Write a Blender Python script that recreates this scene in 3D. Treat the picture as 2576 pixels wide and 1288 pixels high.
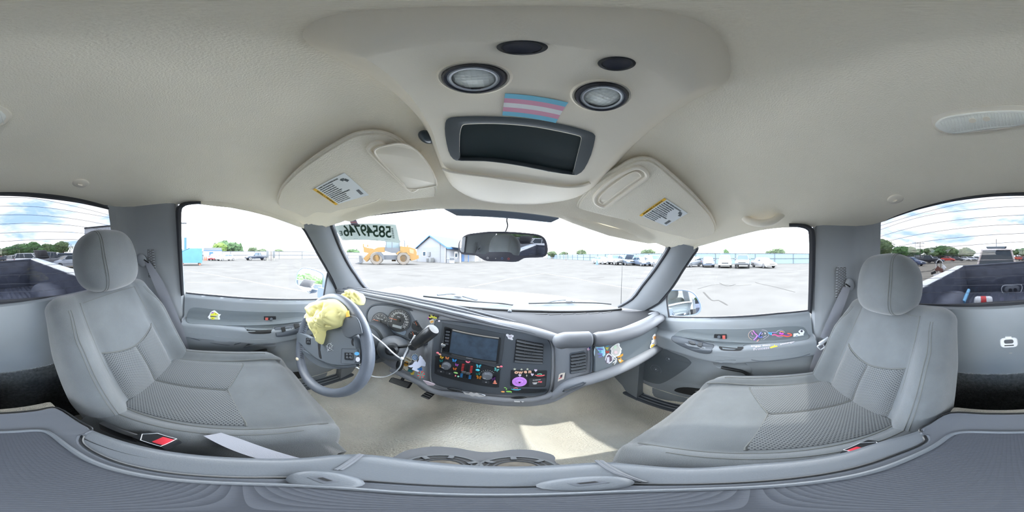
import bpy, bmesh, math, random
from mathutils import Vector, Matrix, noise
from mathutils.geometry import tessellate_polygon
random.seed(4)
PI = math.pi
for o in list(bpy.data.objects): bpy.data.objects.remove(o)
sc = bpy.context.scene
COL = sc.collection
IW, IH = 2576, 1288

# ------------------------------------------------------------------ camera
CAMH = 1.45                                   # camera height above the asphalt
ROLL = math.radians(0.6)
RCW = Matrix.Rotation(-ROLL, 3, 'Y')           # camera frame -> world
# truck frame (x right, y forward, z up; origin at the camera) from camera frame
MCT = Matrix(((0.99273977, 0.09442588, -0.07450847), (-0.09514592, 0.99544424, -0.00616627), (0.07358677, 0.01321068, 0.99720132)))
cam = bpy.data.cameras.new('camera'); cam_ob = bpy.data.objects.new('camera', cam); COL.objects.link(cam_ob)
cam.type = 'PANO'
try: cam.panorama_type = 'EQUIRECTANGULAR'
except Exception: pass
try: cam.cycles.panorama_type = 'EQUIRECTANGULAR'
except Exception: pass
cam.clip_start = 0.01; cam.clip_end = 2000
cam_ob.matrix_world = Matrix.Translation((0, 0, CAMH)) @ (RCW @ Matrix.Rotation(PI/2, 3, 'X')).to_4x4()
sc.camera = cam_ob
WT = Matrix.Translation((0, 0, CAMH)) @ (RCW @ MCT.inverted()).to_4x4()   # truck frame -> world

# ------------------------------------------------------------------ light
sc.view_settings.view_transform = 'Standard'; sc.view_settings.look = 'None'
sc.view_settings.gamma = 1; sc.view_settings.use_curve_mapping = False
sc.view_settings.exposure = EXPOSURE = 3.62
sc.cycles.max_bounces = 14; sc.cycles.diffuse_bounces = 8; sc.cycles.transparent_max_bounces = 16; sc.cycles.glossy_bounces = 4
sc.cycles.use_denoising = True
sc.cycles.sample_clamp_indirect = 6
sun = bpy.data.lights.new('sun', 'SUN'); sun_ob = bpy.data.objects.new('sun', sun); COL.objects.link(sun_ob)
sun.energy = .27; sun.angle = math.radians(1.2); sun.color = (1, .96, .88)
EL = math.radians(55)
sd = (WT.to_3x3() @ Vector((.92*math.cos(EL), -.38*math.cos(EL), math.sin(EL)))).normalized()   # towards the sun
sun_ob.rotation_euler = sd.to_track_quat('Z', 'Y').to_euler()
world = bpy.data.worlds.new('sky'); sc.world = world; world.use_nodes = True
nt = world.node_tree; N = nt.nodes; Lk = nt.links; N.clear()
tc = N.new('ShaderNodeTexCoord'); mp = N.new('ShaderNodeMapping'); mp.inputs['Scale'].default_value = (1.5, 1.5, 5.5)
n1 = N.new('ShaderNodeTexNoise'); n1.inputs['Scale'].default_value = 1.9; n1.inputs['Detail'].default_value = 7; n1.inputs['Roughness'].default_value = .58; n1.inputs['Distortion'].default_value = .4
cr = N.new('ShaderNodeValToRGB'); cr.color_ramp.elements[0].position = .38; cr.color_ramp.elements[1].position = .52
cr.color_ramp.elements[0].color = (.40, .58, .87, 1); cr.color_ramp.elements[1].color = (.94, .925, .90, 1)
bg = N.new('ShaderNodeBackground'); bg.inputs['Strength'].default_value = 1.3
wo = N.new('ShaderNodeOutputWorld')
Lk.new(tc.outputs['Generated'], mp.inputs[0]); Lk.new(mp.outputs[0], n1.inputs['Vector']); Lk.new(n1.outputs[0], cr.inputs[0])
Lk.new(cr.outputs[0], bg.inputs[0]); Lk.new(bg.outputs[0], wo.inputs[0])

# ------------------------------------------------------------------ pixels to points
def ray(u, v, ext=False):
    a = (u/IW-.5)*2*PI; e = (.5-v/IH)*PI
    q = Vector((math.cos(e)*math.sin(a), math.cos(e)*math.cos(a), math.sin(e)))
    return (RCW @ q) if ext else (MCT @ q)
def P(u, v, s=None, **k):
    """photo pixel -> point in the truck frame on the plane x=, y=, z=, on a plane (n, c) or on a surface f(p)=0"""
    q = ray(u, v)
    if k:
        ax, val = next(iter(k.items()))
        return q*(val/q['xyz'.index(ax)])
    if isinstance(s, tuple):
        n, c = Vector(s[0]), s[1]
        return q*(c/n.dot(q))
    t0, f0 = .08, s(q*.08)
    t = .08
    while t < 3:
        t1 = t+.01; f1 = s(q*t1)
        if f0*f1 <= 0:
            a, b = t, t1
            for _ in range(24):
                m = (a+b)/2; fm = s(q*m)
                if fm*f0 > 0: a = m
                else: b = m
            return q*((a+b)/2)
        t, f0 = t1, f1
    return q*.8
def ground(u, v):
    q = ray(u, v, True); return Vector((q.x, q.y, 0))*(CAMH/-q.z)
def az(u): return (u/IW-.5)*2*PI
def polar(u, dist, z=0):
    q = ray(u, 640, True); h = math.hypot(q.x, q.y); return Vector((q.x/h*dist, q.y/h*dist, z))
def interp(tab, x):
    if x <= tab[0][0]: return tab[0][1]
    for (a, va), (b, vb) in zip(tab, tab[1:]):
        if x <= b:
            t = (x-a)/(b-a)
            if isinstance(va, (int, float)): return va+(vb-va)*t
            return [p+(q-p)*t for p, q in zip(va, vb)]
    return tab[-1][1]
def sm(tab, x, w=.03):                          # smoothed table lookup
    return (interp(tab, x-w)+interp(tab, x-w/2)+interp(tab, x)+interp(tab, x+w/2)+interp(tab, x+w))/5

# ------------------------------------------------------------------ materials
MATS = {}
def lin(c): return tuple(((x/255)/12.92 if x/255 <= .04045 else ((x/255+.055)/1.055)**2.4) for x in c)
def mat(name, rgb, rough=.6, metal=0, bump=0, scale=300, vary=0, vscale=8, spec=.5, kind='noise', dist=.002, rgb2=None, emit=None, alpha=1, sheen=0, coat=0):
    """rgb in sRGB 0-255"""
    if name in MATS: return MATS[name]
    m = bpy.data.materials.new(name); m.use_nodes = True; MATS[name] = m
    nt = m.node_tree; b = nt.nodes['Principled BSDF']
    c = lin(rgb)+(1,)
    b.inputs['Base Color'].default_value = c; b.inputs['Roughness'].default_value = rough; b.inputs['Metallic'].default_value = metal
    b.inputs['Specular IOR Level'].default_value = spec
    if sheen: b.inputs['Sheen Weight'].default_value = sheen; b.inputs['Sheen Roughness'].default_value = .5
    if coat: b.inputs['Coat Weight'].default_value = coat
    if alpha < 1: b.inputs['Alpha'].default_value = alpha
    t = nt.nodes.new('ShaderNodeTexCoord')
    if vary or rgb2:
        n = nt.nodes.new('ShaderNodeTexNoise'); n.inputs['Scale'].default_value = vscale; n.inputs['Detail'].default_value = 5
        nt.links.new(t.outputs['Object'], n.inputs['Vector'])
        r = nt.nodes.new('ShaderNodeValToRGB'); r.color_ramp.elements[0].position = .3; r.color_ramp.elements[1].position = .7
        lo = lin(rgb2) if rgb2 else tuple(x*(1-vary) for x in c[:3]); hi = c[:3] if rgb2 else tuple(min(1, x*(1+vary)) for x in c[:3])
        r.color_ramp.elements[0].color = lo+(1,); r.color_ramp.elements[1].color = hi+(1,)
        nt.links.new(n.outputs[0], r.inputs[0]); nt.links.new(r.outputs[0], b.inputs['Base Color'])
    if bump:
        if kind == 'voronoi': n = nt.nodes.new('ShaderNodeTexVoronoi')
        else:
            n = nt.nodes.new('ShaderNodeTexNoise'); n.inputs['Detail'].default_value = 3
        n.inputs['Scale'].default_value = scale
        nt.links.new(t.outputs['Object'], n.inputs['Vector'])
        bp = nt.nodes.new('ShaderNodeBump'); bp.inputs['Strength'].default_value = bump; bp.inputs['Distance'].default_value = dist
        nt.links.new(n.outputs[0], bp.inputs['Height']); nt.links.new(bp.outputs[0], b.inputs['Normal'])
    if emit: b.inputs['Emission Color'].default_value = lin(rgb)+(1,); b.inputs['Emission Strength'].default_value = emit
    return m
def glass_mat(name, tint, refl=.05, rough=0):
    if name in MATS: return MATS[name]
    m = bpy.data.materials.new(name); m.use_nodes = True; MATS[name] = m
    nt = m.node_tree; nt.nodes.clear()
    tr = nt.nodes.new('ShaderNodeBsdfTransparent'); tr.inputs[0].default_value = tuple(tint)+(1,)
    gl = nt.nodes.new('ShaderNodeBsdfGlossy'); gl.inputs['Roughness'].default_value = rough
    mx = nt.nodes.new('ShaderNodeMixShader'); mx.inputs[0].default_value = refl
    o = nt.nodes.new('ShaderNodeOutputMaterial')
    nt.links.new(tr.outputs[0], mx.inputs[1]); nt.links.new(gl.outputs[0], mx.inputs[2]); nt.links.new(mx.outputs[0], o.inputs[0])
    return m

# ------------------------------------------------------------------ geometry kit
class G:
    def __init__(s): s.v = []; s.f = []; s.m = []
    def add(s, vs, fs, mi=0):
        o = len(s.v); s.v += [Vector(p) for p in vs]; s.f += [[i+o for i in f] for f in fs]; s.m += [mi]*len(fs); return s
    def box(s, c, size, R=None, bev=0, mi=0):
        bm = bmesh.new(); bmesh.ops.create_cube(bm, size=1)
        for v in bm.verts: v.co = Vector((v.co.x*size[0], v.co.y*size[1], v.co.z*size[2]))
        if bev: bmesh.ops.bevel(bm, geom=bm.edges[:], offset=min(bev, min(size)*.45), segments=2, affect='EDGES', profile=.6)
        vs = [(R @ v.co if R else v.co)+Vector(c) for v in bm.verts]
        for i, v in enumerate(bm.verts): v.index = i
        s.add(vs, [[v.index for v in f.verts] for f in bm.faces], mi); bm.free(); return s
    def loft(s, rings, closed=True, caps=True, loop=False, mi=0):
        n = len(rings[0]); o = len(s.v)
        for r in rings: s.v += [Vector(p) for p in r]
        k = len(rings)
        for i in range(k if loop else k-1):
            for j in range(n if closed else n-1):
                a = o+i*n+j; b = o+i*n+(j+1) % n; c = o+((i+1) % k)*n+(j+1) % n; d = o+((i+1) % k)*n+j
                s.f.append([a, b, c, d]); s.m.append(mi)
        if caps and closed and not loop:
            s.f.append([o+j for j in range(n)][::-1]); s.m.append(mi)
            s.f.append([o+(k-1)*n+j for j in range(n)]); s.m.append(mi)
        return s
    def tube(s, pts, r, n=10, loop=False, caps=True, mi=0, flat=None, up=None):
        pts = [Vector(p) for p in pts]; k = len(pts); rings = []
        rr = r if isinstance(r, (list, tuple)) else [r]*k
        prev = None
        for i, p in enumerate(pts):
            if loop: t = pts[(i+1) % k]-pts[i-1]
            else: t = pts[min(i+1, k-1)]-pts[max(i-1, 0)]
            t.normalize()
            if up is not None: a = Vector(up)
            elif prev is None: a = Vector((0, 0, 1)) if abs(t.z) < .9 else Vector((1, 0, 0))
            else: a = prev
            a = (a-t*a.dot(t)); a.normalize(); b = t.cross(a); prev = a
            fl = flat if flat else 1
            rings.append([p+(a*math.cos(2*PI*j/n)*fl+b*math.sin(2*PI*j/n))*rr[i] for j in range(n)])
        return s.loft(rings, True, caps, loop, mi)
    def prism(s, pts, vec, mi=0, inset=0):
        """closed outline (any points) extruded along vec"""
        pts = [Vector(p) for p in pts]; vec = Vector(vec); n = len(pts)
        tri = tessellate_polygon([pts]); o = len(s.v)
        s.v += pts; top = [p+vec for p in pts]
        if inset:
            c = sum(pts, Vector())/n
            s.v += [p+vec*.55 for p in pts]
            top = []
            for i, p in enumerate(pts):
                d = c-p; L = d.length; top.append(p+vec+d*min(.9, inset/max(L, 1e-6)))
            s.v += top
            for k in (0, 1):
                for j in range(n): s.f.append([o+k*n+j, o+k*n+(j+1) % n, o+(k+1)*n+(j+1) % n, o+(k+1)*n+j]); s.m.append(mi)
            b = 2*n
        else:
            s.v += top
            for j in range(n): s.f.append([o+j, o+(j+1) % n, o+n+(j+1) % n, o+n+j]); s.m.append(mi)
            b = n
        for t in tri: s.f.append([o+t[2], o+t[1], o+t[0]]); s.m.append(mi); s.f.append([o+b+t[0], o+b+t[1], o+b+t[2]]); s.m.append(mi)
        return s
    def ellipsoid(s, c, r, R=None, nu=16, nv=10, e=1.0, mi=0):
        def pw(x): return math.copysign(abs(x)**e, x)
        rings = []
        for i in range(nv+1):
            a = -PI/2+PI*i/nv; a = max(-PI/2+.02, min(PI/2-.02, a))
            ring = []
            for j in range(nu):
                t = 2*PI*j/nu
                p = Vector((r[0]*pw(math.cos(a))*pw(math.cos(t)), r[1]*pw(math.cos(a))*pw(math.sin(t)), r[2]*pw(math.sin(a))))
                ring.append((R @ p if R else p)+Vector(c))
            rings.append(ring)
        return s.loft(rings, mi=mi)
    def disc(s, c, nrm, r, h=.002, n=24, mi=0, r2=None, sx=1):
        nrm = Vector(nrm).normalized(); a, b = basis(nrm); r2 = r if r2 is None else r2
        A = [Vector(c)+(a*math.cos(2*PI*j/n)*r*sx+b*math.sin(2*PI*j/n)*r) for j in range(n)]
        B = [Vector(c)+nrm*h+(a*math.cos(2*PI*j/n)*r2*sx+b*math.sin(2*PI*j/n)*r2) for j in range(n)]
        return s.loft([A, B], mi=mi)
    def ring(s, c, nrm, r, w, n=32, k=8, mi=0):
        nrm = Vector(nrm).normalized(); a, b = basis(nrm)
        return s.tube([Vector(c)+(a*math.cos(2*PI*j/n)+b*math.sin(2*PI*j/n))*r for j in range(n)], w, k, loop=True, mi=mi)
    def lathe(s, c, nrm, prof, n=24, mi=0, caps=True):
        nrm = Vector(nrm).normalized(); a, b = basis(nrm)
        return s.loft([[Vector(c)+nrm*h+(a*math.cos(2*PI*j/n)+b*math.sin(2*PI*j/n))*r for j in range(n)] for r, h in prof], mi=mi, caps=caps)
    def grid(s, fn, nu, nv, mi=0, mfn=None):
        o = len(s.v)
        for i in range(nu+1):
            for j in range(nv+1): s.v.append(Vector(fn(i/nu, j/nv)))
        for i in range(nu):
            for j in range(nv):
                a = o+i*(nv+1)+j; s.f.append([a, a+nv+1, a+nv+2, a+1]); s.m.append(mfn((i+.5)/nu, (j+.5)/nv) if mfn else mi)
        return s
def basis(n):
    n = Vector(n).normalized(); up = Vector((0, 0, 1)) if abs(n.z) < .9 else Vector((0, 1, 0))
    b = (up-n*up.dot(n)).normalized(); a = b.cross(n); return a, b      # a right, b up, looking at a face whose normal n points to us
def frame(n, up=(0, 0, 1)):
    n = Vector(n).normalized(); b = Vector(up); b = (b-n*b.dot(n)).normalized(); a = b.cross(n)
    return Matrix((a, b, n)).transposed()
def smooth_loop(pts, k=4, closed=True):
    pts = [Vector(p) for p in pts]; n = len(pts); out = []
    for i in range(n if closed else n-1):
        if closed: p0, p1, p2, p3 = pts[i-1], pts[i], pts[(i+1) % n], pts[(i+2) % n]
        else: p0, p1, p2, p3 = pts[max(i-1, 0)], pts[i], pts[i+1], pts[min(i+2, n-1)]
        for j in range(k):
            t = j/k
            out.append(.5*((2*p1)+(p2-p0)*t+(2*p0-5*p1+4*p2-p3)*t*t+(3*p1-p0-3*p2+p3)*t**3))
    if not closed: out.append(pts[-1])
    return out
def round_loop(pts, r, k=4):
    """polygon with rounded corners of radius about r"""
    pts = [Vector(p) for p in pts]; n = len(pts); out = []
    for i in range(n):
        p = pts[i]; a = pts[i-1]-p; b = pts[(i+1) % n]-p
        ra = min(r, a.length*.45); rb = min(r, b.length*.45)
        A = p+a.normalized()*ra; B = p+b.normalized()*rb
        for j in range(k+1):
            t = j/k; out.append(A*(1-t)**2+p*2*t*(1-t)+B*t*t)
    return out
def normal_of(pts, toward=Vector((0, 0, 0))):
    c = sum(pts, Vector())/len(pts); n = Vector()
    for i in range(len(pts)): n += (pts[i]-c).cross(pts[(i+1) % len(pts)]-c)
    n.normalize()
    return n if n.dot(toward-c) > 0 else -n

# ------------------------------------------------------------------ objects
ROOTS = []                                     # (object, exterior?)
def thing(name, label, cat, loc=(0, 0, 0), group=None, ext=False, rz=0):
    o = bpy.data.objects.new(name, None); COL.objects.link(o); o.location = loc; o.rotation_euler.z = rz
    o.empty_display_size = .05
    o['label'] = label; o['category'] = cat
    if group: o['group'] = group
    o['_loc'] = list(loc); ROOTS.append((o, ext)); return o
def struct_root(name, loc=(0, 0, 0), ext=False, label=None):
    o = bpy.data.objects.new(name, None); COL.objects.link(o); o.location = loc
    o['kind'] = 'structure'; o['_loc'] = list(loc); ROOTS.append((o, ext))
    if label: o['label'] = label; o['category'] = 'interior'
    return o
def base_loc(o):
    while o.parent: o = o.parent
    return Vector(o.get('_loc', (0, 0, 0)))
def mk(name, g, mats, parent=None, smooth=True, angle=40, label=None, local=False, kind=None):
    me = bpy.data.meshes.new(name)
    off = base_loc(parent) if parent is not None and not local else Vector((0, 0, 0))
    me.from_pydata([tuple(p-off) for p in g.v], [], g.f)
    for m in (mats if isinstance(mats, (list, tuple)) else [mats]): me.materials.append(m)
    if any(g.m): me.polygons.foreach_set('material_index', g.m)
    me.validate()
    bm = bmesh.new(); bm.from_mesh(me); bmesh.ops.remove_doubles(bm, verts=bm.verts, dist=1e-6); bmesh.ops.recalc_face_normals(bm, faces=bm.faces); bm.to_mesh(me); bm.free()
    if smooth:
        me.polygons.foreach_set('use_smooth', [True]*len(me.polygons)); me.set_sharp_from_angle(angle=math.radians(angle))
    o = bpy.data.objects.new(name, me); COL.objects.link(o)
    if parent is not None: o.parent = parent
    if label: o['label'] = label
    if kind: o['kind'] = kind
    return o
def solo(name, label, cat, g, mats, group=None, ext=False, kind=None, **k):
    c = Vector((sum(p.x for p in g.v)/len(g.v), sum(p.y for p in g.v)/len(g.v), min(p.z for p in g.v)))
    for i, p in enumerate(g.v): g.v[i] = p-c
    o = mk(name, g, mats, None, **k); o.location = c; o['_loc'] = list(c)
    if kind == 'structure': o['kind'] = kind
    else:
        o['label'] = label; o['category'] = cat
        if kind: o['kind'] = kind
    if group: o['group'] = group
    ROOTS.append((o, ext)); return o
def text(s, size, org, R, m, parent, name='lettering', extrude=.0003, off=0, align='CENTER', mirror=False, sx=1, bold=0):
    cu = bpy.data.curves.new(name, 'FONT'); cu.body = s; cu.size = size; cu.align_x = align; cu.align_y = 'CENTER'; cu.extrude = extrude; cu.offset = bold
    cu.resolution_u = 3
    tmp = bpy.data.objects.new('tmp', cu); COL.objects.link(tmp); dg = bpy.context.evaluated_depsgraph_get()
    me = bpy.data.meshes.new_from_object(tmp.evaluated_get(dg)); bpy.data.objects.remove(tmp); bpy.data.curves.remove(cu)
    g = G(); X = R.to_4x4()
    vs = [Vector(org)+R @ Vector((v.co.x*sx, v.co.y, v.co.z)) for v in me.vertices]; g.add(vs, [list(p.vertices) for p in me.polygons]); bpy.data.meshes.remove(me)
    if parent is None: return g
    return mk(name, g, m, parent, smooth=False)
def px(pts, s=None, **k): return [P(u, v, s, **k) for u, v in pts]
def plate(pix, s, th=.003, lift=0, r=None, smooth=None, inset=0, mi=0, g=None, **k):
    """pixel outline laid on a surface and given thickness towards the camera"""
    pts = px(pix, s, **k)
    if smooth: pts = smooth_loop(pts, smooth)
    elif r: pts = round_loop(pts, r)
    n = normal_of(pts); g = g or G()
    return g.prism([p+n*lift for p in pts], n*th, mi, inset=inset)
def copy_tree(o, parent=None):
    c = o.copy(); COL.objects.link(c); c.parent = parent
    for ch in o.children: copy_tree(ch, c)
    return c
# ------------------------------------------------------------------ shared materials
HEADL = mat('headliner_fabric', (241, 233, 215), .95, bump=.5, scale=420, dist=.002, vary=.05, vscale=3)
HEADP = mat('beige_plastic', (236, 228, 212), .55, bump=.15, scale=700, dist=.001)
VISF = mat('visor_fabric', (230, 223, 207), .95, bump=.7, scale=330, dist=.0022)
DARK = mat('dark_grey_plastic', (129, 135, 141), .5, bump=.25, scale=900, dist=.0008, vary=.06, vscale=5)
PILL = mat('pillar_plastic', (144, 148, 152), .55, bump=.2, scale=900, dist=.0008)
DASHT = mat('dash_top_darkened', (43, 44, 47), .85, spec=.2, bump=.25, scale=800, dist=.0008, vary=.06, vscale=6)  # dashboard vinyl darkened on top to offset the strong windshield light
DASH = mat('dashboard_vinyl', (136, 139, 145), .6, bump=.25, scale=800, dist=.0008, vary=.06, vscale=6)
BEZ = mat('bezel_charcoal', (78, 84, 92), .5, bump=.15, scale=900, dist=.0006)
BLACK = mat('black_plastic', (34, 36, 39), .35)
BLACKM = mat('matte_black', (26, 27, 29), .8)
RUB = mat('rubber_seal', (48, 50, 56), .6)
GREYM = mat('grey_metal', (150, 153, 158), .35, metal=.8)
SILV = mat('light_grey_plastic', (196, 200, 206), .45)
WHITE = mat('white_plastic', (235, 236, 238), .5)
CARP = mat('grey_carpet', (234, 230, 218), 1, bump=1.0, scale=160, dist=.006, rgb2=(212, 208, 196), vscale=6)
CARPD = mat('dark_carpet', (86, 91, 95), 1, bump=.9, scale=200, dist=.005, rgb2=(60, 65, 68), vscale=90)
SEATF = mat('seat_cloth', (87, 91, 94), 1, bump=.6, scale=620, dist=.0014, vary=.13, vscale=11, sheen=.35)
CHROME = mat('chrome', (225, 228, 232), .12, metal=1)
MIRR = mat('mirror_silver', (240, 243, 245), .02, metal=1)
RED = mat('red_plastic', (205, 52, 66), .4)
GLASSC = glass_mat('clear_glass', (.95, .97, .96), .012)
GLASSR = glass_mat('darkened_rear_glass', (.29, .295, .305), .02)  # rear glass tinted dark to hold down the brightness of the view behind

# ------------------------------------------------------------------ headliner
ZC = [(-.62, .222), (-.57, .228), (-.4, .28), (-.2, .305), (0, .306), (.2, .285), (.35, .242), (.45, .2), (.52, .166), (.6, .12)]
ZS = [(-.62, .19), (-.57, .195), (-.25, .178), (-.07, .166), (.05, .138), (.15, .113), (.26, .084), (.4, .075), (.5, .06)]
def roof(x, y):
    s = min(1.15, abs(x)/.66); c, e = sm(ZC, y, .06), sm(ZS, y, .06)
    return c-(c-e)*s**2.6
ROOF = lambda p: p.z-roof(p.x, p.y)
def ROOFO(d): return lambda p: p.z-(roof(p.x, p.y)-d)
def yfront(s):                               # windshield header in plan
    return .520-.145*abs(s)**2.6
def yback(s): return -.578+.05*max(0, abs(s)-.8)/.2
g = G()
def cfn(u, v):
    s = u*2-1; y = yback(s)+(yfront(s)-yback(s))*v; x = s*.662
    z = roof(x, y)
    if v > .97 and abs(s) < .84: z -= .012
    if abs(s) > .9: y = min(y, yfront(s)-.03*(abs(s)-.9)/.1)
    return (x, y, z)
g.grid(cfn, 60, 56)
# droop of the loose headliner cloth above the windshield on the passenger side
drp = [(1398, 541, 545), (1440, 551, 562), (1480, 561, 576), (1530, 576, 593), (1580, 588, 604), (1630, 598, 613), (1665, 606, 611), (1690, 610, 612)]
WSN = Vector((0, .62, .78))                    # rough windshield normal
def wspl(x): return (WSN, WSN.dot(Vector((0, yfront(min(1, abs(x)/.66))+.004, roof(x, yfront(min(1, abs(x)/.66)))-.01))))
rA, rB, rC = [], [], []
for u, a, b in drp:
    A = P(u, a, z=.17); x = A.x*.62
    A = P(u, a-7, y=.50-.13*(max(0, (u-1398)/292))**2); B = P(u, b, y=.525-.12*(max(0, (u-1398)/292))**2)
    rA.append(A); rB.append((A+B)/2-Vector((0, .012, 0))); rC.append(B)
g2 = G().loft([rA, rB, rC], closed=False); g.add(g2.v, g2.f)
# driver side cloth hanging below the door frame
rA, rB = [], []
for u, a, b in [(500, 505, 514), (540, 505, 519), (580, 508, 523), (630, 514, 533), (680, 525, 546), (720, 540, 560), (750, 556, 571), (765, 566, 575)]:
    rA.append(P(u, a, x=-.645)); rB.append(P(u, b, x=-.655))
g2 = G().loft([rA, rB], closed=False); g.add(g2.v, g2.f)
rA, rB = [], []
for u, a, b in [(2035, 566, 573), (1990, 564, 570), (1950, 563, 570), (1900, 567, 576), (1860, 572, 583), (1820, 583, 594), (1790, 594, 604), (1765, 606, 616), (1745, 620, 628)]:
    rA.append(P(u, a, x=.645)); rB.append(P(u, b, x=.655))
g2 = G().loft([rA, rB], closed=False); g.add(g2.v, g2.f)
ceil_ob = solo('ceiling', '', '', g, HEADL, kind='structure', angle=60)

# outer roof skin closing the cab above
g = G(); g.grid(lambda u, v: ((u*2-1)*.78, -.66+1.22*v, .36-.13*abs(u*2-1)**4-.16*max(0, v-.55)**1.5), 16, 16)
roofm = mat('white_car_paint', (238, 239, 240), .25, coat=.5)
solo('roof', '', '', g, roofm, kind='structure')

# ------------------------------------------------------------------ floor, firewall, sills
def floorz(x, y):
    hump = .12*math.exp(-(x/.15)**4)+.05*math.exp(-(x/.25)**2)
    z = -.90+hump
    if y > .55: z += (y-.55)**1.15*1.1
    if abs(x) > .62: z += .03*min(1, (abs(x)-.62)/.04)
    return z
FLOOR = lambda p: p.z-floorz(p.x, p.y)
g = G().grid(lambda u, v: ((u*2-1)*.76, -.60+1.50*v, floorz((u*2-1)*.76, -.60+1.50*v)), 60, 60)
floor_ob = solo('floor', '', '', g, CARP, kind='structure', angle=80)
g = G().box((0, .93, -.74), (1.6, .02, .70)); solo('wall_front', '', '', g, BLACKM, kind='structure')
for sgn, nm in ((-1, 'trim_5'), (1, 'trim_6')):  # ribbed door sill plates
    g = G().box((sgn*.70, .16, -.862), (.13, .86, .02), bev=.006)
    t = struct_root(nm, (sgn*.70, .16, -.87)); mk('sill_base', g, BEZ, t)
    for k in range(4):
        g = G().tube([(sgn*(.65+.022*k), -.1, -.851), (sgn*(.65+.022*k), .5, -.851)], .004, 6); mk('rib', g, DARK, t)
    g = G()                                       # kick panel in front of the door
    g.loft([[(sgn*.64, .50, z), (sgn*.66, .62, z), (sgn*.63, .88, z), (sgn*.78, .90, z), (sgn*.78, .52, z)] for z in (-.88, -.75, -.6, -.45)], caps=True)
    mk('kick_panel', g, DARK, t)

# ------------------------------------------------------------------ rear wall and rear window
YR = -.575
t = struct_root('wall_rear', (0, YR, -.88))
g = G()
wl, wr = -.70, .70
def rearprof(x):
    return None
rows = [(-.182, YR+.005), (-.188, YR+.020), (-.225, YR+.026), (-.33, YR+.024), (-.425, YR+.03), (-.43, YR+.022), (-.49, YR+.024)]
g.loft([[(wl+(wr-wl)*i/20, y, z-.018*abs(i/10-1)**2*0) for i in range(21)] for z, y in rows], closed=False)
mk('rear_panel', g, DARK, t)
g = G().loft([[(wl+(wr-wl)*i/20, y, z) for i in range(21)] for z, y in [(-.49, YR+.022), (-.5, YR+.03), (-.65, YR+.05), (-.8, YR+.06), (-.90, YR+.10)]], closed=False)
mk('carpet_panel', g, CARPD, t)
g = G().tube([P(u, v, y=YR+.026) for u, v in [(2390, 890), (2450, 893), (2520, 895), (2576, 894)]]+[P(u, v, y=YR+.026) for u, v in [(30, 889), (70, 883), (110, 876)]], .0015, 5)
mk('panel_seam', g, BLACKM, t)
# header strip above the window is ceiling; the sides meet the pillars
rwin = [(0, 489), (60, 491), (120, 497), (200, 508), (270, 524), (312, 537), (322, 560), (326, 600), (322, 660), (300, 712), (187, 741), (100, 751), (0, 758), (2506, 762), (2400, 768), (2306, 766), (2200, 764), (2168, 750), (2160, 700), (2160, 640), (2163, 600), (2168, 582), (2200, 563), (2300, 527), (2400, 503), (2500, 491)]
rp = [P(u, v, y=YR) for u, v in rwin]
g = G().tube(rp, .006, 8, loop=True); mk('window_seal', g, RUB, t)
# closing strips between seal and shell
g = G()
outer = [(-.05, .30), (-.15, .30), (-.25, .30), (-.45, .30), (-.60, .29), (-.78, .28), (-.80, .2), (-.80, .0), (-.80, -.1), (-.80, -.22), (-.45, -.24), (-.2, -.24), (-.05, -.24), (.1, -.24), (.3, -.24), (.45, -.24), (.8, -.24), (.8, -.2), (.8, -.1), (.8, .05), (.8, .18), (.8, .28), (.6, .29), (.4, .30), (.2, .30), (.06, .30)]
g.loft([rp, [Vector((a, YR-.012, b)) for a, b in outer]], closed=True, caps=False); mk('window_surround', g, RUB, t)
tw = struct_root('window_1', (0, YR-.006, -.2))
g = G().prism([p+Vector((0, -.004, 0)) for p in rp], (0, -.004, 0)); mk('pane', g, GLASSR, tw, smooth=False)
DEFM = mat('defroster_wire', (82, 84, 92), .6)
wires = [[(2168, 583), (2230, 563), (2330, 533), (2450, 507), (2576, 497), (80, 499), (200, 522), (310, 552)],
 [(2166, 597), (2300, 550), (2450, 527), (2576, 519), (100, 521), (220, 538), (315, 555)], [(2164, 611), (2300, 571), (2450, 549), (2576, 541), (100, 542), (220, 556), (318, 578)],
 [(2164, 624), (2300, 592), (2450, 571), (2576, 564), (100, 562), (220, 572), (318, 592)], [(2164, 640), (2300, 612), (2450, 594), (2576, 587), (100, 583), (210, 587), (320, 604)],
 [(2164, 655), (2300, 630), (2450, 616), (2576, 608), (100, 603), (210, 604), (320, 617)], [(2164, 668), (2300, 650), (2450, 638), (2576, 630), (100, 622), (210, 622), (320, 632)],
 [(2164, 682), (2300, 667), (2450, 658), (2576, 652), (100, 646), (210, 642), (320, 648)], [(2164, 700), (2300, 685), (2450, 678), (2576, 673), (100, 668), (210, 662), (320, 664)],
 [(2164, 720), (2300, 703), (2450, 698), (2576, 693), (100, 690), (210, 684), (320, 680)], [(2168, 738), (2300, 720), (2450, 718), (2576, 715), (100, 712), (200, 704), (320, 696)], [(2200, 752), (2300, 737), (2450, 737), (2576, 735), (100, 732), (187, 722), (300, 706)]]
for w in wires:
    g = G().tube(smooth_loop([P(u, v, y=YR-.003) for u, v in w], 5, False), .0007, 5); mk('defroster_wire', g, DEFM, tw)
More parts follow.
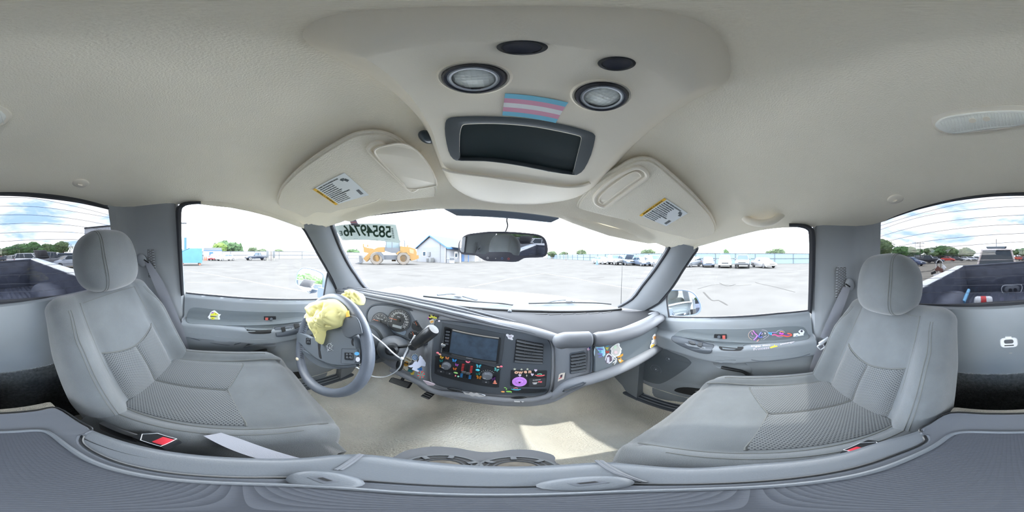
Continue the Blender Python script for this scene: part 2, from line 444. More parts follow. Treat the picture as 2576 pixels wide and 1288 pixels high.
# child seat tether anchor on the back panel
pl = YR+.022
t = thing('tether_anchor', 'white oval tether anchor plate set in the grey rear cab wall', 'anchor', P(2537, 876, y=pl))
R = frame((0, 1, 0)); c = P(2538, 861, y=pl)
g = G().prism(round_loop([c+Vector((a*.030, 0, b*.022)) for a, b in [(-1, -1), (1, -1), (1, 1), (-1, 1)]], .016), (0, .006, 0), inset=.003); mk('plate', g, WHITE, t)
g = G().prism(round_loop([c+Vector((a*.016, .006, .007+b*.009)) for a, b in [(-1, -1), (1, -1), (1, 1), (-1, 1)]], .008), (0, .001, 0)); mk('recess', g, GREYM, t)
g = G().box(c+Vector((0, .0065, -.011)), (.032, .001, .004)); mk('slot', g, BLACKM, t)
g = G().box(c+Vector((0, .004, .024)), (.022, .008, .010), bev=.002); mk('tab', g, WHITE, t)
c2 = P(2538, 888, y=pl)
t = thing('wall_clip', 'small brown clip in a slot just under the white anchor plate', 'clip', c2)
g = G().box(c2+Vector((.007, .002, 0)), (.010, .003, .005)); mk('slot', g, BLACKM, t)
g = G().box(c2+Vector((-.006, .003, 0)), (.012, .004, .007), bev=.001); mk('clip_head', g, mat('tan_metal', (170, 160, 150), .5), t)

# ------------------------------------------------------------------ B pillars
def bpil(s):                                   # plan path from the door edge to the rear window, lean with height
    def f(a, z):
        path = [(-.266, .735), (-.276, .712), (-.31, .704), (-.40, .700), (-.48, .692), (-.525, .672), (-.555, .640), (-.572, .600)]
        k = a*(len(path)-1); i = min(int(k), len(path)-2); t_ = k-i
        y = path[i][0]+(path[i+1][0]-path[i][0])*t_; x = path[i][1]+(path[i+1][1]-path[i][1])*t_
        if z > -.2: x -= (z+.2)*.16*(1-a*.3)
        return Vector((s*x, y, z))
    return f
for s, nm in ((-1, 'trim_1'), (1, 'trim_2')):
    t = struct_root(nm, (s*.70, -.4, -.88))
    f = bpil(s)
    tab = [(-.575, .202), (-.5, .192), (-.25, .186)]
    def fn(u, v):
        p = f(u, 0); top = .215 if u > .5 else .2
        return f(u, -.9+(top+.9)*v)
    g = G().grid(fn, 28, 30); mk('pillar_panel', g, PILL, t)
    mk('door_jamb', G().box((s*.765, -.285, -.60), (.03, .09, .60)), BLACKM, t)
    # recessed door aperture strip and rubber seal
    seal = ([(500, 511), (470, 513), (456, 520), (449, 535), (451, 600), (455, 680), (458, 742)] if s < 0 else [(1990, 568), (2020, 570), (2036, 577), (2041, 592), (2041, 650), (2040, 720), (2038, 786)])
    so_ = ([(505, 506), (465, 508), (449, 517), (442, 532), (445, 600), (450, 680), (455, 745)] if s < 0 else [(1985, 562), (2025, 564), (2044, 573), (2050, 590), (2050, 650), (2047, 720), (2042, 790)])
    si_ = ([(505, 514), (482, 515), (464, 520), (457, 535), (457, 600), (460, 680), (463, 742)] if s < 0 else [(1985, 570), (2013, 573), (2028, 578), (2034, 590), (2035, 650), (2034, 720), (2032, 783)])
    NP = (Vector((s, 0, .16)), .662); A_ = smooth_loop([P(u, v, NP) for u, v in so_], 4, False); B_ = smooth_loop([P(u, v, NP) for u, v in si_], 4, False)
    g = G().loft([A_, [p.lerp(q, .45)-p.normalized()*.006 for p, q in zip(A_, B_)], B_, [q*1.08 for q in B_], [p*1.08 for p in A_]], closed=False, caps=False); mk('door_seal', g, RUB, t)
# speaker grilles on the pillars, a grid of slots
for s, quad, lab in ((-1, [(338, 626), (378, 628), (388, 640), (387, 680), (360, 690), (335, 690)], 'left'), (1, [(2108, 672), (2122, 670), (2152, 668), (2156, 740), (2112, 742), (2102, 735)], 'right')):
    root = [r for r, e in ROOTS if r.name == ('trim_1' if s < 0 else 'trim_2')][0]
    pln = (Vector((s*.95, .31, .1)).normalized(), Vector((s*.95, .31, .1)).normalized().dot(Vector((s*.688, -.47, -.02))))
    pts = [P(u, v, pln) for u, v in quad]; n = normal_of(pts)
    cc = sum(pts, Vector())/len(pts); Rf = frame(n); inv = Rf.transposed()
    loc2 = [inv @ (p-cc) for p in pts]; x0, x1 = min(p.x for p in loc2), max(p.x for p in loc2); y0, y1 = min(p.y for p in loc2), max(p.y for p in loc2)
    g = G().prism(round_loop([cc+Rf @ Vector(q) for q in [(x0, y0, 0), (x1, y0, 0), (x1, y1, 0), (x0, y1, 0)]], .015), n*.003, inset=.002)
    gr = mk('speaker_grille', g, PILL, root)
    g = G(); ny = int((y1-y0)/.0062)
    for i in range(1, ny):
        yy = y0+(y1-y0)*i/ny; nx = 7
        for k in range(nx):
            xx = x0+(x1-x0)*(k+.5+(.25 if i % 2 else -.25))/nx
            if abs(xx-x0) > .006 and abs(x1-xx) > .006: g.box(cc+Rf @ Vector((xx, yy, .0032)), ((x1-x0)/nx*.75, .0026, .001), Rf)
    mk('slots', g, mat('slot_brown', (70, 66, 64), .8), gr, kind='stuff')

# ------------------------------------------------------------------ A pillars and windshield
for s, nm, inn, out in ((-1, 'trim_3', [(838, 543), (828, 556), (830, 572), (850, 622), (872, 665), (890, 692), (912, 722), (936, 738)], [(762, 566), (764, 572), (772, 583), (800, 634), (822, 672), (838, 702), (846, 720), (850, 732)]),
                        (1, 'trim_4', [(1680, 606), (1690, 614), (1686, 628), (1660, 668), (1640, 695), (1620, 720), (1595, 752), (1560, 773)], [(1752, 622), (1750, 630), (1742, 640), (1715, 680), (1700, 705), (1684, 728), (1655, 762), (1620, 782)])):
    t = struct_root(nm, (s*.7, .5, -.27))
    A = [P(u, v, x=s*xx) for (u, v), xx in zip(inn, [.635, .64, .645, .655, .665, .672, .685, .70])]
    B = [P(u, v, x=s*xx) for (u, v), xx in zip(out, [.655, .665, .675, .69, .70, .708, .715, .72])]
    rings = []
    for a, b in zip(A, B):
        m = (a+b)/2; d = (b-a); nn = (-m).normalized()
        rings.append([a+Vector((0, .03, -.0)), a, a+d*.3+nn*.012, a+d*.7+nn*.012, b, b+Vector((s*.03, .01, 0))])
    g = G().loft(rings, closed=False); mk('pillar_cover', g, mat('front_pillar_plastic', (118, 122, 127), .6, bump=.2, scale=900, dist=.0008), t)
    g = G().tube(smooth_loop([p+Vector((0, .012, 0)) for p in A], 3, False), .008, 8); mk('glass_seal', g, RUB, t)
    g = G().tube(smooth_loop([p+Vector((s*.012, 0, 0)) for p in B], 3, False), .007, 8); mk('door_seal', g, RUB, t)
# windshield
HL = [(828, 556), (838, 548), (860, 545), (900, 540), (950, 534), (1000, 529), (1060, 522), (1115, 517), (1180, 515), (1240, 516), (1300, 520), (1360, 527), (1400, 540), (1480, 562), (1560, 585), (1640, 605), (1690, 612)]
def hdr(u, v):
    k = abs((u-1255)/435); return P(u, v, y=.532-.15*k**2.6)
top = [hdr(u, v-8) for u, v in HL]
LO = [(936, 740), (945, 741), (960, 743), (985, 747), (1010, 750), (1040, 753), (1080, 758), (1120, 763), (1170, 768), (1220, 772), (1270, 775), (1320, 777), (1360, 778), (1420, 779), (1480, 778), (1530, 776), (1562, 773)]
low = []
for u, v in LO:
    p = P(u, v+5, z=-.275); k = abs(p.x)/.69; low.append(p)
tw = struct_root('window_2', (0, .7, -.27))
rings = []
for k in range(9):
    f_ = k/8; rings.append([a.lerp(b, f_)+Vector((0, .02, .015))*math.sin(PI*f_) for a, b in zip(top, low)])
g = G().loft(rings, closed=False); mk('windshield_pane', g, GLASSC, tw)
def ws(u, v):                                  # a point on the windshield pane
    q = ray(u, v); best = None
    from mathutils.geometry import intersect_ray_tri
    for i in range(8):
        for j in range(16):
            a, b, c, d_ = rings[i][j], rings[i][j+1], rings[i+1][j+1], rings[i+1][j]
            for tri in ((a, b, c), (a, c, d_)):
                h = intersect_ray_tri(tri[0], tri[1], tri[2], q, Vector((0, 0, 0)), True)
                if h is None: h = intersect_ray_tri(tri[2], tri[1], tri[0], q, Vector((0, 0, 0)), True)
                if h is not None: return h
    return q*.75
FRIT = mat('ceramic_frit', (92, 102, 116), .5)
def shrink(u, v, f=.985): return ws(u, v)*f
band = [(1112, 520), (1118, 527), (1149, 543), (1200, 545), (1250, 548), (1300, 552), (1350, 557), (1386, 560), (1408, 550), (1398, 543), (1360, 530), (1300, 523), (1240, 520), (1180, 518)]
g = G().prism([shrink(u, v) for u, v in band], (0, .001, .001)); mk('shade_band', g, FRIT, tw, smooth=False)
g = G()
for i in range(58):                            # dotted edge of the shade band
    for k in range(4):
        u = 1152+i*4+(2 if k % 2 else 0); v = 546+(i/58)*15+k*4.2
        c = shrink(u, v); g.disc(c, -c, .00075-.00013*k, .0004, 6)
mk('frit_dots', g, FRIT, tw, kind='stuff')
# black border along the glass
bord = [(832, 575), (829, 562), (838, 552), (900, 543), (1000, 531), (1115, 520)]
g = G().loft([[shrink(u, v) for u, v in bord], [shrink(u+du, v+dv) for (u, v), (du, dv) in zip(bord, [(4, 2), (7, 6), (6, 7), (0, 6), (0, 5), (0, 5)])]], closed=False); mk('glass_border', g, RUB, tw)
g = G().tube([p+Vector((0, -.006, .002)) for p in low], .006, 8); mk('lower_seal', g, BLACKM, tw)
# ceiling to windshield closing strip
g = G()
arc = [hdr(u, v-2) for u, v in HL]
g.loft([[p+Vector((0, -.03, .035)) for p in arc], [p+Vector((0, .02, .02)) for p in arc]], closed=False); mk('header_strip', g, RUB, tw)
# ------------------------------------------------------------------ doors
def sbox(x, a, b, w=.012):
    def s(t): t = max(0, min(1, t)); return t*t*(3-2*t)
    return s((x-a)/w+.5)*s((b-x)/w+.5)
def armc(y):                                   # height of the armrest ridge centre and its half thickness
    return -.417-.02*math.exp(-((y-.14)/.14)**2)+.03*max(0, y-.25)
def doorx(y, z, s):
    x = interp([(-.9, .705), (-.7, .69), (-.55, .695), (-.48, .703), (-.32, .712), (-.26, .722), (-.23, .738), (-.2, .748)], z)
    fade = 1-sbox(y, .46, 1, .12)
    c = armc(y)+( .028 if s > 0 else 0)
    hh = .045-.01*max(0, y)
    x -= .045*sbox(z, c-hh, c+hh, .022)*fade
    # speaker bulge and lower map pocket
    x -= .012*sbox(z, -.85, -.66, .05)*sbox(y, -.1, .45, .08)
    return x
def SIDE(s): return lambda p: abs(p.x)-doorx(p.y, p.z, s) if p.x*s > 0 else -1
sills = {-1: [(-.30, -.243), (-.1, -.25), (.085, -.262), (.261, -.276), (.424, -.291), (.62, -.305)], 1: [(-.30, -.215), (-.1, -.217), (.078, -.230), (.244, -.247), (.408, -.267), (.62, -.285)]}
for s, nm in ((-1, 'door_1'), (1, 'door_2')):
    t = struct_root(nm, (s*.71, .18, -.85))
    def fn(u, v):
        y = -.262+.90*u; top = interp(sills[s], y); z = -.87+(top+.87)*v**.9
        x = doorx(y, z, s)
        if v > .985: x += .006
        return (s*x, y, z)
    g = G().grid(fn, 70, 90)
    def edge(u, v):                            # closing lip at the rear edge of the door
        top = interp(sills[s], -.262); z = -.87+(top+.87)*v; x = doorx(-.262, z, s); return (s*(x+.03*u), -.262-.004*u, z)
    g2 = G().grid(edge, 2, 30); g.add(g2.v, g2.f)
    def lip(u, v):
        y = -.262+.90*u; top = interp(sills[s], y); return (s*(doorx(y, top, s)+.006+.03*v), y, top-.006*v)
    g2 = G().grid(lip, 30, 2); g.add(g2.v, g2.f)
    mk('door_panel', g, DARK, t, angle=60)
    S = SIDE(s)
    # belt line seal
    g = G().tube([(s*(.742), -.262+.9*i/12, interp(sills[s], -.262+.9*i/12)+.002) for i in range(13)], .005, 8); mk('belt_seal', g, RUB, t)
    g = G().tube([(s*(.757), -.262+.9*i/12, interp(sills[s], -.262+.9*i/12)-.003) for i in range(13)], .006, 8); mk('belt_moulding', g, mat('white_car_paint', (238, 239, 240)), t)
    if s < 0:
        ins = [(474, 812), (471, 795), (475, 782), (484, 775), (500, 774), (560, 780), (640, 784), (700, 785), (750, 785), (775, 788), (790, 796), (790, 806), (760, 810), (735, 814), (700, 821), (688, 822), (683, 829), (623, 829), (616, 822), (600, 820), (560, 818), (520, 815)]
        rec = [(602, 895), (603, 884), (615, 872), (640, 865), (680, 862), (692, 864), (694, 870), (688, 878), (670, 886), (645, 892), (640, 902), (630, 910), (614, 908)]
        hnd = [(617, 896), (621, 890), (628, 885), (650, 880), (668, 876), (675, 877), (678, 884), (670, 888), (650, 893), (632, 896), (628, 900), (618, 901)]
        cup = [(621, 828), (640, 829), (680, 828), (682, 834), (678, 839), (640, 840), (625, 837)]
        pod = [(690, 826), (700, 822), (740, 817), (770, 811), (788, 810), (796, 818), (780, 828), (740, 842), (700, 848), (694, 842)]
        sw1 = [(706, 825), (716, 823), (719, 834), (710, 837)]; sw2 = [(738, 817), (752, 815), (754, 824), (742, 829)]
        lockp = [(664, 795), (694, 795), (695, 811), (664, 810)]; lred = [(667, 798), (674, 798), (674, 808), (667, 808)]; lkn = [(682, 805)]
        seam = [(472, 848), (500, 856), (540, 864), (572, 868), (590, 867), (606, 862)]
    else:
        ins = [(2033, 852), (2032, 840), (2026, 828), (2014, 822), (1980, 821), (1900, 826), (1800, 828), (1740, 828), (1716, 830), (1704, 836), (1697, 844), (1720, 849), (1760, 856), (1795, 865), (1808, 872), (1814, 878), (1860, 878), (1872, 869), (1900, 864), (1960, 862), (2010, 857)]
        rec = [(1794, 914), (1797, 905), (1820, 903), (1850, 905), (1876, 914), (1890, 926), (1890, 938), (1880, 948), (1862, 952), (1852, 946), (1846, 934), (1830, 928), (1806, 925)]
        hnd = [(1812, 922), (1818, 921), (1840, 926), (1862, 928), (1872, 932), (1880, 939), (1878, 943), (1868, 942), (1860, 936), (1840, 934), (1818, 930), (1812, 926)]
        cup = [(1810, 872), (1830, 874), (1868, 873), (1866, 880), (1858, 883), (1820, 882), (1811, 878)]
        pod = [(1690, 848), (1700, 845), (1740, 852), (1780, 864), (1796, 869), (1791, 884), (1784, 890), (1760, 888), (1720, 874), (1692, 858)]
        sw1 = [(1731, 860), (1747, 862), (1750, 869), (1736, 868)]; sw2 = [(1757, 864), (1767, 865), (1765, 876), (1754, 873)]
        lockp = [(1797, 840), (1828, 840), (1829, 855), (1796, 855)]; lred = [(1818, 843), (1825, 843), (1825, 852), (1818, 852)]
        seam = [(2038, 890), (2010, 898), (1960, 906), (1920, 909), (1890, 905)]
    inlay = mat('door_inlay_grey', (102, 110, 115), .7, bump=.3, scale=1200, dist=.0006)
    mk('door_inlay', plate(ins, S, .002, .0005, smooth=3, inset=.001), inlay, t, angle=30)
    g = G().tube(smooth_loop(px(ins, S), 4), .0018, 6, loop=True); mk('inlay_seam', g, DARK, t)
    mk('handle_recess', plate(rec, S, .002, .0005, smooth=3, inset=.002), DARK, t)
    g = G().tube([p*.985 for p in smooth_loop(px([(617, 899), (624, 890), (650, 884), (672, 880)] if s < 0 else [(1879, 941), (1866, 934), (1840, 929), (1814, 924)], S), 4, False)], [.009, .008, .007, .007, .0075, .008, .008, .008, .008, .008, .008, .008, .006], 10)
    mk('release_handle', g, BLACK, t)
    mk('pull_cup', plate(cup, S, .001, .0015, smooth=3), BLACKM, t)
    sp = plate(pod, S, .006, .0, smooth=3, inset=.003); pd = mk('switch_pod', sp, BEZ, t)
    for q, n_ in ((sw1, 'window_switch'), (sw2, 'mirror_switch')): mk(n_, plate(q, S, .004, .006, r=.003, inset=.001), BLACK, pd)
    lk = mk('lock_plate', plate(lockp, S, .003, .002, r=.003, inset=.001), BLACK, t)
    mk('lock_flag', plate(lred, S, .001, .005, r=.001), mat('lock_red', (196, 96, 88), .5), lk)
    kc = P(*((682, 803) if s < 0 else (1809, 848)), S); g = G().disc(kc*.99, -kc, .008, .006, 16, r2=.006); mk('lock_knob', g, BEZ, lk)
    g = G().tube(smooth_loop(px(seam, S), 4, False), .0016, 6); mk('armrest_seam', g, BEZ, t)
    # grooves along the armrest front edge
    g = G().tube(smooth_loop(px([(473, 786+50), (540, 846), (600, 853), (660, 854), (690, 852)] if s < 0 else [(2036, 884), (1980, 893), (1920, 896), (1850, 898), (1788, 892)], S), 4, False), .0014, 6)
    mk('armrest_crease', g, DARK, t)
    if s > 0:
        spk = [(1612, 905), (1612, 940), (1614, 950), (1625, 958), (1650, 965), (1668, 963), (1700, 945), (1736, 918), (1736, 908), (1722, 898), (1690, 886), (1672, 878), (1655, 884), (1630, 897)]
        grille_m = mat('grille_grey', (98, 105, 110), .8, bump=.8, scale=1500, dist=.001, kind='voronoi')
        gr = mk('speaker_grille', plate(spk, S, .003, .0, smooth=3, inset=.002), grille_m, t)
        for cu in ((1650, 929, .03), (1650, 929, .012), (1680, 904, .011)):
            c = P(cu[0], cu[1], S); g = G().ring(c*.994, Vector((-1, 0, 0)), cu[2], .0009, 28, 5); mk('ring_mark', g, DARK, gr)
        for cu in ((1650, 929), (1683, 903)): c = P(cu[0], cu[1], S); g = G().ellipsoid(c*.995, (.003, .004, .004)); mk('centre_dot', g, SILV, gr)
        poc = [(1697, 983), (1705, 976), (1730, 974), (1770, 978), (1800, 980), (1800, 1000), (1760, 997), (1720, 990)]
        mk('map_pocket', plate(poc, S, .001, .001, smooth=3), BLACKM, t)
        lowc = [(1616, 963), (1640, 973), (1680, 986), (1720, 998), (1770, 1004), (1800, 1006), (1790, 1022), (1740, 1020), (1690, 1012), (1640, 998), (1618, 985)]
        mk('carpet_strip', plate(lowc, S, .003, .001, smooth=3), CARP, t)
    else:
        poc = [(715, 937), (735, 936), (760, 934), (776, 936), (778, 944), (768, 950), (730, 952), (712, 950)]
        mk('map_pocket', plate(poc, S, .001, .001, smooth=3), BLACKM, t)
        lowc = [(718, 956), (760, 952), (820, 936), (862, 918), (868, 928), (850, 944), (800, 968), (740, 982), (722, 972)]
        mk('carpet_strip', plate(lowc, S, .003, .001, smooth=3), CARP, t)
    # triangular sail cover in the front corner of the window
    sail = ([(820, 690), (828, 700), (848, 726), (856, 744), (815, 758), (812, 735), (816, 700)] if s < 0 else [(1684, 722), (1700, 712), (1676, 742), (1682, 800), (1672, 800), (1640, 792), (1640, 772), (1664, 745)])
    sail = ([(824, 686), (860, 738), (856, 760), (813, 757), (818, 730)] if s < 0 else [(1683, 726), (1675, 742), (1682, 800), (1640, 800), (1632, 776)])
    mk('mirror_sail', plate(sail, None, .004, 0, x=s*.735), DARK, t)
    g = G().tube(smooth_loop(px(([(824, 686), (819, 715), (815, 740), (813, 757)] if s < 0 else [(1682, 726), (1678, 750), (1680, 775), (1684, 800)]), x=s*.733), 3, False), .005, 8); mk('sail_seal', g, RUB, t)
    # window pane
    tw = struct_root('window_3' if s < 0 else 'window_4', (s*.75, .1, -.28))
    g = G().loft([[(s*(.752-.0), -.30, -.30), (s*.752, .80, -.36)], [(s*.75, -.30, -.1), (s*.75, .55, -.15)], [(s*.70, -.30, .22), (s*.70, .36, .14)]], closed=False)
    mk('side_pane', g, GLASSC, tw)
# ------------------------------------------------------------------ overhead console
KN = Vector((0, -.215, -1)).normalized()
KP = (KN, KN.dot(Vector((0, 0, .262))))        # lower face plane of the console
t = thing('overhead_console', 'beige overhead console on the headliner with two round lamps and open storage bin', 'console', (0, .2, .29))
outer = [(764, 78), (800, 50), (900, 28), (1100, 17), (1300, 15), (1500, 17), (1650, 27), (1760, 55), (1815, 95), (1837, 150), (1836, 190), (1810, 215), (1760, 240), (1700, 275), (1640, 320), (1590, 365), (1550, 410), (1520, 440), (1495, 468), (1450, 492), (1400, 504), (1330, 512), (1250, 510), (1190, 495), (1140, 465), (1115, 425), (1098, 385), (1080, 340), (1060, 300), (1020, 255), (960, 205), (880, 160), (800, 122), (768, 98)]
inner = [(905, 120), (935, 100), (1000, 85), (1100, 76), (1300, 70), (1500, 80), (1600, 98), (1690, 130), (1735, 165), (1744, 200), (1742, 225), (1720, 240), (1690, 255), (1650, 280), (1600, 325), (1560, 370), (1525, 410), (1508, 435), (1490, 455), (1462, 466), (1420, 468), (1350, 460), (1280, 452), (1200, 440), (1150, 432), (1122, 420), (1108, 395), (1098, 365), (1085, 325), (1065, 290), (1030, 240), (980, 190), (925, 150), (908, 135)]
o_ = [P(u, v, ROOFO(.0)) for u, v in outer]
i_ = []
for (u, v) in inner: i_.append(P(u, v, KP))
mid = []
for a, b in zip(o_, i_):
    mid.append((a*.35+b*.65)+Vector((0, 0, -.004)))
no = len(o_)
so, smid, si = smooth_loop(o_, 3), smooth_loop(mid, 3), smooth_loop(i_, 3)
g = G().loft([[p+Vector((0, 0, .012)) for p in so], [p+Vector((0, 0, -.006)) for p in so], smid, si], caps=False)
HOUS_G = g; HOUS_SI = si
# front door of the console (sunglasses bin)
fd = [(1107, 425), (1150, 437), (1220, 445), (1300, 454), (1380, 464), (1450, 471), (1482, 466), (1478, 480), (1440, 494), (1395, 503), (1330, 510), (1250, 508), (1195, 494), (1150, 472), (1122, 448)]
g = G().tube(smooth_loop([P(u, v, KP)*.985 for u, v in [(1112, 424), (1140, 433), (1200, 441), (1280, 452), (1350, 461), (1420, 470), (1462, 468), (1484, 460)]], 4, False), .0035, 8); mk('front_lip', g, HEADP, t)
# storage bin: rim and recessed dark tray
bin_o = [(1120, 310), (1128, 298), (1150, 294), (1230, 293), (1320, 298), (1420, 314), (1480, 330), (1495, 338), (1497, 350), (1487, 390), (1470, 425), (1455, 438), (1440, 440), (1380, 432), (1300, 416), (1220, 406), (1160, 405), (1140, 400), (1128, 380), (1120, 340)]
bin_i = [(1161, 322), (1166, 315), (1180, 313), (1240, 312), (1320, 317), (1400, 330), (1450, 341), (1461, 346), (1461, 356), (1455, 380), (1444, 425), (1440, 436), (1436, 438), (1380, 428), (1300, 413), (1220, 403), (1162, 402), (1157, 395), (1156, 370), (1157, 340)]
bo = [P(u, v, KP)*.992 for u, v in bin_o]; bi = [P(u, v, KP)*.993 for u, v in bin_i]
bo, bi = smooth_loop(bo, 2), smooth_loop(bi, 2)
bh = smooth_loop([P(u, v, KP) for u, v in bin_i], 2); g = HOUS_G; n0 = len(g.v); g.v += HOUS_SI+bh; tri = tessellate_polygon([HOUS_SI, bh]); g.f += [[n0+a, n0+b, n0+c] for a, b, c in tri]; g.m += [0]*len(tri)
mk('housing', g, HEADP, t, angle=50)
dk = mat('bin_charcoal', (70, 76, 80), .45, bump=.2, scale=900, dist=.0005)
up = -KN*.045
g = G().loft([bo, [a.lerp(b, .5)+KN*.001 for a, b in zip(bo, bi)], [p-KN*.002 for p in bi], [p-KN*.009 for p in bi]], caps=False); rim = mk('bin_rim', g, dk, t)
g = G().loft([[p-KN*.0075 for p in bi], [p-KN*.010 for p in bi]], caps=False)
n0 = len(g.v); q = [p-KN*.009 for p in bi]; g.v += q; tri = tessellate_polygon([q]); g.f += [[n0+a, n0+b, n0+c] for a, b, c in tri]; g.m += [0]*len(tri)
mk('bin_floor', g, mat('bin_black_green', (28, 42, 44), .35), rim)
# lamps
lensm = mat('lamp_lens', (226, 230, 226), .22, bump=.6, scale=240, kind='voronoi', dist=.002); [setattr(x.inputs['Randomness'], 'default_value', .1) for x in lensm.node_tree.nodes if x.type == 'TEX_VORONOI']
for (u, v), r, (lu, lv) in (((1194, 196), .034, (1196, 199)), ((1513, 241), .034, (1511, 241))):
    c = P(u, v, KP); n = KN
    a1 = P(u-80 if u < 1300 else u-66, v, KP); a2 = P(u+80 if u < 1300 else u+66, v, KP); r = (a2-a1).length/2
    g = G().lathe(c+n*.001, n, [(r*1.22, -.002), (r*1.12, .003), (r*1.04, .002), (r*1.0, -.004)], 32, caps=False); mk('lamp_dish', g, HEADP, t)
    g = G().lathe(c, n, [(r*1.0, 0), (r*.99, .010), (r*.90, .013), (r*.78, .008), (r*.74, .004)], 36, caps=False); bz = mk('lamp_bezel', g, mat('lamp_bezel_black', (48, 50, 60), .35), t)
    g = G().ring(c+n*.009, n, r*.76, .0018, 36, 6); mk('lens_ring', g, SILV, bz)
    g = G().lathe(c, n, [(r*.76, .003), (r*.6, .007), (r*.3, .010), (.0005, .011)], 32, caps=True); mk('lens', g, lensm, bz)
    g = G().box(c+n*.0115+Vector((0, r*.70, 0)), (.008, .003, .002)); mk('lens_tab', g, BLACK, bz)
btm = mat('button_black', (44, 46, 56), .25, vary=.3, vscale=60)
for (u, v), du in (((1314, 120), 54), ((1551, 160), 40)):
    c = P(u, v, KP); r = (P(u+du, v, KP)-P(u-du, v, KP)).length/2
    g = G().ring(c+KN*.001, KN, r, .0022, 32, 6); b_ = mk('button_ring', g, BLACK, t)
    g = G().lathe(c, KN, [(r*.95, 0), (r*.9, .003), (r*.6, .002), (.0005, .0015)], 28); mk('button', g, btm, b_)
# striped flag sticker
def quadsurf(pts, pl, n=8, m=3):
    return [P(u, v, pl) for u, v in pts]
A, B, C, D = [P(u, v, KP) for u, v in [(1271, 234), (1429, 257), (1398, 308), (1264, 289)]]
n = KN
t = thing('flag_sticker', 'light blue, pink and white striped flag sticker above the overhead bin', 'sticker', (A+C)/2)
cols = [(126, 196, 222), (222, 162, 186), (232, 233, 234), (222, 162, 186), (126, 196, 222)]
M_ = [mat('flag_blue', cols[0], .5), mat('flag_pink', cols[1], .5), mat('flag_white', cols[2], .5)]
g = G()
for k in range(5):
    a, b = k/5, (k+1)/5
    q = [A.lerp(D, a), B.lerp(C, a), B.lerp(C, b), A.lerp(D, b)]
    g.prism([p+n*.0015 for p in q], n*.0008, [0, 1, 2, 1, 0][k])
mk('stripes', g, M_, t, smooth=False)
# dark knob behind the console, beside the left visor
c = P(1074, 345, ROOFO(.015)); t0 = G().ellipsoid(c, (.014, .022, .012), nu=18, nv=12)
solo('roof_microphone', 'small dark oval pod on the headliner between left visor and overhead console', 'microphone', t0, mat('pod_black', (46, 58, 66), .3))

